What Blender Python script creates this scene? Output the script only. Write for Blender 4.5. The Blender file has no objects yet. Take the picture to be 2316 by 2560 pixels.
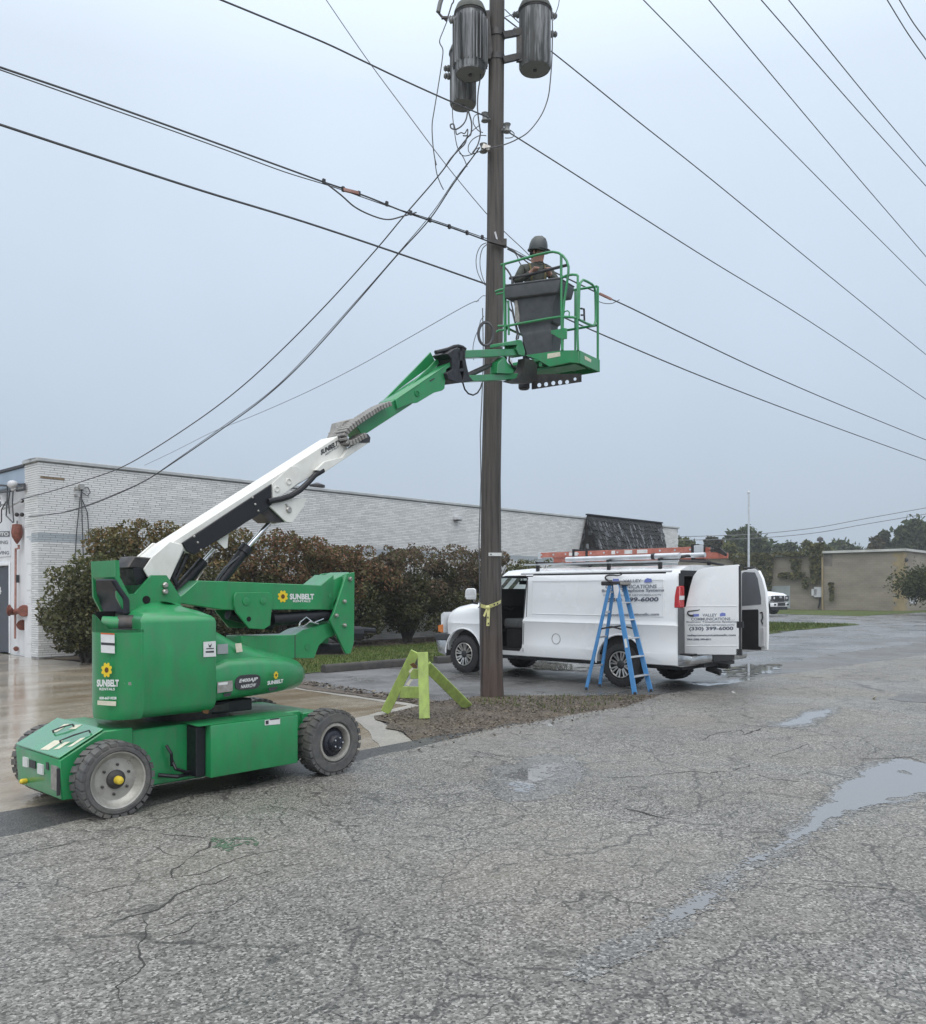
import bpy, bmesh, math, random
from mathutils import Vector, Matrix, noise
from mathutils.geometry import tessellate_polygon

scene = bpy.context.scene
R = random.Random(7)
EYE, F, CX, HY = 1.6, 2160.0, 1158.0, 1480.0      # measured from the photograph

# ------------------------------------------------------------------ camera
cam_data = bpy.data.cameras.new("camera")
cam = bpy.data.objects.new("camera", cam_data)
scene.collection.objects.link(cam)
scene.camera = cam
cam_data.sensor_fit = 'HORIZONTAL'
cam_data.sensor_width = 36.0
cam_data.lens = 36.0 * F / 2316.0
cam_data.shift_x = 0.0
cam_data.shift_y = (HY - 1280.0) / 2316.0
cam_data.clip_start = 0.05
cam_data.clip_end = 3000
cam.location = (0, 0, EYE)
cam.rotation_euler = (math.radians(90), 0, 0)

# ------------------------------------------------------------------ overcast sky
SUN_EL, SUN_AZ = math.radians(48), math.radians(180)   # azimuth measured from +Y, clockwise
world = bpy.data.worlds.new("World")
scene.world = world
world.use_nodes = True
wn, wl = world.node_tree.nodes, world.node_tree.links
wn.clear()
w_out = wn.new("ShaderNodeOutputWorld")
w_mix = wn.new("ShaderNodeMixShader")
w_mix.inputs[0].default_value = 0.90
bg1 = wn.new("ShaderNodeBackground")
bg1.inputs[1].default_value = 0.07
sky = wn.new("ShaderNodeTexSky")
sky.sky_type = 'NISHITA'
sky.sun_disc = False
sky.sun_elevation = SUN_EL
sky.sun_rotation = SUN_AZ
sky.air_density = 1.5
sky.dust_density = 5.0
wl.new(sky.outputs[0], bg1.inputs[0])
bg2 = wn.new("ShaderNodeBackground")
bg2.inputs[1].default_value = 1.0
tc = wn.new("ShaderNodeTexCoord")
sp = wn.new("ShaderNodeSeparateXYZ")
wl.new(tc.outputs["Generated"], sp.inputs[0])
ramp = wn.new("ShaderNodeValToRGB")
cr = ramp.color_ramp
cr.elements[0].position = 0.0
cr.elements[0].color = (0.376, 0.450, 0.536, 1)
cr.elements[1].position = 1.0
cr.elements[1].color = (1.0, 1.0, 1.0, 1)
for p, c in ((0.10, (0.416, 0.494, 0.594, 1)), (0.22, (0.477, 0.564, 0.676, 1)), (0.40, (0.562, 0.655, 0.770, 1)),
             (0.56, (0.658, 0.748, 0.860, 1))):
    e = cr.elements.new(p)
    e.color = c
wl.new(sp.outputs["Z"], ramp.inputs[0])
nz = wn.new("ShaderNodeTexNoise")
nz.inputs["Scale"].default_value = 1.6
nz.inputs["Detail"].default_value = 5
wl.new(tc.outputs["Generated"], nz.inputs["Vector"])
mr = wn.new("ShaderNodeMapRange")
mr.inputs[1].default_value = 0.3
mr.inputs[2].default_value = 0.7
mr.inputs[3].default_value = 0.93
mr.inputs[4].default_value = 1.06
wl.new(nz.outputs[0], mr.inputs[0])
gain = wn.new("ShaderNodeMapRange")          # thick cloud is brightest overhead
gain.inputs[1].default_value = 0.5
gain.inputs[2].default_value = 1.0
gain.inputs[3].default_value = 1.0
gain.inputs[4].default_value = 2.1
wl.new(sp.outputs["Z"], gain.inputs[0])
mm = wn.new("ShaderNodeMath")
mm.operation = 'MULTIPLY'
wl.new(mr.outputs[0], mm.inputs[0])
wl.new(gain.outputs[0], mm.inputs[1])
wl.new(ramp.outputs[0], bg2.inputs[0])
wl.new(mm.outputs[0], bg2.inputs[1])
wl.new(bg1.outputs[0], w_mix.inputs[1])
wl.new(bg2.outputs[0], w_mix.inputs[2])
wl.new(w_mix.outputs[0], w_out.inputs[0])

sun_data = bpy.data.lights.new("sun", 'SUN')
sun_data.energy = 1.2
sun_data.angle = math.radians(70)
sun_data.color = (1.0, 0.98, 0.95)
sun = bpy.data.objects.new("sun", sun_data)
scene.collection.objects.link(sun)
sd = Vector((math.sin(SUN_AZ) * math.cos(SUN_EL), math.cos(SUN_AZ) * math.cos(SUN_EL), math.sin(SUN_EL)))
sun.rotation_euler = sd.to_track_quat('Z', 'Y').to_euler()
sun.location = (0, -20, 40)

scene.view_settings.view_transform = 'Standard'
scene.view_settings.look = 'None'
scene.view_settings.exposure = 0.33
scene.view_settings.gamma = 1.0
scene.cycles.use_denoising = True
scene.cycles.max_bounces = 6
scene.cycles.transparent_max_bounces = 12
scene.cycles.volume_bounces = 0

# ------------------------------------------------------------------ site frame: s along the road, t away from it
AN = math.radians(46.8)
U = Vector((math.cos(AN), math.sin(AN), 0))
V = Vector((-math.sin(AN), math.cos(AN), 0))
ZZ = Vector((0, 0, 1))
EYEV = Vector((0, 0, EYE))

def W(s, t, z=0.0):
    return U * s + V * t + ZZ * z

def ray(p):
    return Vector(((p[0] - CX) / F, 1.0, (HY - p[1]) / F))

def onT(p, t):
    r = ray(p)
    return EYEV + r * (t / r.dot(V))

def onS(p, s):
    r = ray(p)
    return EYEV + r * (s / r.dot(U))

def onD(p, d):
    return EYEV + ray(p) * d

def onG(p, z=0.0):
    r = ray(p)
    return EYEV + r * ((z - EYE) / r.z)

def onP(p, a, b):
    """on the vertical plane through plan points a and b"""
    n = Vector((b.y - a.y, a.x - b.x, 0))
    r = ray(p)
    return EYEV + r * (n.dot(Vector((a.x, a.y, 0))) / n.dot(r))

def st(w):
    return (w.dot(U), w.dot(V), w.z)

# areas of the photograph studied enlarged: origin and scale
q1, q2, q3, q4 = (0, 1100, 3.36), (200, 1300, 2.432), (0, 1650, 1.92), (300, 1000, 2.806)
q5, q6, q7, q8 = (850, 800, 4.56), (1050, 560, 3.648), (1050, 0, 4.56), (1050, 1280, 3.316)
q9 = (0, 1180, 4.033)
r1, r2, r3, r4 = (1400, 1250, 3.257), (1700, 1200, 2.961), (900, 1600, 2.606), (700, 1550, 4.242)
r5, r6, r7, q0 = (1880, 1440, 12.16), (1440, 1270, 7.015), (1240, 580, 10.13), (0, 0, 1 / 1.2697)

def z(q, x, y):
    return (q[0] + x / q[2], q[1] + y / q[2])

# ------------------------------------------------------------------ materials
def nodes_of(m):
    return m.node_tree.nodes, m.node_tree.links

def M(name, col, rough=0.5, metal=0.0, var=0.12, vs=6.0, bump=0.0, bs=60.0, dirt=None, ds=3.0, damt=0.4,
      stretch=(1, 1, 1), island=0.0, coat=0.0, rvar=0.0, spec=0.5, trans=0.0):
    m = bpy.data.materials.new(name)
    m.use_nodes = True
    n, l = nodes_of(m)
    b = n["Principled BSDF"]
    b.inputs["Metallic"].default_value = metal
    b.inputs["Roughness"].default_value = rough
    b.inputs["Specular IOR Level"].default_value = spec
    if coat:
        b.inputs["Coat Weight"].default_value = coat
        b.inputs["Coat Roughness"].default_value = 0.08
    if trans:
        b.inputs["Transmission Weight"].default_value = trans
    g = n.new("ShaderNodeNewGeometry")
    mp = n.new("ShaderNodeMapping")
    mp.inputs["Scale"].default_value = stretch
    l.new(g.outputs["Position"], mp.inputs[0])
    t = n.new("ShaderNodeTexNoise")
    t.inputs["Scale"].default_value = vs
    t.inputs["Detail"].default_value = 6
    l.new(mp.outputs[0], t.inputs["Vector"])
    r = n.new("ShaderNodeMapRange")
    r.inputs[1].default_value, r.inputs[2].default_value = 0.3, 0.7
    r.inputs[3].default_value, r.inputs[4].default_value = 1 - var, 1 + var
    l.new(t.outputs[0], r.inputs[0])
    fac = r.outputs[0]
    if island:
        r2_ = n.new("ShaderNodeMapRange")
        r2_.inputs[3].default_value, r2_.inputs[4].default_value = 1 - island, 1 + island
        l.new(g.outputs["Random Per Island"], r2_.inputs[0])
        mu = n.new("ShaderNodeMath"); mu.operation = 'MULTIPLY'
        l.new(fac, mu.inputs[0]); l.new(r2_.outputs[0], mu.inputs[1])
        fac = mu.outputs[0]
    x = n.new("ShaderNodeVectorMath"); x.operation = 'SCALE'
    x.inputs[0].default_value = col[:3]
    l.new(fac, x.inputs["Scale"])
    colour = x.outputs[0]
    if dirt:
        d = n.new("ShaderNodeTexNoise")
        d.inputs["Scale"].default_value = ds
        d.inputs["Detail"].default_value = 8
        d.inputs["Roughness"].default_value = 0.65
        l.new(mp.outputs[0], d.inputs["Vector"])
        dr = n.new("ShaderNodeMapRange")
        dr.inputs[1].default_value, dr.inputs[2].default_value = 0.45, 0.75
        dr.inputs[3].default_value, dr.inputs[4].default_value = 0, damt
        l.new(d.outputs[0], dr.inputs[0])
        mx = n.new("ShaderNodeMix"); mx.data_type = 'RGBA'
        l.new(dr.outputs[0], mx.inputs[0])
        l.new(colour, mx.inputs[6])
        mx.inputs[7].default_value = (*dirt[:3], 1)
        colour = mx.outputs[2]
    l.new(colour, b.inputs["Base Color"])
    if rvar:
        rr = n.new("ShaderNodeMapRange")
        rr.inputs[1].default_value, rr.inputs[2].default_value = 0.3, 0.7
        rr.inputs[3].default_value, rr.inputs[4].default_value = max(0.02, rough - rvar), min(1, rough + rvar)
        l.new(t.outputs[0], rr.inputs[0])
        l.new(rr.outputs[0], b.inputs["Roughness"])
    if bump:
        t2 = n.new("ShaderNodeTexNoise")
        t2.inputs["Scale"].default_value = bs
        t2.inputs["Detail"].default_value = 4
        l.new(mp.outputs[0], t2.inputs["Vector"])
        bp = n.new("ShaderNodeBump")
        bp.inputs["Strength"].default_value = bump
        bp.inputs["Distance"].default_value = 0.01
        l.new(t2.outputs[0], bp.inputs["Height"])
        l.new(bp.outputs[0], b.inputs["Normal"])
    return m

def island_colours(name, cols, rough=0.7, spec=0.3, trans=0.0, bright=0.0):
    """one of several natural colours for every loose piece (leaf, brick, stone)"""
    m = bpy.data.materials.new(name)
    m.use_nodes = True
    n, l = nodes_of(m)
    b = n["Principled BSDF"]
    b.inputs["Roughness"].default_value = rough
    b.inputs["Specular IOR Level"].default_value = spec
    g = n.new("ShaderNodeNewGeometry")
    rp = n.new("ShaderNodeValToRGB")
    rp.color_ramp.interpolation = 'LINEAR'
    rp.color_ramp.elements[0].color = (*cols[0], 1)
    rp.color_ramp.elements[1].color = (*cols[-1], 1)
    for i, c in enumerate(cols[1:-1], 1):
        e = rp.color_ramp.elements.new(i / (len(cols) - 1))
        e.color = (*c, 1)
    l.new(g.outputs["Random Per Island"], rp.inputs[0])
    col = rp.outputs[0]
    if bright:
        t = n.new("ShaderNodeTexNoise")
        t.inputs["Scale"].default_value = 1.1
        t.inputs["Detail"].default_value = 3
        l.new(g.outputs["Position"], t.inputs["Vector"])
        r = n.new("ShaderNodeMapRange")
        r.inputs[1].default_value, r.inputs[2].default_value = 0.3, 0.7
        r.inputs[3].default_value, r.inputs[4].default_value = 1 - bright, 1 + bright
        l.new(t.outputs[0], r.inputs[0])
        x = n.new("ShaderNodeVectorMath"); x.operation = 'SCALE'
        l.new(col, x.inputs[0]); l.new(r.outputs[0], x.inputs["Scale"])
        col = x.outputs[0]
    l.new(col, b.inputs["Base Color"])
    if trans:
        tr = n.new("ShaderNodeBsdfTranslucent")
        l.new(col, tr.inputs[0])
        ms = n.new("ShaderNodeMixShader")
        ms.inputs[0].default_value = trans
        out = n["Material Output"]
        l.new(b.outputs[0], ms.inputs[1]); l.new(tr.outputs[0], ms.inputs[2])
        l.new(ms.outputs[0], out.inputs[0])
    return m

GREEN = (0.013, 0.225, 0.072)
m_green = M("green_paint", GREEN, 0.36, var=0.10, vs=5, dirt=(0.075, 0.135, 0.085), ds=9, damt=0.5, stretch=(1.6, 1.6, .7), coat=0.35, rvar=0.08, bump=0.03, bs=25)
m_greenw = M("green_paint_worn", (0.014, 0.20, 0.066), 0.42, var=0.15, vs=9, dirt=(0.10, 0.13, 0.10), ds=7, damt=0.45, rvar=0.1)
m_white = M("white_boom_paint", (0.70, 0.70, 0.66), 0.4, var=0.05, vs=5, dirt=(0.35, 0.33, 0.28), ds=3.5, damt=0.35, rvar=0.1)
m_black = M("black_plastic", (0.006, 0.0065, 0.010), 0.5, var=0.3, vs=20, rvar=0.15)
m_pad = M("charcoal_pad", (0.012, 0.0135, 0.022), 0.5, var=0.25, vs=14, dirt=(0.05, 0.05, 0.06), ds=10, damt=0.25)
m_hole = M("hole_shade", (0.002, 0.002, 0.002), 0.9)  # near black, stands for the dark inside holes and the hood notch
m_steel = M("dark_steel", (0.045, 0.044, 0.045), 0.45, metal=0.5, var=0.3, vs=20, dirt=(0.10, 0.07, 0.05), ds=12, damt=0.4)
m_chrome = M("chrome_rod", (0.75, 0.76, 0.78), 0.12, metal=1.0, var=0.05)
m_zinc = M("zinc_hardware", (0.45, 0.44, 0.42), 0.4, metal=0.8, var=0.2, vs=30, dirt=(0.16, 0.10, 0.06), ds=25, damt=0.6)
m_tyre = M("lift_tyre_rubber", (0.082, 0.082, 0.082), 0.75, var=0.25, vs=18, dirt=(0.16, 0.145, 0.12), ds=7, damt=0.6, bump=0.1)
m_rim = M("dirty_grey_rim", (0.40, 0.39, 0.355), 0.35, metal=0.3, var=0.18, vs=7, dirt=(0.12, 0.11, 0.09), ds=8, damt=0.6, rvar=0.1)
m_hub = M("hub_iron", (0.055, 0.052, 0.050), 0.55, metal=0.4, var=0.25, vs=20)
m_yellow = M("yellow_paint", (0.62, 0.46, 0.04), 0.5, var=0.15, vs=30)
m_chain = M("grey_carrier_plastic", (0.26, 0.25, 0.235), 0.6, var=0.2, vs=25, dirt=(0.10, 0.095, 0.09), ds=14, damt=0.5)
m_console = M("grey_console_plastic", (0.045, 0.050, 0.056), 0.5, var=0.2, vs=8, dirt=(0.12, 0.12, 0.12), ds=9, damt=0.3)
m_decal = M("white_sticker", (0.62, 0.63, 0.62), 0.45, var=0.06, vs=30)
m_deckd = M("cream_sticker", (0.60, 0.57, 0.45), 0.5, var=0.1, vs=30)
m_ink = M("dark_print", (0.035, 0.035, 0.04), 0.5, var=0.2, vs=60)
m_inkg = M("grey_print", (0.11, 0.115, 0.13), 0.5, var=0.1)
m_inkb = M("blue_print", (0.10, 0.14, 0.42), 0.5, var=0.1)
m_orange = M("orange_print", (0.55, 0.10, 0.03), 0.5, var=0.1)
m_petal = M("yellow_print", (0.70, 0.50, 0.02), 0.5, var=0.1)
m_petalc = M("brown_print", (0.10, 0.045, 0.01), 0.5)
m_wire = M("weathered_cable", (0.06, 0.062, 0.068), 0.55, var=0.25, vs=8)
m_wireg = M("grey_wire", (0.10, 0.105, 0.115), 0.5, var=0.2, vs=8)
m_glass = bpy.data.materials.new("window_glass")
m_glass.use_nodes = True
gn, gl = m_glass.node_tree.nodes, m_glass.node_tree.links
gn.remove(gn["Principled BSDF"])
g_t = gn.new("ShaderNodeBsdfTransparent"); g_t.inputs[0].default_value = (0.66, 0.74, 0.71, 1)
g_g = gn.new("ShaderNodeBsdfGlossy"); g_g.inputs["Roughness"].default_value = 0.02
g_f = gn.new("ShaderNodeFresnel"); g_f.inputs[0].default_value = 1.4
g_m = gn.new("ShaderNodeMixShader")
gl.new(g_f.outputs[0], g_m.inputs[0]); gl.new(g_t.outputs[0], g_m.inputs[1]); gl.new(g_g.outputs[0], g_m.inputs[2])
gl.new(g_m.outputs[0], gn["Material Output"].inputs[0])

# ------------------------------------------------------------------ mesh builder
COL = scene.collection

class MB:
    def __init__(self):
        self.v, self.f = [], []

    def add(self, vs, fs):
        o = len(self.v)
        self.v += [Vector(a) for a in vs]
        self.f += [tuple(i + o for i in f) for f in fs]
        return self

    def obox(self, o, x, y, zv):
        o, x, y, zv = Vector(o), Vector(x), Vector(y), Vector(zv)
        vs = [o, o + x, o + x + y, o + y, o + zv, o + x + zv, o + x + y + zv, o + y + zv]
        return self.add(vs, [(0, 3, 2, 1), (4, 5, 6, 7), (0, 1, 5, 4), (1, 2, 6, 5), (2, 3, 7, 6), (3, 0, 4, 7)])

    def stbox(self, s0, s1, t0, t1, z0, z1):
        return self.obox(W(s0, t0, z0), U * (s1 - s0), V * (t1 - t0), ZZ * (z1 - z0))

    def cbox(self, c, x, y, zv):
        """centre and three half vectors"""
        c = Vector(c)
        return self.obox(c - x - y - zv, x * 2, y * 2, zv * 2)

    def bar(self, a, b, w, h, up=ZZ):
        """straight bar from a to b, w across, h along 'up'"""
        a, b = Vector(a), Vector(b)
        d = (b - a)
        side = d.cross(up)
        if side.length < 1e-6:
            side = d.cross(Vector((1, 0, 0)))
        side.normalize()
        u2 = side.cross(d).normalized()
        return self.obox(a - side * w / 2 - u2 * h / 2, d, side * w, u2 * h)

    def prism(self, pts, ext):
        """planar 3D polygon pushed along ext"""
        pts = [Vector(p) for p in pts]
        n = len(pts)
        tris = tessellate_polygon([pts])
        vs = pts + [p + ext for p in pts]
        fs = [tuple(range(n)), tuple(range(2 * n - 1, n - 1, -1))]
        fs += [(i, (i + 1) % n, (i + 1) % n + n, i + n) for i in range(n)]
        return self.add(vs, fs)

    def tube(self, pts, r, n=8, caps=True, closed=False):
        pts = [Vector(p) for p in pts]
        rr = r if isinstance(r, (list, tuple)) else [r] * len(pts)
        m = len(pts)
        vs, fs = [], []
        d0 = (pts[1] - pts[0]).normalized()
        x = d0.orthogonal().normalized()
        for i, p in enumerate(pts):
            if closed:
                d = (pts[(i + 1) % m] - pts[i - 1]).normalized()
            elif i == 0:
                d = d0
            elif i == m - 1:
                d = (pts[i] - pts[i - 1]).normalized()
            else:
                d = ((pts[i + 1] - p).normalized() + (p - pts[i - 1]).normalized())
                d = d.normalized() if d.length > 1e-6 else d0
            x = (x - d * x.dot(d))
            x = x.normalized() if x.length > 1e-6 else d.orthogonal().normalized()
            y = d.cross(x)
            for k in range(n):
                a = 2 * math.pi * k / n
                vs.append(p + (x * math.cos(a) + y * math.sin(a)) * rr[i])
        for i in range(m if closed else m - 1):
            j = (i + 1) % m
            for k in range(n):
                k2 = (k + 1) % n
                fs.append((i * n + k, i * n + k2, j * n + k2, j * n + k))
        if caps and not closed:
            fs.append(tuple(range(n - 1, -1, -1)))
            fs.append(tuple(range((m - 1) * n, m * n)))
        return self.add(vs, fs)

    def lathe(self, prof, o, ax, n=24, closed=True):
        """prof: (radius, distance along ax)"""
        o, ax = Vector(o), Vector(ax).normalized()
        x = ax.orthogonal().normalized()
        y = ax.cross(x)
        vs, fs = [], []
        for r, h in prof:
            for k in range(n):
                a = 2 * math.pi * k / n
                vs.append(o + ax * h + (x * math.cos(a) + y * math.sin(a)) * max(r, 1e-4))
        for i in range(len(prof) - 1):
            for k in range(n):
                k2 = (k + 1) % n
                fs.append((i * n + k, i * n + k2, (i + 1) * n + k2, (i + 1) * n + k))
        if closed:
            fs.append(tuple(range(n - 1, -1, -1)))
            fs.append(tuple(range((len(prof) - 1) * n, len(prof) * n)))
        return self.add(vs, fs)

    def loft(self, rings, caps=True):
        n = len(rings[0])
        vs = [Vector(p) for r in rings for p in r]
        fs = []
        for i in range(len(rings) - 1):
            for k in range(n):
                k2 = (k + 1) % n
                fs.append((i * n + k, i * n + k2, (i + 1) * n + k2, (i + 1) * n + k))
        if caps:
            fs.append(tuple(range(n - 1, -1, -1)))
            fs.append(tuple(range((len(rings) - 1) * n, len(rings) * n)))
        return self.add(vs, fs)

    def ball(self, c, r, n=10, sq=(1, 1, 1)):
        prof = []
        for i in range(n + 1):
            a = -math.pi / 2 + math.pi * i / n
            prof.append((math.cos(a), math.sin(a)))
        o = len(self.v)
        self.lathe(prof, (0, 0, 0), ZZ, n=2 * n, closed=False)
        c = Vector(c)
        for i in range(o, len(self.v)):
            p = self.v[i]
            self.v[i] = c + Vector((p.x * sq[0], p.y * sq[1], p.z * sq[2])) * r
        return self

    def mesh(self, name, base=Vector((0, 0, 0)), mat=None, smooth=35, bevel=0.0, fix=True, segs=1):
        me = bpy.data.meshes.new(name)
        me.from_pydata([tuple(p - base) for p in self.v], [], self.f)
        if fix or bevel:
            bm = bmesh.new()
            bm.from_mesh(me)
            if bevel:
                bmesh.ops.remove_doubles(bm, verts=bm.verts, dist=1e-5)
            bmesh.ops.recalc_face_normals(bm, faces=bm.faces)
            if bevel:
                es = [e for e in bm.edges if len(e.link_faces) == 2 and e.calc_face_angle(0) > math.radians(28)]
                try:
                    bmesh.ops.bevel(bm, geom=es, offset=bevel, segments=segs, affect='EDGES', profile=0.5, clamp_overlap=True)
                except Exception:
                    pass
            big = [f for f in bm.faces if len(f.verts) > 4]
            if big:
                bmesh.ops.triangulate(bm, faces=big)
            bm.to_mesh(me)
            bm.free()
        if smooth:
            me.shade_smooth()
            me.set_sharp_from_angle(angle=math.radians(smooth))
        if mat:
            me.materials.append(mat)
        me.update()
        return me

def link(o, parent=None):
    COL.objects.link(o)
    if parent is not None:
        o.parent = parent
    return o

def base_of(o):
    while o.parent is not None:
        o = o.parent
    return o.location.copy()

def thing(name, label, cat, loc, group=None, kind=None):
    o = bpy.data.objects.new(name, None)
    o.empty_display_size = 0.2
    link(o)
    o.location = loc
    return tag(o, label, cat, group, kind)

def tag(o, label=None, cat=None, group=None, kind=None):
    if label: o["label"] = label
    if cat: o["category"] = cat
    if group: o["group"] = group
    if kind: o["kind"] = kind
    return o

def part(name, mb, mat, parent=None, bevel=0.0, smooth=35, fix=True, label=None, kind=None, segs=1):
    base = base_of(parent) if parent is not None else Vector((0, 0, 0))
    me = mb.mesh(name, base, mat, smooth, bevel, fix, segs)
    o = bpy.data.objects.new(name, me)
    link(o, parent)
    if label: o["label"] = label
    if kind: o["kind"] = kind
    return o

def solo(name, mb, mat, label, cat, group=None, kind=None, origin=None, **kw):
    """a thing that is one mesh"""
    base = Vector(origin) if origin is not None else Vector((0, 0, 0))
    me = mb.mesh(name, base, mat, kw.get("smooth", 35), kw.get("bevel", 0.0), kw.get("fix", True))
    o = bpy.data.objects.new(name, me)
    link(o)
    o.location = base
    return tag(o, label, cat, group, kind)

# ------------------------------------------------------------------ lettering
def text_verts(s, bold=0.0, shear=0.0, spacing=1.0):
    cu = bpy.data.curves.new("lettering", 'FONT')
    cu.body = s
    cu.size = 1
    cu.offset = bold
    cu.shear = shear
    cu.space_character = spacing
    cu.resolution_u = 3
    o = bpy.data.objects.new("lettering", cu)
    COL.objects.link(o)
    bpy.context.view_layer.update()
    dg = bpy.context.evaluated_depsgraph_get()
    me = bpy.data.meshes.new_from_object(o.evaluated_get(dg))
    vs = [v.co.copy() for v in me.vertices]
    fs = [tuple(p.vertices) for p in me.polygons]
    bpy.data.objects.remove(o)
    bpy.data.curves.remove(cu)
    bpy.data.meshes.remove(me)
    x0, x1 = min(v.x for v in vs), max(v.x for v in vs)
    y0, y1 = min(v.y for v in vs), max(v.y for v in vs)
    return [((v.x - x0) / (x1 - x0), (v.y - y0) / (y1 - y0)) for v in vs], fs

def letter(s, o, xv, yv, mat, parent, bold=0.0, shear=0.0, name="lettering", spacing=1.0, mb=None):
    vs, fs = text_verts(s, bold, shear, spacing)
    b = mb or MB()
    b.add([Vector(o) + Vector(xv) * a + Vector(yv) * c for a, c in vs], fs)
    if mb is None:
        return part(name, b, mat, parent, smooth=0, fix=False)

def letter_px(s, q, x0, y0, x1, y1, plane, mat, parent, y1r=None, y0r=None, **kw):
    """lettering whose box runs from (x0,y0) to (x1,y1) in an enlarged area, on a real plane"""
    a = plane(z(q, x0, y1))
    b = plane(z(q, x1, y1 if y1r is None else y1r))
    c = plane(z(q, x0, y0))
    return letter(s, a, b - a, c - a, mat, parent, **kw)

def sunflower(c, xv, yv, r, parent, nrm):
    b = MB()
    pts = []
    for k in range(24):
        rr = r * (1.0 if k % 3 else 0.74)
        a = 2 * math.pi * k / 24
        pts.append(Vector(c) + xv * math.cos(a) * rr + yv * math.sin(a) * rr)
    b.add(pts, [tuple(range(24))])
    part("flower_emblem", b, m_petal, parent, smooth=0, fix=True)
    b = MB()
    b.add([Vector(c) + nrm * 0.002 + (xv * math.cos(2 * math.pi * k / 16) + yv * math.sin(2 * math.pi * k / 16)) * r * 0.36 for k in range(16)], [tuple(range(16))])
    part("emblem_centre", b, m_petalc, parent, smooth=0, fix=True)

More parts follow.
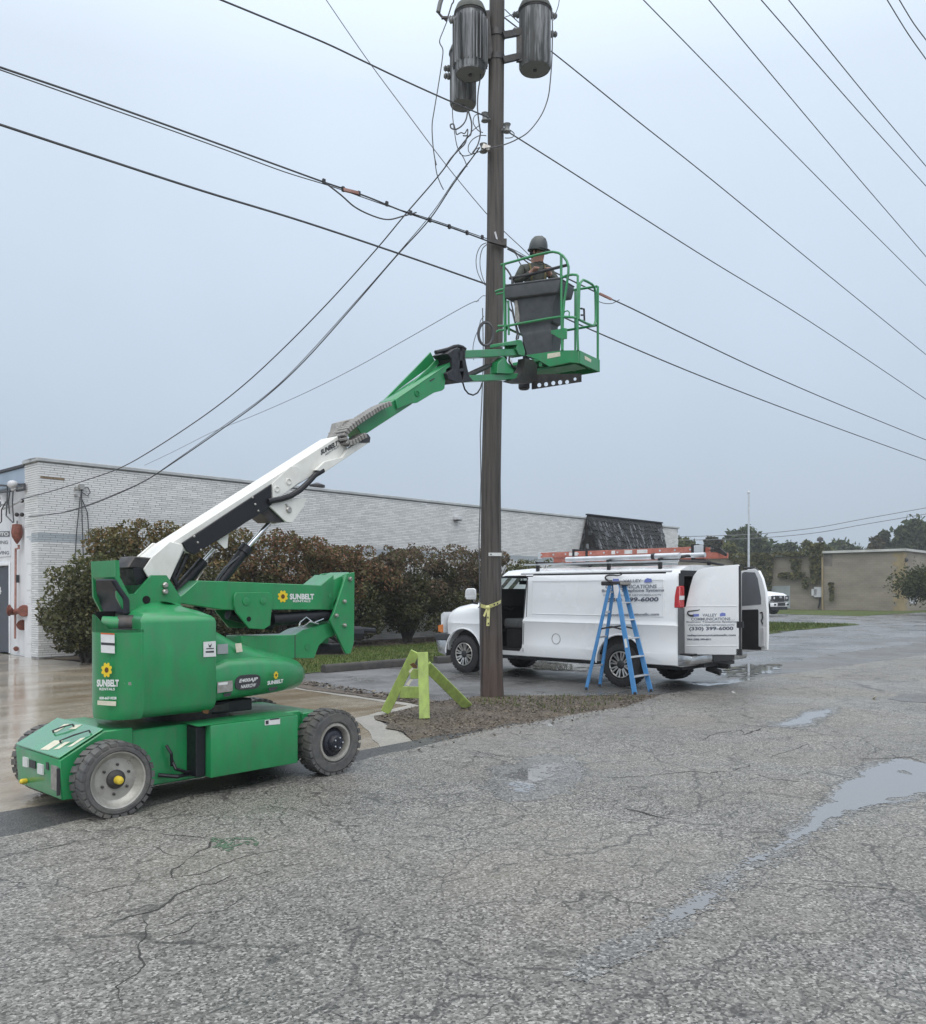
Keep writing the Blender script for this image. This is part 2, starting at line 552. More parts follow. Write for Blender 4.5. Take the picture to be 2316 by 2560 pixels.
# =================================================================== GROUND AND SURFACES
def ground_mat(name, cols, stone_scale, big=0.15, rough=(0.4, 0.75), cracks=0.0, bump=0.4, wet=0.0, tint=None, streak=None, rscale=0.6, spec=0.5, alli=0.0):
    m = bpy.data.materials.new(name)
    m.use_nodes = True
    n, l = nodes_of(m)
    b = n["Principled BSDF"]
    b.inputs["Specular IOR Level"].default_value = spec
    g = n.new("ShaderNodeNewGeometry")
    mp = n.new("ShaderNodeMapping")
    mp.inputs["Rotation"].default_value = (0, 0, -AN)
    l.new(g.outputs["Position"], mp.inputs[0])
    P = mp.outputs[0]

    def noise_(scale, detail=5, lo=0.3, hi=0.7, a=0.0, b_=1.0, vec=None, rgh=0.55):
        t = n.new("ShaderNodeTexNoise")
        t.inputs["Scale"].default_value = scale
        t.inputs["Detail"].default_value = detail
        t.inputs["Roughness"].default_value = rgh
        l.new(vec or P, t.inputs["Vector"])
        r = n.new("ShaderNodeMapRange")
        for i, v in zip((1, 2, 3, 4), (lo, hi, a, b_)):
            r.inputs[i].default_value = v
        l.new(t.outputs[0], r.inputs[0])
        return t, r.outputs[0]

    def math_(op, a, b_):
        x = n.new("ShaderNodeMath"); x.operation = op
        for i, v in enumerate((a, b_)):
            if isinstance(v, (int, float)): x.inputs[i].default_value = v
            else: l.new(v, x.inputs[i])
        return x.outputs[0]

    vo = n.new("ShaderNodeTexVoronoi")
    vo.inputs["Scale"].default_value = stone_scale
    l.new(P, vo.inputs["Vector"])
    rp = n.new("ShaderNodeValToRGB")
    el = rp.color_ramp.elements
    el[0].color, el[1].color = (*cols[0], 1), (*cols[-1], 1)
    for i, c in enumerate(cols[1:-1], 1):
        el.new(i / (len(cols) - 1)).color = (*c, 1)
    sx = n.new("ShaderNodeSeparateXYZ")
    l.new(vo.outputs["Color"], sx.inputs[0])
    l.new(sx.outputs[0], rp.inputs[0])
    _, f1 = noise_(0.45, 6, a=1 - big, b_=1 + big)
    _, f2 = noise_(4.0, 4, a=1 - big * 0.8, b_=1 + big * 0.8)
    f = math_('MULTIPLY', f1, f2)
    x = n.new("ShaderNodeVectorMath"); x.operation = 'SCALE'
    l.new(rp.outputs[0], x.inputs[0]); l.new(f, x.inputs["Scale"])
    colour = x.outputs[0]

    def mix(fac, c):
        nonlocal colour
        mx = n.new("ShaderNodeMix"); mx.data_type = 'RGBA'
        l.new(fac, mx.inputs[0]); l.new(colour, mx.inputs[6]); mx.inputs[7].default_value = (*c, 1)
        colour = mx.outputs[2]

    if tint:
        _, tf = noise_(tint[1], 6, 0.42, 0.72, 0, tint[2])
        mix(tf, tint[0])
    if streak:
        m2 = n.new("ShaderNodeMapping")
        m2.inputs["Scale"].default_value = streak[3]
        l.new(P, m2.inputs[0])
        _, sf = noise_(streak[1], 5, 0.45, 0.62, 0, streak[2], vec=m2.outputs[0])
        mix(sf, streak[0])
    height = vo.outputs["Distance"]
    if cracks:
        nt = n.new("ShaderNodeTexNoise")
        nt.inputs["Scale"].default_value = 1.3
        nt.inputs["Detail"].default_value = 6
        l.new(P, nt.inputs["Vector"])
        va = n.new("ShaderNodeVectorMath"); va.operation = 'MULTIPLY_ADD'
        l.new(nt.outputs["Color"], va.inputs[0]); va.inputs[1].default_value = (0.9, 0.9, 0); l.new(P, va.inputs[2])
        total = None
        for sc, w, mlo, mhi, ms in ((0.62, 0.0075, 0.36, 0.48, 0.33), (1.9, 0.0135, 0.37, 0.48, 0.45)) + (((3.8, 0.024, 0.45, 0.53, 0.4),) if alli else ()):
            m3 = n.new("ShaderNodeMapping")
            m3.inputs["Scale"].default_value = (0.8, 1.25, 1)
            l.new(va.outputs[0], m3.inputs[0])
            ve = n.new("ShaderNodeTexVoronoi")
            ve.feature = 'DISTANCE_TO_EDGE'
            ve.inputs["Scale"].default_value = sc
            l.new(m3.outputs[0], ve.inputs["Vector"])
            r = n.new("ShaderNodeMapRange")
            r.inputs[1].default_value, r.inputs[2].default_value = w * 0.45, w
            r.inputs[3].default_value, r.inputs[4].default_value = 1, 0
            l.new(ve.outputs["Distance"], r.inputs[0])
            _, mk = noise_(ms, 4, mlo, mhi, 0, 1)
            c_ = math_('MULTIPLY', r.outputs[0], mk)
            total = c_ if total is None else math_('MAXIMUM', total, c_)
        _, brk = noise_(7.0, 4, 0.36, 0.56, 0.3, 1)
        total = math_('MULTIPLY', total, brk)
        total = math_('MULTIPLY', total, cracks)
        mix(total, (0.024, 0.023, 0.022))
        height = math_('SUBTRACT', height, total)
    l.new(colour, b.inputs["Base Color"])
    _, rr = noise_(rscale, 6, 0.35, 0.65, rough[0], rough[1])
    l.new(rr, b.inputs["Roughness"])
    bp = n.new("ShaderNodeBump")
    bp.inputs["Strength"].default_value = bump
    bp.inputs["Distance"].default_value = 0.012
    l.new(height, bp.inputs["Height"])
    l.new(bp.outputs[0], b.inputs["Normal"])
    return m

m_road = ground_mat("chip_seal_road", [(0.036, 0.034, 0.031), (0.085, 0.081, 0.074), (0.135, 0.130, 0.120), (0.165, 0.160, 0.148), (0.205, 0.198, 0.184), (0.35, 0.340, 0.32)],
                    84, big=0.15, rough=(0.42, 0.7), cracks=0.72, bump=0.28, tint=((0.23, 0.21, 0.165), 0.5, 0.35), alli=1)
m_damp = ground_mat("damp_road", [(0.033, 0.031, 0.029), (0.078, 0.075, 0.070), (0.122, 0.118, 0.110), (0.150, 0.146, 0.137), (0.185, 0.180, 0.169), (0.36, 0.35, 0.33)], 84, big=0.15, rough=(0.18, 0.38), bump=0.18)
m_gutter = ground_mat("dark_wet_asphalt", [(0.03, 0.03, 0.031), (0.055, 0.054, 0.053), (0.085, 0.083, 0.08)], 70, big=0.2, rough=(0.25, 0.6), bump=0.4)
m_lot = ground_mat("parking_asphalt", [(0.10, 0.10, 0.102), (0.145, 0.145, 0.148), (0.19, 0.19, 0.192)], 55, big=0.22, rough=(0.12, 0.55), cracks=0.5,
                   bump=0.15, streak=((0.08, 0.078, 0.072), 0.35, 0.7, (0.5, 1.6, 1)), rscale=0.5)
m_conc = ground_mat("wet_driveway_concrete", [(0.27, 0.235, 0.185), (0.30, 0.265, 0.21), (0.33, 0.295, 0.24)], 40, big=0.14, rough=(0.03, 0.22), bump=0.04,
                    streak=((0.20, 0.155, 0.10), 0.8, 0.75, (0.4, 2.2, 1)), rscale=0.8)
m_concd = ground_mat("pale_concrete", [(0.235, 0.22, 0.19), (0.27, 0.255, 0.222), (0.31, 0.29, 0.255)], 40, big=0.14, rough=(0.3, 0.6), bump=0.08)
m_soil = ground_mat("mulch_soil", [(0.045, 0.035, 0.027), (0.085, 0.066, 0.05), (0.12, 0.098, 0.076)], 45, big=0.3, rough=(0.6, 0.9), bump=0.8, tint=((0.12, 0.09, 0.045), 1.2, 0.5))
m_lawn = ground_mat("lawn_turf", [(0.035, 0.055, 0.014), (0.055, 0.085, 0.02), (0.085, 0.105, 0.032)], 60, big=0.25, rough=(0.8, 0.95), bump=0.6, tint=((0.13, 0.115, 0.045), 1.2, 0.5), spec=0.15)
m_field = ground_mat("rough_ground", [(0.05, 0.06, 0.025), (0.08, 0.09, 0.035), (0.10, 0.10, 0.05)], 8, big=0.25, rough=(0.8, 0.95), bump=0.2, spec=0.1)
m_patch = ground_mat("patch_asphalt", [(0.07, 0.07, 0.071), (0.11, 0.108, 0.105), (0.15, 0.147, 0.142)], 60, big=0.15, rough=(0.35, 0.65), bump=0.4)

def sheet(name, pts, zz, mat, kind="structure", jag=0.0, step=0.25):
    """flat ground sheet from a list of plan points (s, t)"""
    if jag:
        out = []
        for i, a in enumerate(pts):
            b = pts[(i + 1) % len(pts)]
            d = math.hypot(b[0] - a[0], b[1] - a[1])
            k = max(1, min(120, int(d / step)))
            for j in range(k):
                f = j / k
                s, t = a[0] + (b[0] - a[0]) * f, a[1] + (b[1] - a[1]) * f
                out.append((s + noise.noise(Vector((s * 2.1, t * 2.1, zz * 90))) * jag, t + noise.noise(Vector((s * 2.1, t * 2.1, zz * 90 + 7))) * jag + noise.noise(Vector((s * 9, t * 9, 3))) * jag * 0.5))
        pts = out
    b = MB()
    P3 = [W(s, t, zz) for s, t in pts]
    b.v = P3
    b.f = [tuple(tr) for tr in tessellate_polygon([[Vector((p.x, p.y, 0)) for p in P3]])]
    me = b.mesh(name, mat=mat, smooth=0, fix=False)
    bm = bmesh.new(); bm.from_mesh(me)
    for f in bm.faces:
        f.normal_update()
        if f.normal.z < 0: f.normal_flip()
    bm.to_mesh(me); bm.free()
    o = bpy.data.objects.new(name, me)
    link(o)
    o["kind"] = kind
    return o

def gp(q, *pts):
    return [st(onG(z(q, x, y)))[:2] for x, y in pts]

sheet("ground", [(-700, -700), (900, -700), (900, 900), (-700, 900)], -0.045, m_field)
edge = [(-60, 5.9), (0.5, 6.0), (2.0, 6.05), (4.0, 6.2), (5.8, 6.45), (7.8, 6.7), (10.4, 6.65), (12.1, 7.0), (16, 6.95), (24, 6.5), (60, 6.4), (300, 6.4)]
sheet("parking_lot", [(6.0, 6.0), (300, 6.0), (300, 14.9), (44, 14.9), (26, 14.4), (8.5, 14.2)], -0.025, m_lot)
sheet("side_street", [(30, 14.6), (44, 14.6), (300, 14.8), (300, 20.6), (84, 20.5), (62.5, 20.3), (63, 27), (63, 42), (30, 42)], -0.030, m_lot)
sheet("driveway", [(-60, 6.0), (6.2, 6.3), (6.4, 6.6), (7.3, 8.4), (8.55, 8.8), (8.75, 12.2), (9.3, 13.6), (9.0, 22.1), (8.25, 21.75), (8.3, 40), (-60, 40)], -0.021, m_conc)
# paler concrete border along the driveway's far edge and the flared apron
sheet("driveway_edge", [(6.35, 6.55), (7.35, 8.5), (8.6, 8.85), (8.8, 12.2), (9.3, 13.6), (9.2, 13.7), (8.6, 12.2), (8.4, 9.0), (7.15, 8.6), (5.8, 6.5)], -0.017, m_concd, jag=0.05)
sheet("lawn", [(9.25, 14.0), (9.6, 14.0), (13, 14.15), (30, 14.1), (34, 14.3), (34, 19.6), (9.0, 19.7)], -0.013, m_lawn, jag=0.12)
sheet("planting_bed", [(8.85, 19.2), (14, 19.35), (39, 19.4), (39, 21.9), (8.3, 21.9)], -0.009, m_soil, jag=0.2)
sheet("grass_island", [(22, 14.85), (33, 14.7), (44.2, 14.9), (46, 15.6), (44.3, 19.4), (36, 21.7), (22, 21.7)], -0.009, m_lawn, jag=0.2, step=0.6)
sheet("far_lawn", [(60.5, 20.2), (84, 20.35), (300, 20.6), (300, 70), (62, 70), (62.5, 27)], -0.017, m_lawn, jag=0.2, step=1.5)
verge_pts = [(6.2, 6.45), (7.8, 6.6), (10.4, 6.55), (11.9, 7.0), (11.4, 7.5), (10.4, 8.2), (9.9, 8.95), (8.75, 8.95), (8.7, 10.6), (8.9, 13.4), (9.25, 13.9), (9.55, 13.6), (8.75, 12.0), (8.6, 8.75), (7.35, 8.45)]
verge_main = [(6.25, 6.45), (7.8, 6.6), (10.4, 6.55), (12.0, 6.95), (11.4, 7.5), (10.6, 8.2), (9.9, 8.95), (8.85, 9.0), (8.55, 8.8), (7.35, 8.45)]
sheet("leafy_verge", verge_main, -0.005, m_soil, jag=0.16)
sheet("verge_strip", [(8.6, 8.7), (8.95, 8.9), (8.98, 12.0), (9.5, 13.6), (9.3, 13.9), (8.72, 12.2)], -0.008, m_soil, jag=0.10)
sheet("gutter", [(-60, 5.8), (2.0, 5.9), (6.5, 6.3), (8.3, 6.62), (8.2, 6.80), (6.9, 6.78), (5.6, 6.78), (3.5, 6.75), (1.9, 6.72), (-60, 6.9)], -0.004, m_gutter, jag=0.07)
road = sheet("road", [(-60, -60), (300, -60)] + edge[::-1], 0.0, m_road, jag=0.10)
sheet("road_patch", gp((1500, 1600, 2.2353), (1610, 330), (1680, 305), (1830, 305), (1900, 330), (1830, 352), (1700, 345)), 0.004, m_patch, jag=0.03)
sheet("lot_dirt", [(12.0, 6.6), (16, 6.7), (24, 6.45), (36, 6.3), (36, 8.0), (24, 8.4), (17, 8.0), (13, 7.4)], -0.019, m_patch, jag=0.3)

# ------------------------------------------------------------------ standing rain water
m_water = bpy.data.materials.new("rain_water")
m_water.use_nodes = True
wb = m_water.node_tree.nodes["Principled BSDF"]
wb.inputs["Base Color"].default_value = (0.17, 0.17, 0.172, 1)
wb.inputs["Roughness"].default_value = 0.025
wb.inputs["IOR"].default_value = 1.5
wb.inputs["Specular IOR Level"].default_value = 0.8

def inside(p, poly):
    c = False
    j = len(poly) - 1
    for i in range(len(poly)):
        a, b = poly[i], poly[j]
        if (a[1] > p[1]) != (b[1] > p[1]) and p[0] < (b[0] - a[0]) * (p[1] - a[1]) / (b[1] - a[1]) + a[0]:
            c = not c
        j = i
    return c

def edge_dist(p, poly):
    best = 9
    for i in range(len(poly)):
        a, b = poly[i - 1], poly[i]
        dx, dy = b[0] - a[0], b[1] - a[1]
        L2 = dx * dx + dy * dy or 1e-9
        f = max(0, min(1, ((p[0] - a[0]) * dx + (p[1] - a[1]) * dy) / L2))
        best = min(best, math.hypot(p[0] - a[0] - f * dx, p[1] - a[1] - f * dy))
    return best

def puddle(poly, cell, jag, holes, seed, zz=0.0032, thr=0.5, fine=0.0, margin=0.0, grow=0.0, name="puddle", mat=None):
    s0, s1 = min(p[0] for p in poly) - jag - grow, max(p[0] for p in poly) + jag + grow
    t0, t1 = min(p[1] for p in poly) - jag - grow, max(p[1] for p in poly) + jag + grow
    ns, nt = int((s1 - s0) / cell), int((t1 - t0) / cell)
    idx, vs, fs = {}, [], []
    def vid(i, j):
        if (i, j) not in idx:
            idx[(i, j)] = len(vs)
            vs.append(W(s0 + i * cell, t0 + j * cell, zz))
        return idx[(i, j)]
    for i in range(ns):
        for j in range(nt):
            s, t = s0 + (i + .5) * cell, t0 + (j + .5) * cell
            q = Vector((s * 3.2, t * 3.2, seed))
            ds = noise.noise(q) * jag + noise.noise(q * 5) * jag * 0.35
            dt = noise.noise(q + Vector((0, 0, 9))) * jag + noise.noise(q * 5 + Vector((0, 0, 4))) * jag * 0.35
            if grow:
                pp = (s + ds, t + dt)
                ins = inside(pp, poly)
                d_ = edge_dist(pp, poly) * (-1 if ins else 1)
                if d_ > grow: continue
                if d_ > -grow * .4 and noise.noise(Vector((s * 30, t * 30, seed))) * .7 + noise.noise(Vector((s * 8, t * 8, seed))) * .5 < (d_ + grow * .4) / (grow * 1.4) * 1.2 - .55: continue
            elif not inside((s + ds, t + dt), poly): continue
            if margin:
                d_ = edge_dist((s + ds, t + dt), poly)
                if d_ < margin and noise.noise(Vector((s * 30, t * 30, seed))) * .7 + noise.noise(Vector((s * 9, t * 9, seed))) * .5 > d_ / margin * 1.1 - .45: continue
            if holes and noise.noise(Vector((s * 2.6, t * 4.6, seed + 3))) > thr: continue
            if fine and noise.noise(Vector((s * 42, t * 42, seed))) + 0.9 * noise.noise(Vector((s * 5, t * 5, seed + 1))) > fine: continue
            fs.append((vid(i, j), vid(i + 1, j), vid(i + 1, j + 1), vid(i, j + 1)))
    b = MB(); b.v, b.f = vs, fs
    o = part(name, b, mat or m_water, None, smooth=0, fix=False)
    o["kind"] = "structure"
    return o

g4 = (1500, 1600, 2.2353)
MAIN = gp(g4, (2150, 640), (1824, 690), (1700, 665), (1500, 695), (1470, 760), (1310, 810), (1280, 900), (1180, 960), (1150, 1000), (1060, 1080), (1000, 1140), (930, 1195), (820, 1228),
          (790, 1265), (690, 1325), (640, 1385), (700, 1375), (830, 1270), (960, 1225), (1060, 1150), (1200, 1085), (1330, 1000), (1480, 935), (1640, 915), (1824, 865), (2150, 830))
puddle(MAIN, 0.018, 0.06, False, 21.0, zz=0.0016, grow=.14, name="damp_patch", mat=m_damp)
puddle(gp(g4, (690, 1330), (560, 1420), (330, 1560), (60, 1720), (-140, 1860), (-60, 1890), (190, 1770), (430, 1590), (620, 1460), (720, 1380)), 0.016, 0.05, False, 22.0, zz=0.0020, grow=.10, name="damp_patch", mat=m_damp)
puddle(gp((1150, 1600, 3.316), (200, 1250), (300, 1060), (480, 1010), (640, 960), (940, 960), (1040, 1080), (900, 1220), (700, 1300), (480, 1340)), 0.018, 0.10, False, 23.0, zz=0.0016, grow=.15, name="damp_patch", mat=m_damp)
puddle(gp(g4, (940, 480), (1090, 440), (1150, 400), (1320, 378), (1300, 415), (1180, 475), (1050, 490)), 0.025, 0.07, False, 24.0, zz=0.0016, grow=.15, name="damp_patch", mat=m_damp)
puddle(gp(g4, (2150, 640), (1824, 690), (1700, 665), (1500, 695), (1470, 760), (1310, 810), (1280, 900), (1180, 960), (1150, 1000), (1060, 1080), (1000, 1140), (930, 1195), (820, 1228),
          (790, 1265), (690, 1325), (640, 1385), (700, 1375), (830, 1270), (960, 1225), (1060, 1150), (1200, 1085), (1330, 1000), (1480, 935), (1640, 915), (1824, 865), (2150, 830)), 0.014, 0.07, True, 1.0, thr=0.47, margin=.065)
puddle(gp(g4, (700, 1340), (620, 1395), (520, 1440), (420, 1500), (330, 1580), (420, 1570), (560, 1495), (690, 1400)), 0.012, 0.05, False, 5.0, fine=0.02)
puddle(gp(g4, (955, 478), (1090, 440), (1150, 405), (1310, 382), (1290, 412), (1180, 470), (1050, 482)), 0.018, 0.07, True, 2.0, thr=0.4, margin=.07)
g8 = (1150, 1600, 3.316)
puddle(gp(g8, (290, 1215), (330, 1080), (480, 1040), (620, 1000), (900, 1000), (960, 1090), (860, 1180), (700, 1260), (560, 1300), (400, 1290)), 0.012, 0.10, False, 3.0, fine=0.0, margin=.35)
puddle(gp(r1, (1080, 1490), (1250, 1480), (1500, 1440), (1700, 1470), (1600, 1500), (1400, 1515), (1200, 1510)), 0.05, 0.15, True, 6.0, zz=-0.012, thr=0.25)
puddle(gp(r1, (1280, 1380), (1420, 1340), (1800, 1330), (1780, 1400), (1500, 1430), (1350, 1440)), 0.06, 0.3, True, 8.0, zz=-0.012, thr=0.15)
puddle(gp(q8, (780, 1260), (1000, 1230), (1400, 1270), (1380, 1310), (1000, 1300)), 0.05, 0.1, True, 9.0, zz=-0.012, thr=0.3)

# main cracks of the carriageway: sunken, dirt-filled lines
g5 = (0, 2000, 2.0267)
m_crack = M("crack_dirt", (0.03, 0.029, 0.027), 0.8, var=0.4, vs=20)
cb = MB()
def crack(q, pts, w):
    P = [st(onG(z(q, x, y)))[:2] for x, y in pts]
    path = []
    for a, b in zip(P, P[1:]):
        d = math.hypot(b[0] - a[0], b[1] - a[1])
        k = max(2, int(d / 0.035))
        for j in range(k):
            f = j / k
            path.append((a[0] + (b[0] - a[0]) * f, a[1] + (b[1] - a[1]) * f))
    path.append(P[-1])
    prev = None
    for i, (s, t) in enumerate(path):
        s += noise.noise(Vector((s * 7, t * 7, 1.5))) * 0.045 + noise.noise(Vector((s * 31, t * 31, 2.5))) * 0.015
        t += noise.noise(Vector((s * 7, t * 7, 8.5))) * 0.045 + noise.noise(Vector((s * 31, t * 31, 6.5))) * 0.015
        ww = 0.8 * w * max(0.0, 0.55 + 0.9 * noise.noise(Vector((s * 6, t * 6, 4)))) * min(1, i / 4, (len(path) - 1 - i) / 4 + 0.05)
        a2 = path[min(i + 1, len(path) - 1)]; a1 = path[max(i - 1, 0)]
        dx, dy = a2[0] - a1[0], a2[1] - a1[1]
        L = math.hypot(dx, dy) or 1
        nx, ny = -dy / L * ww / 2, dx / L * ww / 2
        cur = (W(s + nx, t + ny, 0.0024), W(s - nx, t - ny, 0.0024))
        if prev: cb.add([prev[0], prev[1], cur[1], cur[0]], [(0, 1, 2, 3)])
        prev = cur
crack(g5, [(1060, 190), (1050, 235), (960, 300), (890, 360), (860, 420)], 0.022)
crack(g5, [(1050, 195), (900, 180), (780, 165), (690, 145)], 0.016)
crack(g5, [(800, 235), (830, 280), (930, 300)], 0.014)
crack(g5, [(1240, 360), (1100, 420), (990, 440), (910, 480), (830, 540), (650, 605), (540, 625)], 0.020)
crack(g5, [(1620, 310), (1450, 340), (1250, 390), (1100, 425)], 0.014)
crack(g5, [(740, 590), (735, 690), (700, 790), (720, 840), (620, 920), (590, 1000), (650, 1060), (715, 1105)], 0.016)
crack(g5, [(1250, 480), (1120, 560), (1000, 580), (870, 635), (740, 660)], 0.013)
crack(g5, [(1080, 590), (960, 665), (860, 700), (740, 740)], 0.012)
crack(g5, [(0, 290), (180, 260), (430, 210)], 0.012)
crack(g5, [(380, 500), (560, 450), (760, 410)], 0.012)
crack(g5, [(850, 400), (1000, 370), (1180, 300), (1470, 240)], 0.013)
crack(g4, [(560, 570), (640, 525), (790, 500), (800, 530)], 0.02)
crack(g4, [(790, 535), (870, 508), (920, 490)], 0.045)
crack(g4, [(0, 770), (150, 770), (480, 735), (620, 745), (800, 720), (870, 680)], 0.018)
crack(g4, [(850, 740), (960, 775), (1080, 790), (1200, 800)], 0.018)
crack(g4, [(100, 940), (200, 950), (360, 995), (420, 1002)], 0.014)
crack(g4, [(930, 660), (1050, 625), (1130, 590), (1270, 575)], 0.014)
crack(g4, [(1400, 660), (1550, 665), (1720, 655), (1800, 680)], 0.03)
crack(g4, [(820, 1085), (1000, 1070), (1060, 1060)], 0.012)
crack(g4, [(900, 1380), (1060, 1355), (1250, 1370), (1480, 1390), (1824, 1395)], 0.012)
crack(g4, [(1560, 1440), (1700, 1460), (1824, 1485)], 0.012)
crack(g8, [(60, 900), (170, 940), (320, 960), (520, 970)], 0.016)
crack(g8, [(0, 975), (120, 970), (230, 985)], 0.035)
crack(g8, [(370, 1150), (440, 1165), (540, 1185)], 0.018)
crack(g8, [(1340, 1390), (1480, 1420), (1620, 1460), (1800, 1490)], 0.014)
crack(g8, [(100, 1420), (240, 1410), (330, 1405)], 0.014)
o = part("road_crack", cb, m_crack, None, smooth=0, fix=True)
o["kind"] = "structure"

# coolant-green stain under the lift
m_stain = M("green_fluid_stain", (0.085, 0.128, 0.088), 0.4, var=0.3, vs=30)
o = puddle(gp(g5, (1060, 200), (1290, 195), (1300, 235), (1170, 235), (1140, 270), (1090, 240)), 0.010, 0.09, False, 11.0, zz=0.0026, fine=0.02)
o.name = "fluid_stain"
o.data.materials[0] = m_stain

# ------------------------------------------------------------------ leaf litter, grass blades
m_litter = island_colours("dead_leaves", [(0.035, 0.027, 0.021), (0.06, 0.047, 0.036), (0.085, 0.066, 0.049), (0.11, 0.085, 0.06), (0.21, 0.18, 0.14), (0.07, 0.057, 0.046), (0.05, 0.04, 0.032)], 0.65)
lb = MB()
def litter(poly, count, r0, r1, zb):
    s0, s1 = min(p[0] for p in poly), max(p[0] for p in poly)
    t0, t1 = min(p[1] for p in poly), max(p[1] for p in poly)
    k = 0
    while k < count:
        s, t = R.uniform(s0, s1), R.uniform(t0, t1)
        if not inside((s, t), poly): continue
        if noise.noise(Vector((s * 1.6, t * 1.6, 5))) < -0.25 and R.random() < 0.7: 
            k += 1
            continue
        k += 1
        r = R.uniform(r0, r1)
        a = R.uniform(0, 6.28)
        x = Vector((math.cos(a), math.sin(a), R.uniform(-.3, .3))) * r
        y = Vector((-math.sin(a), math.cos(a), R.uniform(-.5, .5))) * r * R.uniform(.4, .8)
        c = W(s, t, zb + R.uniform(0.003, 0.014))
        lift = ZZ * R.uniform(0, r * 0.4)
        lb.add([c - x, c - y + lift * 0.3, c + x + lift, c + y], [(0, 1, 2), (0, 2, 3)])
litter(verge_main, 9000, 0.007, 0.022, -0.004)
litter([(8.6, 8.8), (8.95, 8.9), (9.5, 13.6), (9.2, 13.8)], 700, 0.02, 0.045, 0.0)
litter([(8.9, 19.3), (24, 19.4), (24, 21.5), (8.9, 21.5)], 1500, 0.03, 0.06, 0.0)
litter([(5.8, 6.2), (12, 6.5), (12, 6.9), (6.2, 6.6)], 150, 0.012, 0.03, 0.002)
o = part("leaf_litter", lb, m_litter, None, smooth=0, fix=False)
o["kind"] = "stuff"

m_blade = island_colours("grass_blades", [(0.03, 0.055, 0.012), (0.055, 0.09, 0.02), (0.08, 0.115, 0.03), (0.125, 0.12, 0.05)], 0.8, 0.15, bright=0.25)
gb = MB()
def blades(poly, count, h0, h1, zb):
    s0, s1 = min(p[0] for p in poly), max(p[0] for p in poly)
    t0, t1 = min(p[1] for p in poly), max(p[1] for p in poly)
    k = 0
    while k < count:
        s, t = R.uniform(s0, s1), R.uniform(t0, t1)
        if not inside((s, t), poly): continue
        k += 1
        a = R.uniform(0, 6.28)
        h = R.uniform(h0, h1)
        c = W(s, t, zb)
        w = Vector((math.cos(a), math.sin(a), 0)) * h * 0.16
        tip = c + Vector((R.uniform(-.5, .5) * h, R.uniform(-.5, .5) * h, h))
        gb.add([c - w, c + w, tip], [(0, 1, 2)])
blades([(9.3, 14.1), (30, 14.2), (30, 19.3), (9.1, 19.5)], 26000, 0.03, 0.075, -0.013)
blades([(22, 14.9), (33, 14.8), (44, 15.0), (44.3, 19.2), (36, 21.5), (22, 21.5)], 12000, 0.06, 0.14, -0.01)
blades([(9.2, 6.7), (11.7, 7.0), (10.6, 8.1), (9.9, 8.8), (9.0, 8.8)], 500, 0.02, 0.06, 0.0)
o = part("grass", gb, m_blade, None, smooth=0, fix=False)
o["kind"] = "stuff"

# =================================================================== WHITE BRICK BUILDING
TW, SW = 21.8, 8.2                      # front wall plane and left corner
HT = 4.86
m_mortar = M("recessed_mortar", (0.27, 0.273, 0.28), 0.9, var=0.2, vs=5, bump=0.3)
m_brick = island_colours("painted_white_brick", [(0.56, 0.568, 0.57), (0.63, 0.637, 0.638), (0.68, 0.685, 0.687), (0.73, 0.733, 0.733)], 0.7, 0.3, bright=0.05)
m_band = island_colours("blue_grey_painted_brick", [(0.36, 0.40, 0.435), (0.41, 0.45, 0.48), (0.44, 0.48, 0.51)], 0.7, 0.3)
m_wpaint = M("white_wall_paint", (0.68, 0.69, 0.71), 0.6, var=0.05, vs=2, dirt=(0.36, 0.36, 0.36), ds=1.6, damt=0.4, stretch=(1, 1, 0.5))
m_coping = M("coping_metal", (0.42, 0.44, 0.45), 0.5, var=0.12, vs=3, dirt=(0.25, 0.26, 0.26), ds=2, damt=0.5)
m_fascia = M("blue_fascia", (0.30, 0.37, 0.46), 0.5, var=0.08, vs=1.5)
m_door = M("slate_door", (0.055, 0.062, 0.08), 0.45, var=0.1, vs=4)
m_sign = M("sign_white", (0.64, 0.65, 0.68), 0.45, var=0.04, vs=4)
m_rust = M("red_oxide_iron", (0.20, 0.065, 0.045), 0.65, var=0.3, vs=12, dirt=(0.10, 0.045, 0.035), ds=18, damt=0.6)
m_rustl = M("faded_red_pipe", (0.36, 0.20, 0.17), 0.7, var=0.2, vs=9, dirt=(0.2, 0.07, 0.05), ds=10, damt=0.6)
m_conduit = M("white_conduit", (0.55, 0.56, 0.58), 0.5, var=0.1, vs=10, dirt=(0.3, 0.28, 0.25), ds=9, damt=0.4)
m_roofing = M("flat_roofing", (0.14, 0.14, 0.145), 0.8, var=0.2)

bld = thing("brick_building", "long low white painted brick building with a blue grey band, behind the row of shrubs", "building", W(SW, TW, 0))
b = MB().stbox(SW + 0.012, 39.0, TW + 0.012, TW + 0.35, -0.03, HT - 0.09)
b.stbox(SW + 0.012, SW + 0.30, TW + 0.35, TW + 0.87, -0.03, HT - 0.09)
b.stbox(38.7, 39.0, TW + 0.35, TW + 18, -0.03, HT - 0.09)
part("wall", b, m_mortar, bld)
b = MB().stbox(SW - 0.05, 39.05, TW - 0.05, TW + 0.4, HT - 0.09, HT)
b.stbox(SW - 0.05, SW + 0.35, TW + 0.4, TW + 0.92, HT - 0.09, HT)
part("coping", b, m_coping, bld, bevel=0.012)
part("plaster_patch", MB().stbox(SW - 0.001, SW + 0.012, TW + 0.44, TW + 0.87, -0.02, 3.15), m_wpaint, bld)
part("flat_roof", MB().stbox(SW + 0.36, 38.7, TW + 0.35, TW + 18, HT - 0.5, HT - 0.42), m_roofing, bld)

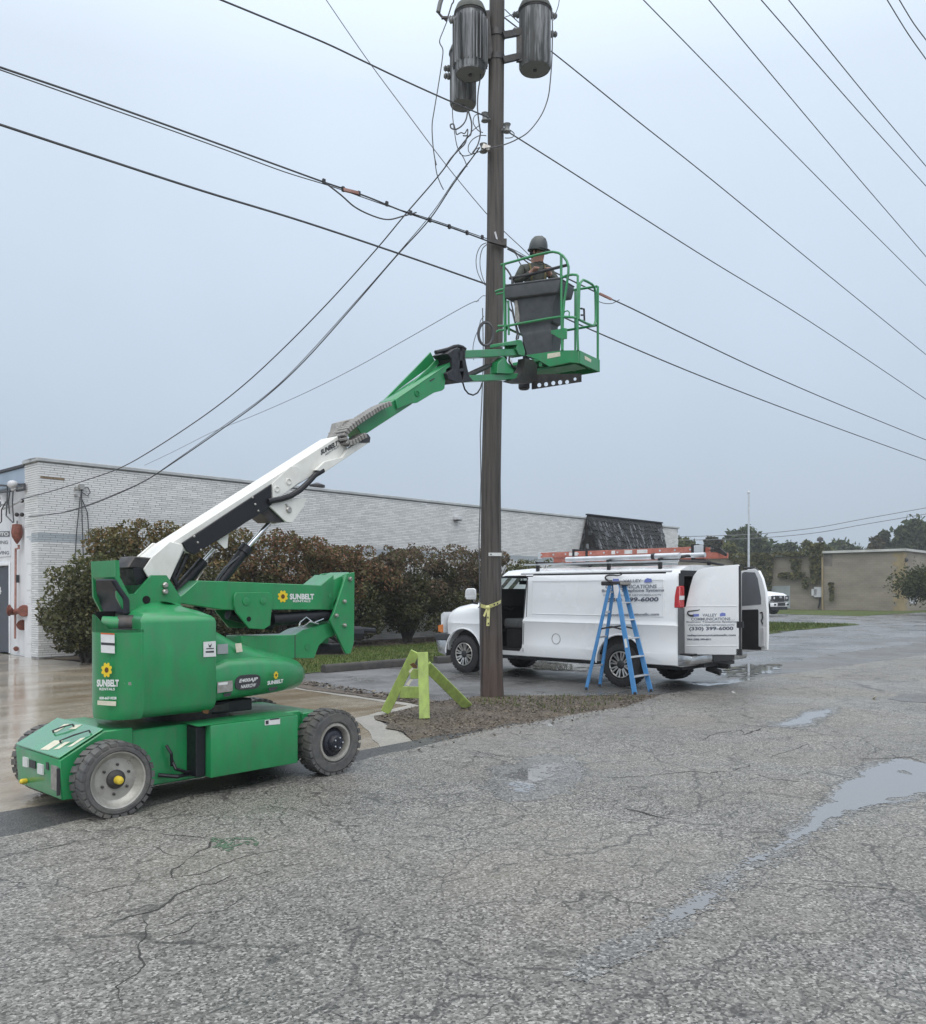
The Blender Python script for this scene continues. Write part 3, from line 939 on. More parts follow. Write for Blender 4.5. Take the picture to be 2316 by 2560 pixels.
BL, BH, JT = 0.292, 0.0435, 0.0115
course = BH + JT
ncourse = int((HT - 0.10) / course)
near, bandb, rest = [], MB(), MB()
z_band0, z_band1 = 2.80, 3.04
def brick_box(mb, s0, s1, z0, side):
    dp = R.uniform(-0.0025, 0.003)
    if side == 'front':
        mb.stbox(s0, s1, TW - dp, TW + 0.014, z0, z0 + BH)
    else:
        mb.stbox(SW - dp, SW + 0.014, s0, s1, z0, z0 + BH)
cand = []
for c in range(ncourse):
    z0 = 0.02 + c * course
    band = z_band0 <= z0 < z_band1 - 0.02
    off = (c % 2) * BL * 0.5 + R.uniform(-0.02, 0.02) + (c % 3) * 0.03
    x = SW - off
    while x < 38.9:
        a, e = max(x, SW), min(x + BL, 38.99)
        if e - a > 0.05:
            cand.append((a, e, z0, band, 'front'))
        x += BL + JT
    x = TW - off * 0.8
    while x < TW + 0.87:
        a, e = max(x, TW + 0.016), min(x + BL, TW + 0.87)
        # the pilaster's left half is rendered smooth in places
        smooth_gap = a > TW + 0.45 and z0 < 3.1
        if e - a > 0.05 and not smooth_gap:
            cand.append((a, e, z0, band, 'left'))
        x += BL + JT
mesh_cache = {}
n_single = 0
for a, e, z0, band, side in cand:
    single = (not band) and ((side == 'front' and a < SW + 2.15 and 3.1 < z0 < 4.75) or (side == 'left' and z0 > 3.6)) and n_single < 290
    if single:
        n_single += 1
        L = round(e - a, 2)
        key = (L, side)
        if key not in mesh_cache:
            mb = MB()
            if side == 'front': mb.obox((0, 0, 0), U * L, V * 0.014, ZZ * BH)
            else: mb.obox((0, 0, 0), U * 0.014, V * L, ZZ * BH)
            mesh_cache[key] = mb.mesh("brick", mat=m_brick, smooth=0)
        o = bpy.data.objects.new("brick", mesh_cache[key])
        link(o, bld)
        dp = R.uniform(-0.002, 0.003)
        o.location = (W(a, TW - dp, z0) if side == 'front' else W(SW - dp, a, z0)) - bld.location
    else:
        brick_box(bandb if band else rest, a, e, z0, side)
part("brick_courses", rest, m_brick, bld, smooth=0, fix=False, kind="stuff")
part("band_bricks", bandb, m_band, bld, smooth=0, fix=False, kind="stuff")
# damaged brown brick under the coping
part("stained_brick", MB().stbox(SW + 0.05, SW + 0.62, TW - 0.012, TW + 0.002, 4.36, 4.41), M("bare_brown_brick", (0.20, 0.15, 0.10), 0.8, var=0.4, vs=20), bld)

# --- dark shingled mansard over the entrance near the far end
m_shingle = island_colours("weathered_black_shingles", [(0.008, 0.008, 0.009), (0.014, 0.014, 0.015), (0.022, 0.021, 0.02), (0.035, 0.034, 0.033), (0.014, 0.015, 0.018)], 0.55)
m_shinglew = island_colours("bleached_shingles", [(0.05, 0.052, 0.056), (0.10, 0.105, 0.115), (0.19, 0.20, 0.215)], 0.6)
man_t = TW - 1.3
def mpt(x, y, t): return st(onT(z(r6, x, y), t))
sl0, _, zt0 = mpt(195, 125, TW - 0.1)
sl1, _, zt1 = mpt(1510, 270, TW - 0.1)
sb0 = mpt(20, 800, TW)[0]
sb1 = mpt(1640, 740, man_t)[0]
zb = mpt(20, 800, man_t)[2] - .12
ztop = zt0
mb_ = MB()
A0, A1 = W(sl0, TW - 0.1, ztop), W(sl1, TW - 0.1, ztop)
B0, B1 = W(sb0, man_t, zb), W(sb1, man_t, zb)
C0m, C1m = W(sb0, TW - 0.02, zb), W(sb1, TW - 0.02, zb)
mb_.add([A0, A1, B0, B1, C0m, C1m], [(0, 1, 3, 2), (0, 2, 4), (1, 5, 3), (2, 3, 5, 4), (0, 4, 5, 1)])
part("mansard_roof", mb_, M("mansard_felt", (0.012, 0.012, 0.013), 0.7), bld)
sh, shw = MB(), MB()
def shingles(P0, P1, Q0, Q1, rows, cols):
    """rows of tabs between top edge P and bottom edge Q"""
    nrm = ((P1 - P0).cross(Q0 - P0)).normalized()
    if nrm.dot(EYEV - P0) < 0: nrm = -nrm
    for r in range(rows):
        for c in range(-1, cols + 1):
            f0, f1 = r / rows, min(1, (r + 1.35) / rows)
            x0, x1 = (c + (r % 2) * .5) / cols + 0.004, (c + 1 + (r % 2) * .5) / cols - 0.004
            x0, x1 = max(0, x0), min(1, x1)
            if x1 - x0 < 0.01: continue
            def pt(x, f): return P0.lerp(P1, x).lerp(Q0.lerp(Q1, x), f)
            l0, l1 = 0.012, 0.03 + R.uniform(0, 0.035)
            f1 += R.uniform(-.03, .03)
            vs = [pt(x0, f0) + nrm * l0, pt(x1, f0) + nrm * l0, pt(x1, f1) + nrm * l1, pt(x0, f1) + nrm * l1, pt(x1, f1), pt(x0, f1)]
            (shw if R.random() < 0.42 and r > 0 and noise.noise(Vector((c * .3, r * .25, 2))) > -.1 else sh).add(vs, [(0, 1, 2, 3), (3, 2, 4, 5)])
shingles(A0, A1, B0, B1, 9, 54)
shingles(W(sl0, TW - 0.1, ztop), A0, C0m, B0, 12, 6)
part("roof_shingles", sh, m_shingle, bld, smooth=0, fix=False, kind="stuff")
part("bleached_shingles", shw, m_shinglew, bld, smooth=0, fix=False, kind="stuff")
part("ridge_cap", MB().bar(A0 + ZZ * .03, A1 + ZZ * .03, 0.14, 0.06), m_black, bld)

# --- left end: recessed white service wall with door and signs
SR = SW + 0.14
yard = thing("service_wall", "white side wall with a slate door and shipping sign at the far left", "wall", W(SR, TW + 0.9, 0))
DT0 = st(onS(z(q1, 82, 1400), SR))[1]           # door's right edge
dz1 = st(onS(z(q1, 80, 1055), SR))[2]
b = MB().stbox(SR, SR + 0.2, TW + 0.88, DT0, -0.03, 4.28)
b.stbox(SR, SR + 0.2, DT0, DT0 + 0.95, dz1, 4.28)
b.stbox(SR, SR + 0.2, DT0 + 0.95, TW + 16, -0.03, 4.28)
part("wall", b, m_wpaint, yard)
part("fascia", MB().stbox(SR - 0.12, SR + 0.1, TW + 0.88, TW + 16, 4.285, 4.72), m_fascia, yard, bevel=0.01)
part("coping", MB().stbox(SR - 0.16, SR + 0.2, TW + 0.885, TW + 16, 4.722, 4.79), m_ink, yard)
dr = part("door", MB().stbox(SR + 0.05, SR + 0.10, DT0 + 0.01, DT0 + 0.94, 0.0, dz1 - 0.01), m_door, yard, bevel=0.004)
part("door_frame", MB().stbox(SR - 0.03, SR - 0.001, DT0 - 0.09, DT0 - 0.004, 0, dz1 + 0.1).stbox(SR - 0.03, SR - 0.001, DT0 - 0.004, DT0 + 1.05, dz1 + 0.006, dz1 + 0.1), m_wpaint, yard, bevel=0.004)
pS = lambda p: onS(p, SR + 0.046)
letter_px("4", q1, -22, 1235, 12, 1295, pS, m_decal, dr, bold=0.03)
sg = part("sign_panel", MB().prism([onS(z(q1, x, y), SR - 0.02) for x, y in ((-170, 1000), (88, 975), (85, 690), (-170, 700))], U * 0.018), m_sign, yard)
pS2 = lambda p: onS(p, SR - 0.024)
letter_px("SHIPPING", q1, -90, 846, 66, 875, pS2, m_inkg, sg, bold=0.02)
letter_px("&", q1, -22, 893, 6, 918, pS2, m_inkg, sg, bold=0.02)
letter_px("RECEIVING", q1, -90, 933, 76, 962, pS2, m_inkg, sg, bold=0.02)
fr = part("name_frame", MB().prism([onS(z(q1, x, y), SR - 0.028) for x, y in ((-120, 815), (80, 812), (80, 765), (-120, 770))], U * 0.006), m_inkg, yard)
pS3 = lambda p: onS(p, SR - 0.032)
letter_px("AUTO", q1, -60, 775, 72, 805, pS3, m_decal, fr, bold=0.04)

def S9(x, y, d=0.1): return onS(z(q9, x, y), SR - d)
pipe = thing("sprinkler_pipe", "faded red sprinkler drain pipe running down the white wall beside the slate door", "pipe", W(SR - 0.1, TW + 1.2, 0))
part("riser", MB().tube([S9(188, 735), S9(190, 770), S9(158, 775), S9(156, 1200), S9(152, 1680)], 0.028, 10), m_rustl, pipe)
part("bracket", MB().cbox(S9(173, 1077, .06), U * .04, V * .03, ZZ * .10), m_ink, pipe)
bell = thing("alarm_gong", "rusty red sprinkler alarm gong shaped like a lantern on the white wall", "alarm", S9(172, 520))
part("body", MB().lathe([(0.01, -0.02), (0.11, 0.0), (0.125, 0.09), (0.135, 0.2), (0.12, 0.31), (0.06, 0.42), (0.015, 0.49)], S9(172, 530, .16), -ZZ, 16), m_rust, bell)
part("hanger", MB().tube([S9(172, 530, .16), S9(172, 505, .1), S9(172, 495, .0)], 0.015, 6), m_ink, bell)
sia = thing("fire_inlet", "rusty red twin fire department inlet above the lower valve on the white wall", "fire inlet", S9(150, 1410))
part("cross_pipe", MB().tube([S9(90, 1400, .2), S9(130, 1415, .14), S9(200, 1400, .16), S9(225, 1400, .2)], 0.075, 12), m_rust, sia)
part("flange", MB().lathe([(0.12, 0), (0.15, 0.03), (0.10, 0.06), (0.06, 0.10)], S9(82, 1395, .30), (U * 0.6 - V * 0.5), 16), m_rust, sia)
part("flange", MB().lathe([(0.13, 0), (0.15, 0.03), (0.09, 0.07), (0.06, 0.12)], S9(240, 1400, .22), (U * 0.5 + V * .8), 16), m_rust, sia)
lv = thing("lower_valve", "rusty red flared valve low on the white wall, under the twin inlet", "valve", S9(240, 1540))
part("body", MB().lathe([(0.035, 0), (0.05, .12), (.055, .22), (.13, .30), (.135, .33), (.02, .335)], S9(175, 1540, .1), -V, 14), m_rust, lv)
tp = thing("wall_tap", "small rusty tap just above the ground beside the door", "tap", S9(170, 1780))
part("body", MB().lathe([(0.02, 0), (0.03, .08), (.06, .13), (.065, .16), (.01, .165)], S9(140, 1780, .08), -V, 10), m_rust, tp)
wh = thing("service_head", "grey electric service mast with black cables on the white wall above the gong", "electric mast", S9(120, 100))
part("weather_head", MB().ball(S9(128, 125, .3), 0.13, 8, (1, 1, .8)).bar(S9(120, 100, .3), S9(150, 180, .25), .12, .12), m_conduit, wh)
part("crossbar", MB().bar(S9(-60, 130, .25), S9(85, 140, .25), .05, .05).bar(S9(-60, 215, .25), S9(110, 195, .25), .04, .04).bar(S9(180, 125, .2), S9(248, 122, .2), .04, .04).bar(S9(248, 122, .2), S9(248, 175, .2), .04, .04).bar(S9(248, 175, .2), S9(170, 190, .2), .05, .05), m_ink, wh)
cbm = MB()
for P in ([(75, 130), (72, 300), (62, 440), (130, 510)], [(100, 180), (85, 300), (95, 420)], [(132, 190), (125, 320), (138, 510)], [(60, 300), (15, 380), (15, 500), (0, 515)], [(0, 300), (10, 340), (-20, 370)]):
    cbm.tube([S9(x, y, .22) for x, y in P], 0.017, 6)
part("cable", cbm, m_wire, wh)
part("conduit", MB().tube([S9(210, 285, .15), S9(110, 340, .15), S9(30, 370, .15)], 0.035, 8).tube([S9(-10, 250, .15), S9(40, 240, .15), S9(50, 330, .15)], 0.08, 10), m_conduit, wh)
for x_, y_ in ((170, 430), (222, 430), (220, 290)):
    part("insulator", MB().ball(S9(x_, y_, .08), .055, 6), m_steel, wh)

# cables pinned to the front wall above the first shrub
def T1(x, y, d=0.05): return onT(z(q1, x, y), TW - d)
wc = thing("wall_cables", "dark cables splayed down the brick front from one hook left of the shrubs", "cable", T1(680, 400))
for P in ([(690, 405), (670, 520), (645, 760), (630, 1000)], [(685, 405), (688, 600), (695, 800), (700, 1000)], [(690, 500), (735, 610), (745, 760), (740, 930)],
          [(690, 440), (735, 470), (758, 440), (740, 400), (700, 402)]):
    part("strand", MB().tube([T1(x, y) for x, y in P], 0.013, 6), m_wire, wc)
part("hook", MB().cbox(T1(683, 395), U * .06, V * .05, ZZ * .06).cbox(T1(640, 405), U * .03, V * .04, ZZ * .03).cbox(T1(640, 463), U * .03, V * .04, ZZ * .03), m_zinc, wc)
# roof vent and wall light of the brick building
vt = thing("roof_vent", "small dark mushroom vent on the parapet of the white building", "vent", onT((793, 1222), TW + 1.0))
p_ = onT((793, 1222), TW + 1.0)
part("stack", MB().lathe([(0.12, -0.7), (0.12, 0.02)], p_, ZZ, 12), m_ink, vt)
part("cap", MB().lathe([(0.10, 0.02), (0.26, 0.05), (0.26, 0.12), (0.05, 0.2)], p_, ZZ, 14), m_steel, vt)
lp = thing("wall_light", "small box floodlight high on the white brick wall, left of the pole", "light", onT((1139, 1296), TW))
p_ = onT((1139, 1296), TW)
part("housing", MB().cbox(p_ - V * .12, U * .13, V * .12, ZZ * .06), m_conduit, lp, bevel=0.01)
part("lens", MB().cbox(p_ - V * .12 - ZZ * .075, U * .11, V * .10, ZZ * .012), m_ink, lp)

# =================================================================== FAR TAN BLOCK BUILDING
m_block = bpy.data.materials.new("tan_block_wall")
m_block.use_nodes = True
n, l = nodes_of(m_block)
bsd = n["Principled BSDF"]; bsd.inputs["Roughness"].default_value = 0.9
g = n.new("ShaderNodeNewGeometry")
mp = n.new("ShaderNodeMapping"); mp.inputs["Rotation"].default_value = (0, 0, -AN)
l.new(g.outputs["Position"], mp.inputs[0])
sx = n.new("ShaderNodeSeparateXYZ"); l.new(mp.outputs[0], sx.inputs[0])
ad = n.new("ShaderNodeMath"); ad.operation = 'ADD'; l.new(sx.outputs[0], ad.inputs[0]); l.new(sx.outputs[1], ad.inputs[1])
cm = n.new("ShaderNodeCombineXYZ"); l.new(ad.outputs[0], cm.inputs[0]); l.new(sx.outputs[2], cm.inputs[1])
bk = n.new("ShaderNodeTexBrick"); l.new(cm.outputs[0], bk.inputs["Vector"])
bk.inputs["Scale"].default_value = 1.0
bk.inputs["Brick Width"].default_value = 0.4; bk.inputs["Row Height"].default_value = 0.2
bk.inputs["Mortar Size"].default_value = 0.012
bk.inputs["Color1"].default_value = (0.235, 0.205, 0.165, 1); bk.inputs["Color2"].default_value = (0.255, 0.225, 0.18, 1)
bk.inputs["Mortar"].default_value = (0.20, 0.175, 0.14, 1)
nn = n.new("ShaderNodeTexNoise"); nn.inputs["Scale"].default_value = 0.9; nn.inputs["Detail"].default_value = 6
mpz = n.new("ShaderNodeMapping"); mpz.inputs["Scale"].default_value = (0.6, 0.6, 1.6); l.new(mp.outputs[0], mpz.inputs[0]); l.new(mpz.outputs[0], nn.inputs["Vector"])
rr = n.new("ShaderNodeMapRange"); rr.inputs[1].default_value = .3; rr.inputs[2].default_value = .7; rr.inputs[3].default_value = .78; rr.inputs[4].default_value = 1.15
l.new(nn.outputs[0], rr.inputs[0])
xx = n.new("ShaderNodeVectorMath"); xx.operation = 'SCALE'; l.new(bk.outputs[0], xx.inputs[0]); l.new(rr.outputs[0], xx.inputs["Scale"])
l.new(xx.outputs[0], bsd.inputs["Base Color"])
m_quoin = M("yellow_brick_quoin", (0.27, 0.215, 0.125), 0.9, var=0.15, vs=2)
m_fdoor = M("pale_grey_door", (0.27, 0.30, 0.31), 0.6, var=0.15, vs=2)
m_stainw = M("dark_wall_stain", (0.14, 0.125, 0.11), 0.9, var=0.25, vs=2)

SF = 78.5
corner = st(onS(z(r2, 1660, 972), SF))
seam = st(onS(z(r2, 1062, 700), SF))
tl = 40.0
tan = thing("block_building", "low tan concrete block building half covered in ivy, far beyond the parking lot", "building", W(SF, corner[1], 0))
HF = st(onS(z(r2, 1660, 508), SF))[2]
part("wall", MB().stbox(SF, SF + 0.4, corner[1], seam[1], -0.05, HF - .2), m_block, tan)
part("side_wall", MB().stbox(SF + 0.4, SF + 40, corner[1], corner[1] + .4, -0.05, HF - .2), m_block, tan)
part("rear_wing", MB().stbox(SF + 0.35, SF + 0.8, seam[1] + 0.01, tl + 14, -0.05, HF - .35), m_block, tan)
q_ = MB()
for k in range(13):
    w = 0.55 if k % 2 else 0.85
    q_.stbox(SF - 0.02, SF - 0.001, corner[1] - 0.02, corner[1] + w, k * 0.38, k * 0.38 + 0.375)
    q_.stbox(SF - 0.001, SF + w, corner[1] - 0.02, corner[1] - 0.001, k * 0.38, k * 0.38 + 0.375)
part("quoin", q_, m_quoin, tan)
part("roof_edge", MB().stbox(SF - 0.25, SF + 40, corner[1] - 0.25, seam[1], HF - .2, HF).stbox(SF + 0.1, SF + 12, seam[1] + .01, tl + 14, HF - .35, HF - .15), M("pale_roof_edge", (0.45, 0.45, 0.43), 0.6, var=0.2, vs=1), tan)
def S2(x, y, d=0.05): return onS(z(r2, x, y), SF - d)
part("stain", MB().prism([S2(x, y, .004) for x, y in ((1068, 545), (1132, 545), (1130, 640), (1068, 640))], U * 0.002), m_stainw, tan)
fd = part("door", MB().prism([onS(z(r2, x, y), SF + 0.30) for x, y in ((760, 950), (818, 950), (816, 782), (680, 785), (680, 950))], U * 0.04), m_fdoor, tan)
part("downpipe", MB().tube([S2(1055, 520, .1), S2(1058, 962, .1)], 0.09, 8), m_quoin, tan)
part("meter_box", MB().cbox(S2(1027, 830, -.2), U * .12, V * .35, ZZ * .45).cbox(S2(1000, 832, -.2), U * .12, V * .25, ZZ * .3), m_conduit, tan)
part("meter_pipe", MB().tube([S2(1038, 860, -.2), S2(1038, 905, -.2), S2(1025, 945, -.2)], 0.07, 6), m_steel, tan)
part("wall_lamp", MB().ball(onT(z(r2, 1677, 592), corner[1] - .1), .18, 5), m_ink, tan)
fw = part("window", MB().prism([onT(z(r2, x, y), corner[1] - .01) for x, y in ((1705, 905), (1752, 905), (1752, 800), (1705, 800))], V * 0.005), m_ink, tan)
pw = [onT(z(r2, x, y), corner[1] - .05) for x, y in ((1705, 908), (1752, 908), (1752, 798), (1705, 798))]
fb = MB()
for i in range(4): fb.bar(pw[i], pw[(i + 1) % 4], .06, .14)
fb.bar((pw[0] + pw[1]) / 2, (pw[2] + pw[3]) / 2, .06, .10)
part("frame", fb, m_conduit, fw)
rv = thing("roof_stack", "small black stack on the roof of the tan block building", "vent", S2(1040, 480))
part("stack", MB().tube([S2(1040, 530, -2), S2(1040, 450, -2)], .12, 8), m_ink, rv)
part("cap", MB().lathe([(.12, 0), (.3, .05), (.26, .3), (.05, .45)], S2(1040, 455, -2), ZZ, 10), m_ink, rv)

# =================================================================== VEGETATION
def leaves(mb, centre, rad, count, size, squash=(1, 1, 1), shell=0.35):
    for _ in range(count):
        while True:
            d = Vector((R.uniform(-1, 1), R.uniform(-1, 1), R.uniform(-1, 1)))
            if 0.05 < d.length <= 1: break
        rr = d.length ** shell
        d = d.normalized() * rr
        c = centre + Vector((d.x * rad * squash[0], d.y * rad * squash[1], d.z * rad * squash[2]))
        nrm = Vector((R.gauss(0, 1), R.gauss(0, 1), R.gauss(0.6, 1))).normalized()
        x = nrm.orthogonal().normalized()
        a = R.uniform(0, 6.28)
        y = nrm.cross(x)
        x, y = x * math.cos(a) + y * math.sin(a), y * math.cos(a) - x * math.sin(a)
        s = size * R.uniform(0.6, 1.35)
        mb.add([c - x * s, c - y * s * .55, c + x * s, c + y * s * .55], [(0, 1, 2), (0, 2, 3)])

def limbs(mb, base, tips, r0):
    for tip in tips:
        mid = base.lerp(tip, 0.5) + Vector((R.uniform(-.15, .15), R.uniform(-.15, .15), .1))
        mb.tube([base + Vector((R.uniform(-.12, .12), R.uniform(-.12, .12), -0.02)), mid, tip], [r0, r0 * .7, r0 * .25], 6)

m_bark = M("shrub_bark", (0.045, 0.038, 0.032), 0.85, var=0.3, vs=14)
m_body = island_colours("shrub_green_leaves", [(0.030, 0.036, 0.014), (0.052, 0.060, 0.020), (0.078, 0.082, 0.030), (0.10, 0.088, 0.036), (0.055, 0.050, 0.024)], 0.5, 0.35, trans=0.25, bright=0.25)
def shrub(px, ptop, half, tmid, label, cols, zb=0.35, n=6500, name="shrub"):
    y_top = onT((px, ptop), tmid)
    s = st(y_top)[0]
    H = y_top.z
    m = island_colours("shrub_leaves", cols, 0.55, 0.3, trans=0.25, bright=0.22)
    root = thing(name, label, "shrub", W(s, tmid, 0), "shrubs along the white brick wall")
    mb, lm, tb2 = MB(), MB(), MB()
    tips = []
    k = 0
    while k < 54:
        ds, dt, dz = R.uniform(-1, 1), R.uniform(-1, 1), R.uniform(0, 1)
        if (ds ** 2 + (dt * .9) ** 2) > 1.0 - 0.55 * max(0, dz - .45): continue
        k += 1
        rad = R.uniform(.26, .46)
        c = W(s + ds * half * 1.08, tmid + dt * 0.85, zb + 0.12 + dz * (H - zb - 0.42))
        tips.append(c)
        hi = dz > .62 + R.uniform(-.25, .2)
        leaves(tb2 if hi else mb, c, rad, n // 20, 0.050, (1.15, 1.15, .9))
    for k in range(14):                                     # stray sprigs on the outline
        a = R.uniform(-1, 1)
        c = W(s + a * half, tmid + R.uniform(-.7, .4), H - 0.22 - 0.35 * a * a + R.uniform(-.1, .16))
        leaves(tb2, c, R.uniform(.10, .2), n // 200, 0.05)
        tips.append(c)
    limbs(lm, W(s, tmid, 0), tips[::3], 0.035)
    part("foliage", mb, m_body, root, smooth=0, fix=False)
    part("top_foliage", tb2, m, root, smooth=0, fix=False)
    part("stem", lm, m_bark, root)
    return root

GRN = [(0.0404, 0.0528, 0.0186), (0.0714, 0.0838, 0.0279), (0.1087, 0.1149, 0.0435), (0.1552, 0.1304, 0.0559)]
OLV = [(0.0575, 0.0558, 0.022), (0.1048, 0.098, 0.0338), (0.1656, 0.1352, 0.0473), (0.2113, 0.1268, 0.0575), (0.1014, 0.1115, 0.0372)]
RED = [(0.0553, 0.0439, 0.0228), (0.1073, 0.0845, 0.0358), (0.1869, 0.1008, 0.0553), (0.2519, 0.1235, 0.0748), (0.1008, 0.1008, 0.0358), (0.1382, 0.1219, 0.0455)]
BRN = [(0.045, 0.039, 0.027), (0.09, 0.072, 0.048), (0.1425, 0.093, 0.063), (0.1725, 0.114, 0.075), (0.078, 0.081, 0.033), (0.105, 0.105, 0.045)]
shrub(218, 1385, 0.74, 19.9, "low rounded green shrub at the left end of the row, beside the bare brick corner", GRN, 0.3, 5200)
shrub(365, 1298, 1.35, 20.3, "tall olive shrub rising above the left end of the row, behind the lift's tower", OLV, 0.3, 7500)
shrub(510, 1318, 1.3, 20.4, "olive and russet shrub behind the lift's white boom", OLV, 0.3, 7000)
shrub(690, 1330, 1.5, 20.3, "reddest shrub of the row, under the lift boom's lower bracket", RED, 0.3, 7500)
shrub(860, 1362, 1.6, 20.3, "russet and green shrub just beyond the end of the green lift arm", RED, 0.35, 7500)
shrub(1020, 1366, 1.7, 20.3, "dark olive shrub with bare stems, left of the van's bonnet", BRN, 0.45, 8000)
shrub(1175, 1368, 1.8, 20.3, "brownish shrub directly behind the utility pole", BRN, 0.4, 8000)
shrub(1330, 1395, 1.7, 20.4, "low green shrub showing just over the van's cab", GRN, 0.3, 5000)

m_trunk = M("tree_bark", (0.05, 0.045, 0.04), 0.9, var=0.3, vs=4)
def tree(px, ptop, D, wpx, cols, label, clumps=26, leaf=0.42, zlow=0.4, name="tree", group="trees behind the tan building", n=150, trunk=0.25):
    top = onD((px, ptop), D)
    half = wpx / 2 / F * D
    H = top.z
    base = Vector((top.x, top.y, 0))
    m = island_colours("tree_leaves", cols, 0.7, 0.2, trans=0.15, bright=0.25)
    root = thing(name, label, "tree", base, group)
    mb, lm = MB(), MB()
    tips = []
    cz = (H + zlow) / 2
    k = 0
    clumps = int(clumps * 1.7)
    while k < clumps:
        d = Vector((R.uniform(-1, 1), R.uniform(-1, 1), R.uniform(-1, 1)))
        if d.length > 1: continue
        k += 1
        rad = half * R.uniform(.26, .46)
        c = base + Vector((d.x * half * .85, d.y * half * .6, cz + d.z * ((H - zlow) / 2 - rad * .8)))
        tips.append(c)
        leaves(mb, c, rad, n, leaf * 1.05, (1, 1, .8))
        leaves(mb, c, rad * 1.5, n // 6, leaf * .9, (1, 1, .85), shell=.25)
    lm.tube([base - ZZ * .1, base + ZZ * zlow, base + ZZ * cz], [trunk, trunk * .8, trunk * .4], 8)
    limbs(lm, base + ZZ * zlow * .9, tips[::4], trunk * .4)
    part("crown", mb, m, root, smooth=0, fix=False)
    part("trunk", lm, m_trunk, root)
    return root

TG = [(0.028, 0.042, 0.020), (0.042, 0.060, 0.026), (0.06, 0.080, 0.034), (0.08, 0.095, 0.045)]
TY = [(0.055, 0.068, 0.022), (0.09, 0.10, 0.03), (0.115, 0.12, 0.04), (0.07, 0.075, 0.028)]
TR = [(0.035, 0.038, 0.018), (0.06, 0.055, 0.022), (0.085, 0.065, 0.03), (0.05, 0.055, 0.022)]
tree(1865, 1312, 118, 128, TG, "broad dark round tree behind the flagpole, its crown full of sky gaps", 34, .45)
tree(1779, 1322, 110, 62, TR, "narrow bronze green tree left of the broad round tree", 20, .4)
tree(1722, 1342, 105, 80, TY, "low yellow green tree at the left end of the far trees", 20, .38)
tree(1815, 1352, 100, 70, TY, "low yellow green thicket in front of the broad round tree", 16, .36)
tree(1968, 1338, 125, 74, TG, "rounded dark green tree just right of the gap beside the flagpole", 22, .42)
tree(2019, 1334, 112, 46, TY, "slim yellow green tree behind the ivy corner and roof stack", 18, .36)
tree(2105, 1331, 135, 112, TG, "wide flat topped green tree over the middle of the tan building", 28, .46)
tree(2190, 1340, 120, 60, TR, "bronze tinged tree between the flat topped one and the tallest at right", 18, .4)
tree(2212, 1321, 122, 48, TG, "narrow upright green tree leaning on the tallest one's left side", 16, .4)
tree(2284, 1288, 118, 110, TG, "tallest dark tree at the right end of the far row", 36, .45)
tree(2360, 1310, 125, 100, TG, "dark green tree cut by the right edge of the frame, behind the tallest", 24, .45)
tree(2060, 1356, 104, 70, TY, "low bright thicket showing over the tan roof beside the stack", 16, .36)
tree(2338, 1408, 61, 200, [(0.03, 0.04, 0.014), (0.05, 0.06, 0.022), (0.07, 0.078, 0.03)], "feathery green tree in front of the tan building's corner window", 56, .10, 0.7, n=110, group="small trees by the tan building", trunk=0.12)

m_ivy = island_colours("ivy_leaves", [(0.03, 0.035, 0.012), (0.05, 0.055, 0.018), (0.075, 0.07, 0.022), (0.10, 0.085, 0.03)], 0.7, 0.2, bright=0.3)
def ivy(label, patches):
    mb = MB()
    for x0, x1, y0, y1, cnt in patches:
        for _ in range(cnt):
            fx, fy = R.random(), R.random() ** 1.3
            x = x0 + (x1 - x0) * (0.5 + (fx - .5) * (1.0 - 0.55 * fy))
            y = y0 + (y1 - y0) * fy
            if noise.noise(Vector((x * .02, y * .02, 3))) < -.12 and R.random() < .85: continue
            c = onS(z(r2, x, y), SF + (0.2 if x < 1050 else -0.12) - R.uniform(0, .35))
            nrm = (-U + Vector((R.gauss(0, .6), R.gauss(0, .6), R.gauss(.3, .6)))).normalized()
            xx_ = nrm.orthogonal().normalized() * R.uniform(.10, .22); yy_ = nrm.cross(xx_)
            mb.add([c - xx_, c - yy_ * .7, c + xx_, c + yy_ * .7], [(0, 1, 2, 3)])
    return solo("ivy", mb, m_ivy, label, "ivy", "ivy on the tan block building", smooth=0, fix=False)
ivy("thick mass of ivy on the tan building's left wing, behind the van door", [(330, 700, 548, 640, 1300), (540, 700, 545, 800, 2200), (380, 620, 560, 720, 1500), (600, 690, 640, 900, 600)])
ivy("narrow ivy curtain falling from the roof along the downpipe", [(950, 1062, 470, 760, 1500), (960, 1060, 480, 560, 700), (690, 1000, 538, 560, 260)])
ivy("thin ivy tendrils spread in the middle of the tan building's left wing", [(820, 900, 590, 720, 420), (700, 930, 690, 730, 420), (900, 960, 720, 800, 200)])
ivy("small separate ivy streak low on the wall right of the downpipe", [(1108, 1142, 765, 890, 260)])

# timber wheel stop in front of the lawn
m_stop = M("dark_parking_block", (0.045, 0.042, 0.040), 0.8, var=0.3, vs=6, dirt=(0.09, 0.08, 0.07), ds=5, damt=0.5, bump=0.3)
def stop(s0, s1, t, label):
    o_ = W((s0 + s1) / 2, t, 0)
    b = MB().prism([W(s0, t - .10, -0.03), W(s0, t - .085, .10), W(s0, t - .05, .135), W(s0, t + .05, .135), W(s0, t + .085, .10), W(s0, t + .10, -0.03)], U * (s1 - s0))
    return solo("wheel_stop", b, m_stop, label, "wheel stop", "wheel stops along the lawn", origin=o_, bevel=0.012)
stop(10.75, 13.6, 13.95, "long dark parking stop on the asphalt at the lawn's edge, left of the van")
stop(13.9, 16.6, 13.9, "dark parking stop half hidden behind the van's front wheel")

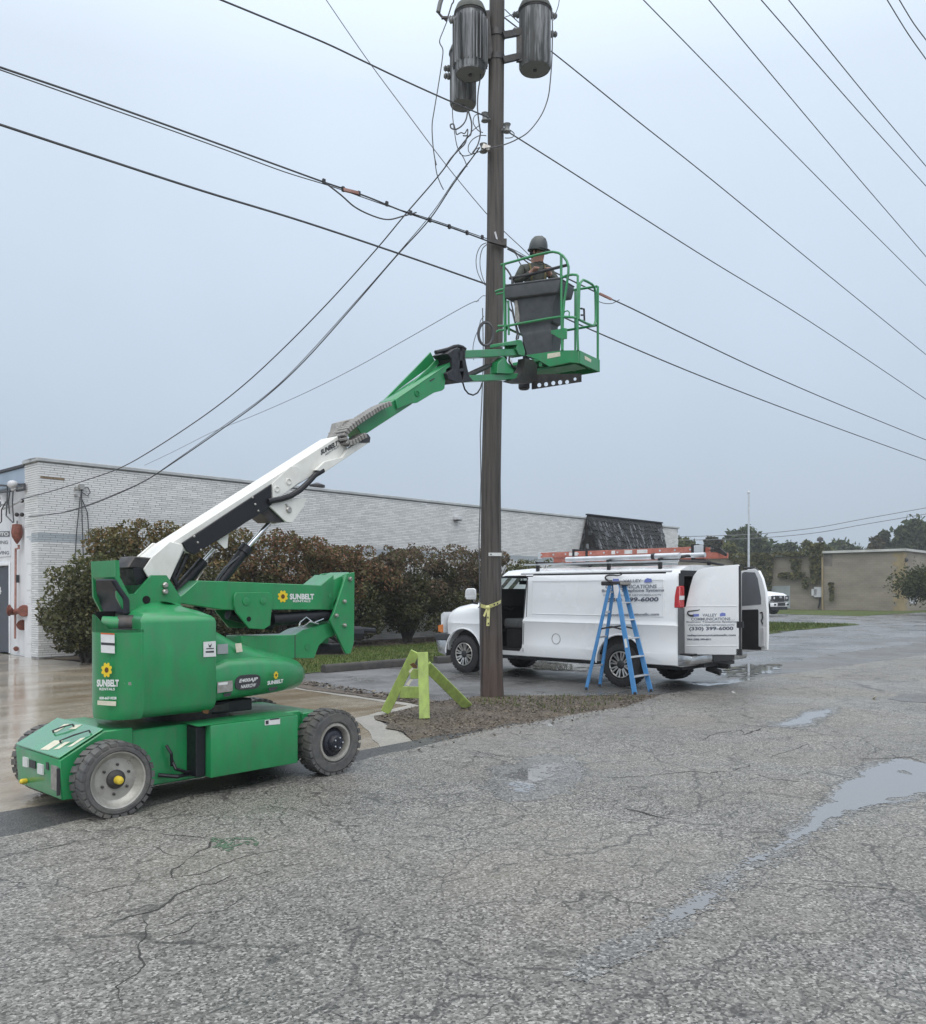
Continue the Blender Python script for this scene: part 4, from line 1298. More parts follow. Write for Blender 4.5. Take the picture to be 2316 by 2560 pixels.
# =================================================================== BOOM LIFT
TM = 6.68                                   # its centre plane
lift = thing("boom_lift", "green articulated boom lift with a white boom raising a basket beside the pole", "boom lift", W(3.77, TM, 0))

def poly(q, pts, t):
    return [onT(z(q, x, y), t) for x, y in pts]

def slab(mb, q, pts, t0, t1):
    """side outline read on the plane t0, pushed to t1"""
    mb.prism(poly(q, pts, t0), V * (t1 - t0))
    return mb

def ring_bolts(mb, q, pts, t, r=0.016, h=0.03):
    for x, y in pts:
        p = onT(z(q, x, y), t)
        mb.lathe([(r, 0), (r, h * .6), (r * .6, h)], p, -V, 8)

# ---- wheels
def lift_wheel(s, tface, inward, zc, rad, kind):
    w = bpy.data.objects.new("wheel", None); link(w, lift)
    ax = V * inward                            # from outer face inwards
    c = W(s, tface, zc)
    wd = 0.20
    tb = MB()
    rin = rad * (0.74 if kind == 'front' else 0.60)
    tb.lathe([(rin, 0.02), (rin + 0.012, 0.0), (rad - 0.035, 0.0), (rad - 0.012, 0.018), (rad - 0.008, wd * .5), (rad - 0.012, wd - .018), (rad - .035, wd), (rin, wd)], c, ax, 44, closed=False)
    for row in (0, 1):
        for k in range(26):
            a = 2 * math.pi * (k + row * .5) / 26
            d = Vector(U * math.cos(a) + ZZ * math.sin(a))
            tan_ = Vector(-U * math.sin(a) + ZZ * math.cos(a))
            p = c + d * (rad - 0.012) + ax * (0.048 if row == 0 else wd - 0.048)
            tb.cbox(p, tan_ * 0.023, ax * 0.047 + tan_ * (0.008 if row else -.008), d * 0.0125)
    part("tyre", tb, m_tyre, w, bevel=0)
    rb = MB()
    if kind == 'front':
        rb.lathe([(0.05, 0.055), (0.09, 0.06), (0.15, 0.062), (0.185, 0.035), (rin - .006, 0.012), (rin + .004, 0.008), (rin + .004, 0.16)], c, ax, 40, closed=False)
        part("rim", rb, m_rim, w)
        hb = MB().lathe([(0.068, 0.062), (0.068, 0.045), (0.05, 0.03), (0.03, 0.022)], c, ax, 24)
        part("hub", hb, m_hub, w)
        part("hub_cap", MB().lathe([(0.030, 0.03), (0.030, 0.0), (0.024, -0.022), (0.008, -0.03)], c, ax, 18), m_yellow, w)
        bb = MB()
        for k in range(6):
            a = 2 * math.pi * k / 6 + .4
            bb.lathe([(0.010, 0), (0.010, 0.014), (.004, .018)], c + (U * math.cos(a) + ZZ * math.sin(a)) * 0.105 + ax * 0.062, -ax, 8)
        part("wheel_nuts", bb, m_hub, w, kind="stuff")
    else:
        rb.lathe([(0.128, 0.06), (0.135, 0.02), (0.146, 0.004), (0.162, 0.004), (rin, 0.02), (rin + .004, 0.02), (rin + .004, 0.15)], c, ax, 40, closed=False)
        part("rim", rb, m_rim, w)
        hb = MB().lathe([(0.13, 0.062), (0.11, 0.05), (0.10, 0.03), (0.075, 0.02), (0.07, -0.01), (0.055, -0.03), (0.02, -0.034)], c, ax, 24)
        part("hub", hb, m_pad, w)
        bb = MB()
        for k in range(5):
            a = 2 * math.pi * k / 5
            bb.lathe([(0.008, 0), (0.008, 0.012), (.003, .015)], c + (U * math.cos(a) + ZZ * math.sin(a)) * 0.045 - ax * 0.03, -ax, 8)
        part("wheel_nuts", bb, m_chrome, w, kind="stuff")
    return w

SFW, SRW = 2.80, 4.745
lift_wheel(SFW, 5.98, 1, 0.262, 0.268, 'front')
lift_wheel(SRW, 5.98, 1, 0.283, 0.285, 'rear')
lift_wheel(SFW, 7.28, -1, 0.262, 0.268, 'front')
lift_wheel(SRW, 7.34, -1, 0.283, 0.285, 'rear')

# ---- chassis
b = MB()
b.prism([W(2.50, 6.22, .13), W(2.48, 6.22, .415), W(2.80, 6.22, .585), W(3.02, 6.22, .585), W(3.02, 6.22, .42), W(3.0, 6.22, .12)], V * 0.82)
part("front_box", b, m_green, lift, bevel=0.008)
b = MB().stbox(3.0, 4.56, 6.24, 7.12, 0.12, 0.56)
part("chassis", b, m_green, lift, bevel=0.01)
b = MB().stbox(4.555, 4.75, 6.20, 7.16, 0.16, 0.54)
part("axle_box", b, m_green, lift, bevel=0.008)
part("axle", MB().tube([W(SRW, 6.1, .283), W(SRW, 7.3, .283)], 0.07, 12).tube([W(SFW, 6.1, .262), W(SFW, 7.3, .262)], 0.06, 12), m_steel, lift)
lid_p = poly(q3, ((100, 432), (268, 489), (490, 346), (300, 290)), 6.2)
L00, L10 = W(2.482, 7.035, .425), W(2.482, 6.225, .425)
L11, L01 = W(2.80, 6.225, .595), W(2.80, 7.035, .595)
b = MB().prism([L00, L10, L11, L01], (L10 - L00).cross(L01 - L00).normalized() * 0.012)
m_lidg = M("wet_green_paint", (0.02, 0.23, 0.085), .22, var=.12, vs=9, coat=1.0, rvar=.1, dirt=(.10, .16, .11), ds=7, damt=.4)
lid = part("front_lid", b, m_lidg, lift, bevel=.004)
def on_lid(a, c, h=0.016): return L00.lerp(L10, a).lerp(L01.lerp(L11, a), c) + (L10 - L00).cross(L01 - L00).normalized() * h
for a0, c0, a1, c1 in ((0.36, 0.55, 0.52, 0.85), (0.72, 0.35, 0.92, 0.80)):
    part("latch", MB().tube([on_lid(a0, c0), on_lid(a0, c0, .035), on_lid((a0 + a1) / 2, (c0 + c1) / 2, .04), on_lid(a1, c1, .035), on_lid(a1, c1)], 0.007, 6), m_ink, lid)
for a0, c0, w_, h_ in ((0.55, 0.05, 0.14, 0.32), (0.50, 0.75, .1, .16), (.75, .15, .07, .25), (.30, .55, .08, .3), (.9, .3, .05, .3)):
    part("sticker", MB().prism([on_lid(a0, c0, .0135), on_lid(a0 + w_, c0 + .05, .0135), on_lid(a0 + w_, c0 + h_ + .05, .0135), on_lid(a0, c0 + h_, .0135)], ZZ * 0.001), m_deckd, lid)
def F3(x, y, d): 
    p = z(q3, x, y); return onS(p, 2.485 - d)
def front_rect(x0, x1, y0, y1, d, m_, nm):
    part(nm, MB().prism([F3(x0, y0, d), F3(x1, y0 + (x1 - x0) * .30, d), F3(x1, y1 + (x1 - x0) * .30, d), F3(x0, y1, d)], U * (d + .001)), m_, lift, bevel=0)
front_rect(108, 130, 465, 510, .012, m_decal, "tie_down_plate")
front_rect(140, 168, 478, 515, .006, m_ink, "front_opening")
front_rect(178, 203, 497, 545, .012, m_decal, "warning_sticker")
front_rect(220, 232, 490, 525, .006, m_ink, "front_opening")
front_rect(258, 265, 515, 570, .006, m_ink, "front_opening")
b = MB().stbox(2.47, 2.488, 6.235, 6.34, 0.2, 0.37)
part("tie_down_plate", b, m_zinc, lift)
b = MB().stbox(2.466, 2.489, 6.222, 6.232, 0.17, 0.36)
part("front_opening", b, m_ink, lift)
part("tow_knob", MB().lathe([(.014, 0), (.02, .01), (.02, .045), (.012, .055)], onS(z(q3, 132, 580), 2.50), -U, 12), m_yellow, lift)
part("steer_post", MB().lathe([(.045, 0), (.045, .16), (.03, .18)], W(2.84, 6.17, .34), ZZ, 14), m_chain, lift)
part("front_sticker", MB().prism(poly(q3, ((434, 424), (478, 420), (478, 455), (432, 462)), 6.2), V * .003), m_decal, lift)

# near battery box
sb0 = st(onT(z(q3, 1012, 400), 6.02))[0]
sb1 = st(onT(z(q3, 1432, 400), 6.02))[0]
zb1 = st(onT(z(q3, 1015, 315), 6.02))[2]
zb0 = st(onT(z(q3, 1015, 568), 6.02))[2]
bx = part("battery_box", MB().stbox(sb0, sb1, 6.02, 6.245, zb0, zb1), m_green, lift, bevel=0.012, segs=2)
part("end_plate", MB().stbox(sb0 - 0.085, sb0 - 0.002, 6.09, 6.238, zb0 + .01, zb1 - .01), m_black, bx, bevel=0.006)
part("deck_plate", MB().prism([W(sb0 - .1, 6.05, zb1 + .003), W(sb1, 6.03, zb1 + .003), W(sb1, 6.03, zb1 + .03), W(sb1 - .02, 6.26, .565), W(sb0 - .1, 6.26, .565)], V * .001) if False else
     MB().add([W(sb0 - .1, 6.03, zb1 + .002), W(sb1 - .005, 6.03, zb1 + .002), W(sb1 - .02, 6.30, .572), W(sb0 - .1, 6.30, .572)], [(0, 1, 2, 3)]), m_greenw, bx)
for x0 in (0.02, 0.55):
    pass
part("sticker", MB().prism(poly(q3, ((1272, 289), (1345, 281), (1345, 308), (1272, 314)), 6.017), V * .002), m_decal, bx)
part("sticker_print", MB().prism(poly(q3, ((1276, 292), (1290, 290), (1290, 308), (1276, 310)), 6.0155), V * .001).prism(poly(q3, ((1296, 283), (1342, 278), (1342, 284), (1296, 289)), 6.0155), V * .001), m_ink, bx)
part("hose", MB().tube([W(3.32, 6.2, .3), W(3.33, 6.16, .24), W(3.42, 6.16, .2), W(3.5, 6.2, .19)], .014, 8).tube([W(3.28, 6.21, .42), W(3.3, 6.17, .36), W(3.32, 6.2, .26)], .012, 8).tube([W(3.22, 6.22, .2), W(3.34, 6.15, .18), W(3.5, 6.22, .17)], .016, 8), m_black, lift)

# ---- turntable
part("slew_ring", MB().lathe([(.34, .555), (.34, .62), (.40, .625), (.40, .68)], W(3.72, TM, 0), ZZ, 36), m_steel, lift)

def ring(pl, inset, zz, cx, ct):
    return [W(cx + (s - cx) * (1 - inset), ct + (t - ct) * (1 - inset * 1.2), zz) for s, t in pl]
def arc(cs, ct, rs, rt, a0, a1, n):
    return [(cs + rs * math.cos(math.radians(a0 + (a1 - a0) * i / n)), ct + rt * math.sin(math.radians(a0 + (a1 - a0) * i / n))) for i in range(n + 1)]
cs, ct = 3.2, 6.66
# main drum: flat near panel with rounded front corners
right = [(3.035, 6.135), (3.655, 6.12), (3.66, 6.14), (3.66, 7.2), (3.035, 7.2)]
left = [(2.86, 6.56), (2.825, 6.47), (2.815, 6.39), (2.825, 6.32), (2.85, 6.26), (2.885, 6.21), (2.93, 6.17), (2.985, 6.146), (3.06, 6.1345), (3.06, 6.96), (2.97, 6.78), (2.91, 6.66)]
def drum(pl, levels):
    c0 = sum(p[0] for p in pl) / len(pl); c1 = sum(p[1] for p in pl) / len(pl)
    return MB().loft([ring(pl, i, zz, c0, c1) for i, zz in levels])
hood = part("hood", drum(left, ((.07, .655), (.02, .685), (0, .73), (0, 1.32))), m_green, lift, smooth=40)
hr_ = MB()
pl = [(3.04, 6.137), (3.3, 6.131), (3.5, 6.126), (3.652, 6.122), (3.66, 6.13), (3.66, 6.4), (3.66, 6.8), (3.66, 7.2), (3.3, 7.2), (3.1, 6.9)]
levels = []
def ring2(lv):
    out = []
    for s, t in pl:
        dz = lv['z']
        tt = t + (lv['in'] if t < 6.3 else 0) - (lv['in'] if t > 7.0 else 0)
        ss = s - (lv['in'] * .7 if s > 3.6 else 0) + (lv['in'] * .7 if s < 3.1 and lv['in'] > .01 and lv['z'] > 1 else 0)
        out.append(W(ss, tt, dz))
    return out
for zz, i in ((.655, .05), (.685, .015), (.73, 0), (1.365, 0), (1.39, .010), (1.412, .035), (1.448, .12), (1.485, .23), (1.515, .34), (1.525, .42)):
    levels.append(ring2({'z': zz, 'in': i}))
hr_.loft(levels)
part("hood_door", hr_, m_green, lift, smooth=50)
# near-left raised rim of the hood round the notch
b = MB()
rim = [W(s, t, zz) for (s, t), zz in zip(left[:9], [1.43, 1.43, 1.42, 1.38, 1.33, 1.322, 1.321, 1.321, 1.321])]
low = [W(s, t, 1.30) for s, t in left[:9]]
inn = [p + (W(2.95, 6.6, 0) - Vector((p.x, p.y, 0))).normalized() * .02 for p in rim]
b.loft([[a, c] for a, c in zip(low, rim)], caps=False)
b.loft([[a, c] for a, c in zip(rim, inn)], caps=False)
part("hood_lip", b, m_green, lift)
part("bay_shade_wall", MB().obox(W(2.89, 6.56, 1.30), W(3.06, 6.60, 0) - W(2.89, 6.56, 0), V * .02, ZZ * .15), m_hole, lift)  # near black wall, the notch's shade put into its colour
part("bay_shade_plate", MB().add([W(s_, t_, 1.3225) for s_, t_ in ((2.87, 6.50), (2.85, 6.36), (2.90, 6.24), (3.0, 6.17), (3.04, 6.165), (3.04, 6.85), (2.98, 6.72))], [tuple(range(7))]), m_ink, lift, smooth=0)  # dark plate stands for the shaded hollow round the pump
part("pump", MB().tube([W(2.93, 6.44, 1.352), W(3.1, 6.36, 1.345)], .052, 14).tube([W(3.0, 6.42, 1.35), W(3.1, 6.36, 1.35)], .075, 14), m_steel, lift)
part("pump_motor", MB().tube([W(2.90, 6.47, 1.355), W(3.0, 6.40, 1.35)], .062, 16), m_greenw, lift)

# tail fairing
def sup(s, t0, t1, z0, z1, n=24, e=3.2):
    c, cz = (t0 + t1) / 2, (z0 + z1) / 2
    out = []
    for k in range(n):
        a = 2 * math.pi * k / n
        ca, sa = math.cos(a), math.sin(a)
        out.append(W(s, c + (t1 - t0) / 2 * math.copysign(abs(ca) ** (2 / e), ca), cz + (z1 - z0) / 2 * math.copysign(abs(sa) ** (2 / e), sa)))
    return out
tail = MB().loft([sup(3.60, 6.22, 7.16, .70, 1.40, e=6), sup(3.75, 6.22, 7.16, .70, 1.31, e=5), sup(3.95, 6.23, 7.15, .70, 1.20, e=4.5), sup(4.2, 6.25, 7.13, .70, 1.12, e=4),
                  sup(4.45, 6.30, 7.08, .705, 1.06, e=3.6), sup(4.62, 6.37, 7.0, .72, 1.0, e=3), sup(4.72, 6.46, 6.92, .76, .95, e=2.6), sup(4.77, 6.58, 6.8, .82, .90, e=2)])
tl_ = part("tail_hood", tail, m_green, lift, smooth=60)
low = MB().loft([sup(3.665, 6.145, 7.2, .705, 1.02, e=7), sup(3.8, 6.15, 7.2, .705, 1.075, e=5), sup(4.1, 6.17, 7.19, .705, 1.085, e=4), sup(4.4, 6.22, 7.16, .71, 1.06, e=3.6), sup(4.62, 6.30, 7.06, .72, 1.01, e=3.2), sup(4.74, 6.42, 6.95, .76, .95, e=2.6), sup(4.79, 6.56, 6.8, .82, .90, e=2)])
part("tail_band", low, m_green, tl_, smooth=60)
part("drive_motor", MB().stbox(3.75, 4.12, 6.32, 6.7, .60, .70), m_black, lift, bevel=.01)

# decals on the hood
hp = lambda p: onT(p, 6.116)
hp2 = lambda p: onT(p, 6.113)
def sticker(q, pts, t, m_=None, parent=None, nm="sticker"):
    return part(nm, MB().prism(poly(q, pts, t), V * .0015), m_ or m_decal, parent or hood)
# front part of the drum is round: a flat tangent plane for its prints
PA, PB = W(2.815, 6.225, 0), W(3.05, 6.118, 0)
hc = lambda p: onP(p, PA, PB)
nrm_c = Vector((PB.y - PA.y, PA.x - PB.x, 0)).normalized()
if nrm_c.dot(EYEV - PA) < 0: nrm_c = -nrm_c
def csticker(pts, m_, nm="sticker", lift_=0.0):
    P = [hc(z(q2, x, y)) + nrm_c * (lift_) for x, y in pts]
    return part(nm, MB().prism(P, -nrm_c * .004), m_, hood)
csticker(((126, 688), (210, 692), (212, 812), (128, 806)), m_decal)
csticker(((126, 686), (210, 690), (210, 698), (126, 694)), m_orange, "sticker_band", .002)
csticker(((128, 744), (211, 749), (211, 764), (128, 758)), m_ink, "sticker_band", .002)
c_ = hc(z(q2, 162, 912)) + nrm_c * .003
xv = (PB - PA).normalized()
sunflower(c_, xv * .66, ZZ, 0.056, hood, nrm_c)
def cletter(s, x0, y0, x1, y1, m_, **kw):
    a, b_, c2 = hc(z(q2, x0, y1)) + nrm_c * .003, hc(z(q2, x1, y1)) + nrm_c * .003, hc(z(q2, x0, y0)) + nrm_c * .003
    letter(s, a, b_ - a, c2 - a, m_, hood, **kw)
cletter("SUNBELT", 102, 970, 236, 1014, m_decal, bold=.05)
cletter("RENTALS", 118, 1020, 212, 1036, m_decal, bold=.03)
cletter("800-667-9328", 118, 1074, 222, 1092, m_decal, bold=.05)
csticker(((106, 1098), (220, 1104), (219, 1132), (106, 1124)), m_deckd, "asset_sticker")
st_ = sticker(q2, ((751, 742), (826, 736), (828, 830), (752, 834)), 6.1165)
part("sticker_print", MB().prism(poly(q2, ((768, 780), (815, 778), (815, 784), (768, 786)), 6.115), V * .001).prism(poly(q2, ((765, 798), (815, 795), (815, 806), (765, 808)), 6.115), V * .001).prism(poly(q2, ((780, 752), (790, 765), (803, 750), (796, 774), (786, 774)), 6.115), V * .001), m_ink, hood)
part("hood_latch", MB().prism([hc(z(q2, x, y)) + nrm_c * .002 for x, y in ((268, 992), (310, 985), (314, 1005), (272, 1003))], -nrm_c * .006), m_zinc, hood)
part("hood_latch", MB().prism(poly(q2, ((745, 1160), (785, 1155), (780, 1180), (750, 1175)), 6.112), V * .008), m_petalc, hood)
# decals on the tail
tp_ = lambda p: onT(p, 6.138)
sticker(q2, ((836, 758), (900, 752), (902, 812), (836, 816)), 6.212, M("grey_sticker", (.3, .32, .33), .5), tl_)
sticker(q2, ((944, 752), (982, 748), (990, 800), (952, 806)), 6.214, m_deckd, tl_)
sticker(q2, ((836, 985), (928, 976), (930, 1040), (836, 1054)), 6.138, m_chain, tl_)
sticker(q2, ((842, 990), (900, 985), (898, 1000), (842, 1006)), 6.1365, m_decal, tl_)
badge = []
for k in range(20):
    a = 2 * math.pi * k / 20
    badge.append((1022 + 77 * math.copysign(abs(math.cos(a)) ** .6, math.cos(a)), 986 + 45 * math.copysign(abs(math.sin(a)) ** .6, math.sin(a)) - 10 * math.cos(a)))
bd = part("model_badge", MB().prism(poly(q2, badge, 6.147), V * .02), m_ink, tl_)
bp_ = lambda p: onT(p, 6.1445)
letter_px("E400AJP", q2, 968, 968, 1082, 996, bp_, m_decal, bd, y1r=983, bold=.03, shear=.25)
letter_px("NARROW", q2, 978, 1004, 1072, 1026, bp_, m_decal, bd, y1r=1013, bold=.02, shear=.25)
TA, TB = W(4.36, 6.20, 0), W(4.70, 6.33, 0)
tn = Vector((TB.y - TA.y, TA.x - TB.x, 0)).normalized()
if tn.dot(EYEV - TA) < 0: tn = -tn
tcp = lambda p: onP(p, TA, TB) + tn * .004
sunflower(tcp(z(q2, 1190, 944)), (TB - TA).normalized(), ZZ, .034, tl_, tn)
a_, b_, c2 = tcp(z(q2, 1138, 1004)), tcp(z(q2, 1234, 990)), tcp(z(q2, 1138, 980))
letter("SUNBELT", a_, b_ - a_, c2 - a_, m_decal, tl_, bold=.05)
part("lamp_slot", MB().prism([tcp(z(q2, x, y)) for x, y in ((1140, 1022), (1200, 1012), (1190, 1032), (1150, 1042))], tn * .004), m_ink, tl_)
part("lamp_slot", MB().prism(poly(q2, ((872, 1058), (922, 1048), (912, 1070), (880, 1076)), 6.139), -V * .004), m_ink, tl_)

# ---- tower that carries the boom foot
npl = ((972, 1010), (978, 1150), (1068, 1295), (1140, 1290), (1275, 1136), (1400, 1136), (1527, 1335), (1500, 1480), (1200, 1505), (1070, 1490), (985, 1320))
tw = part("tower_plate", slab(MB(), q1, npl, 6.47, 6.50), m_green, lift, bevel=.004)
fpts = [p + V * .41 for p in poly(q1, npl, 6.47)]
part("tower_plate", MB().prism(fpts, V * .03), m_green, lift, bevel=.004)
s_w = [st(onT(z(q1, x, y), 6.47)) for x, y in ((972, 1010), (978, 1150), (1068, 1320), (1070, 1490))]
b = MB()
for (sa, _, za), (sb_, _, zb_) in zip(s_w, s_w[1:]):
    b.add([W(sa, 6.475, za), W(sb_, 6.475, zb_), W(sb_, 6.905, zb_), W(sa, 6.905, za), W(sa + .03, 6.475, za), W(sb_ + .03, 6.475, zb_), W(sb_ + .03, 6.905, zb_), W(sa + .03, 6.905, za)],
          [(0, 1, 2, 3), (4, 7, 6, 5), (0, 4, 5, 1), (3, 2, 6, 7), (0, 3, 7, 4), (1, 5, 6, 2)])
part("tower_front", b, m_green, lift)
pd = []
b = MB()
rows = [((1000 - 50, 1168), (800, 1166)), ((1068, 1335), (800, 1200)), ((1070, 1478), (868, 1470))]
pts = [(955, 1168), (985, 1185), (1068, 1340), (1070, 1478), (880, 1470), (800, 1250), (797, 1165)]
def padpt(x, y):
    f = (y - 1165) / 310
    s = 2.565 + .10 * max(0, min(1, f * 1.25)) 
    return onS(z(q1, x, y), s - .05)
prow = []
for y, xn, xf in ((1168, 955, 797), (1250, 1004, 799), (1340, 1068, 815), (1470, 1070, 872)):
    pn = onT(z(q1, xn, y), 6.455)
    sn = st(pn)[0] - .025
    pn = W(sn, 6.455, pn.z)
    pf = onS(z(q1, xf, y), sn)
    pf = Vector((pf.x, pf.y, pn.z))
    prow.append([pn, pf, pf + U * .05, pn + U * .05])
b.loft(prow)
part("bumper_pad", b, m_pad, lift, bevel=.012)
bo = MB()
ring_bolts(bo, q1, ((1384, 1220), (1384, 1275)), 6.468, .024, .03)
part("pin_bolt", bo, m_zinc, tw, kind="stuff")
part("plate_hole", MB().lathe([(.032, 0), (.032, .003)], onT(z(q1, 1230, 1343), 6.469), -V, 18), m_hole, tw)

# ---- stowed lower links
ua = ((560, 500), (640, 440), (720, 368), (905, 374), (1465, 396), (1545, 330), (1545, 545), (880, 548))
arm = part("upper_link", slab(MB(), q2, ua, 6.53, 6.83), m_green, lift, bevel=.006)
kp = ((950, 441), (1150, 440), (1170, 455), (1173, 490), (1158, 640), (1120, 665), (1030, 660), (950, 560), (938, 520), (938, 465))
kn = part("link_plate", slab(MB(), q2, kp, 6.505, 6.528), m_green, lift, bevel=.004)
part("link_plate", MB().prism([p + V * .325 for p in poly(q2, kp, 6.505)], V * .023), m_green, lift, bevel=.004)
for x, y, r in ((1010, 495, .035), (1112, 492, .03)):
    part("pin_boss", MB().lathe([(r, 0), (r, .008), (r * .7, .010)], onT(z(q2, x, y), 6.505), -V, 18), m_green, kn)
part("plate_hole", MB().lathe([(.022, 0), (.022, .003)], onT(z(q2, 1027, 602), 6.504), -V, 16), m_hole, kn)
up = ((1622, 325), (1672, 318), (1668, 745), (1648, 812), (1618, 815), (1522, 612), (1545, 560))
ur = part("link_upright", slab(MB(), q2, up, 6.47, 6.50), m_green, lift, bevel=.004)
part("link_upright", MB().prism([p + V * .39 for p in poly(q2, up, 6.47)], V * .03), m_green, lift, bevel=.004)
part("upright_web", slab(MB(), q2, ((1600, 345), (1655, 325), (1652, 560), (1600, 560)), 6.505, 6.855), m_green, lift, bevel=.004)
tb_ = poly(q2, ((1466, 396), (1640, 316), (1525, 548), (1466, 545)), 6.53)
part("upright_head", MB().prism(tb_, V * .30), m_green, lift, bevel=.005)
la = ((985, 706), (1310, 697), (1360, 668), (1530, 625), (1600, 700), (1560, 700), (1500, 722), (1455, 765), (1425, 842), (1305, 842), (1240, 850), (985, 860))
ll = part("lower_link", slab(MB(), q2, la, 6.55, 6.81), m_green, lift, bevel=.006)
part("pin_boss", MB().lathe([(.03, 0), (.03, .006)], onT(z(q2, 1383, 772), 6.55), -V, 16), m_greenw, ll)
part("link_seam", MB().prism(poly(q2, ((1306, 700), (1311, 700), (1311, 840), (1306, 840)), 6.549), V * .001), m_ink, ll)
part("lower_roller", MB().tube([onT(z(q2, 1445, 785), 6.68), onT(z(q2, 1620, 785), 6.68)], .055, 12), m_black, lift)
cyl = part("tower_cylinder", MB().tube([onT(z(q2, 1165, 605), 6.60), onT(z(q2, 1525, 578), 6.60)], .058, 16).tube([onT(z(q2, 900, 570), 6.66), onT(z(q2, 1165, 640), 6.66)], .05, 12), m_black, lift)
part("hose", MB().tube([onT(z(q2, x, y), 6.53) for x, y in ((1330, 655), (1340, 620), (1375, 590), (1420, 625), (1480, 600))], .008, 6).tube([onT(z(q2, x, y), 6.525) for x, y in ((1350, 650), (1400, 618), (1450, 632))], .008, 6), m_chrome, cyl)
bo = MB()
ring_bolts(bo, q2, ((1640, 358), (1606, 495), (1606, 640), (1640, 360), (1556, 580)), 6.468, .020, .03)
part("pin_bolt", bo, m_zinc, ur, kind="stuff")
part("shrub_shadow_bar", MB().tube([onT(z(q2, 1605, 690), 6.62), onT(z(q2, 1700, 690), 6.62)], .075, 10).tube([onT(z(q2, 1690, 668), 6.62), onT(z(q2, 1790, 675), 6.62)], .03, 8), m_black, lift)  # black tubes stand for the shadow under the shrub behind
ap = lambda p: onT(p, 6.527)
c_ = onT(z(q2, 1234, 465), 6.526)
sunflower(c_, U, ZZ, 0.056, arm, -V)
letter_px("SUNBELT", q2, 1276, 448, 1424, 484, ap, m_decal, arm, bold=.05)
letter_px("RENTALS", q2, 1296, 487, 1402, 500, ap, m_decal, arm, bold=.03)
part("pin_boss", MB().lathe([(.022, 0), (.022, .005)], onT(z(q2, 1522, 462), 6.53), -V, 14), m_greenw, arm)

# ---- main boom (white)
T0, T1_ = 6.55, 6.81
bs = ((350, 1262), (250, 1262), (195, 1237), (170, 1186), (230, 1105), (356, 1000), (1530, 250), (1600, 330), (1560, 402), (1080, 700), (1062, 738), (520, 1075), (450, 1062))
boom = part("boom", slab(MB(), q4, bs, T0, T1_), m_white, lift, bevel=.008)
part("foot_cap", slab(MB(), q4, ((170, 1186), (232, 1108), (100, 1095), (48, 1180)), T0 + .01, T1_ - .01), m_steel, boom, bevel=.01)
part("foot_head", slab(MB(), q4, ((352, 992), (228, 1100), (168, 1186), (196, 1242), (352, 1262), (447, 1040), (440, 1015)), T0 - .02, T0 - .002), m_white, boom, bevel=.004)
part("foot_head", MB().prism([p + V * (T1_ - T0 + .022) for p in poly(q4, ((352, 992), (228, 1100), (168, 1186), (196, 1242), (352, 1262), (447, 1040), (440, 1015)), T0 - .02)], V * .018), m_white, boom, bevel=.004)
part("foot_block", slab(MB(), q4, ((172, 1190), (225, 1110), (90, 1185), (120, 1300), (215, 1270)), T0 + .012, T1_ - .012), m_black, boom)
cover = part("side_cover", slab(MB(), q4, ((438, 1003), (1066, 588), (1068, 730), (1000, 790), (880, 862), (840, 890), (520, 1086), (470, 1060)), T0 - .022, T0 - .001), m_black, boom, bevel=.004)
bo = MB()
ring_bolts(bo, q4, ((520, 957), (545, 1000), (567, 1052), (930, 684), (948, 732), (970, 778)), T0 - .022, .010, .012)
part("cover_bolts", bo, m_zinc, cover, kind="stuff")
part("gusset", slab(MB(), q4, ((683, 990), (762, 940), (755, 1035), (735, 1042)), T0 + .02, T0 + .03), m_white, boom)
part("reinforcing_plate", slab(MB(), q4, ((1070, 585), (1170, 490), (1200, 465), (1245, 465), (1268, 485), (1272, 570), (1130, 672), (1072, 690)), T0 - .010, T0 - .001), m_white, boom, bevel=.002)
for x, y, r in ((1183, 572, .030), (1101, 625, .028)):
    part("pin_boss", MB().lathe([(r, 0), (r, .008), (r * .75, .010), (r * .75, .002)], onT(z(q4, x, y), T0 - .010), -V, 20), m_white, boom)
lug = ((1050, 745), (1085, 715), (1170, 690), (1312, 690), (1290, 748), (1210, 862), (1165, 856))
part("cylinder_lug", slab(MB(), q4, lug, T0 - .012, T0 + .012), m_white, boom, bevel=.003)
part("cylinder_lug", MB().prism([p + V * .25 for p in poly(q4, lug, T0 - .012)], V * .024), m_white, boom, bevel=.003)
part("lug_block", slab(MB(), q4, ((985, 790), (1050, 735), (1165, 857), (1065, 857)), T0 + .014, T0 + .236), m_steel, boom)
part("lug_pin", MB().lathe([(.024, 0), (.03, .01), (.02, .02)], onT(z(q4, 1183, 770), T0 - .012), -V, 12).bar(onT(z(q4, 1165, 728), T0 - .018), onT(z(q4, 1185, 765), T0 - .018), .02, .01), m_zinc, boom)
tray = ((1372, 492), (1440, 430), (1524, 408), (1560, 402), (1600, 345), (1738, 238), (1756, 262), (1752, 296), (1440, 505))
part("hose_tray", slab(MB(), q4, tray, T0 - .05, T0 - .003), m_white, boom, bevel=.004)
part("tray_cap", slab(MB(), q4, ((1738, 236), (1758, 262), (1754, 298), (1730, 300), (1640, 300), (1600, 330), (1590, 318), (1680, 262)), T0 - .056, T0 - .0505), m_ink, boom)
part("boom_hose", MB().tube([onT(z(q4, x, y), T0 - .03) for x, y in ((1040, 712), (1130, 695), (1200, 672), (1260, 635), (1320, 580), (1370, 525), (1425, 492))], .026, 10), m_black, boom)
part("boom_top_rail", slab(MB(), q4, ((1530, 250), (1550, 210), (1564, 150), (1640, 128), (1660, 160), (1580, 280)), T0 + .06, T1_ - .02), m_chain, boom, bevel=.005)
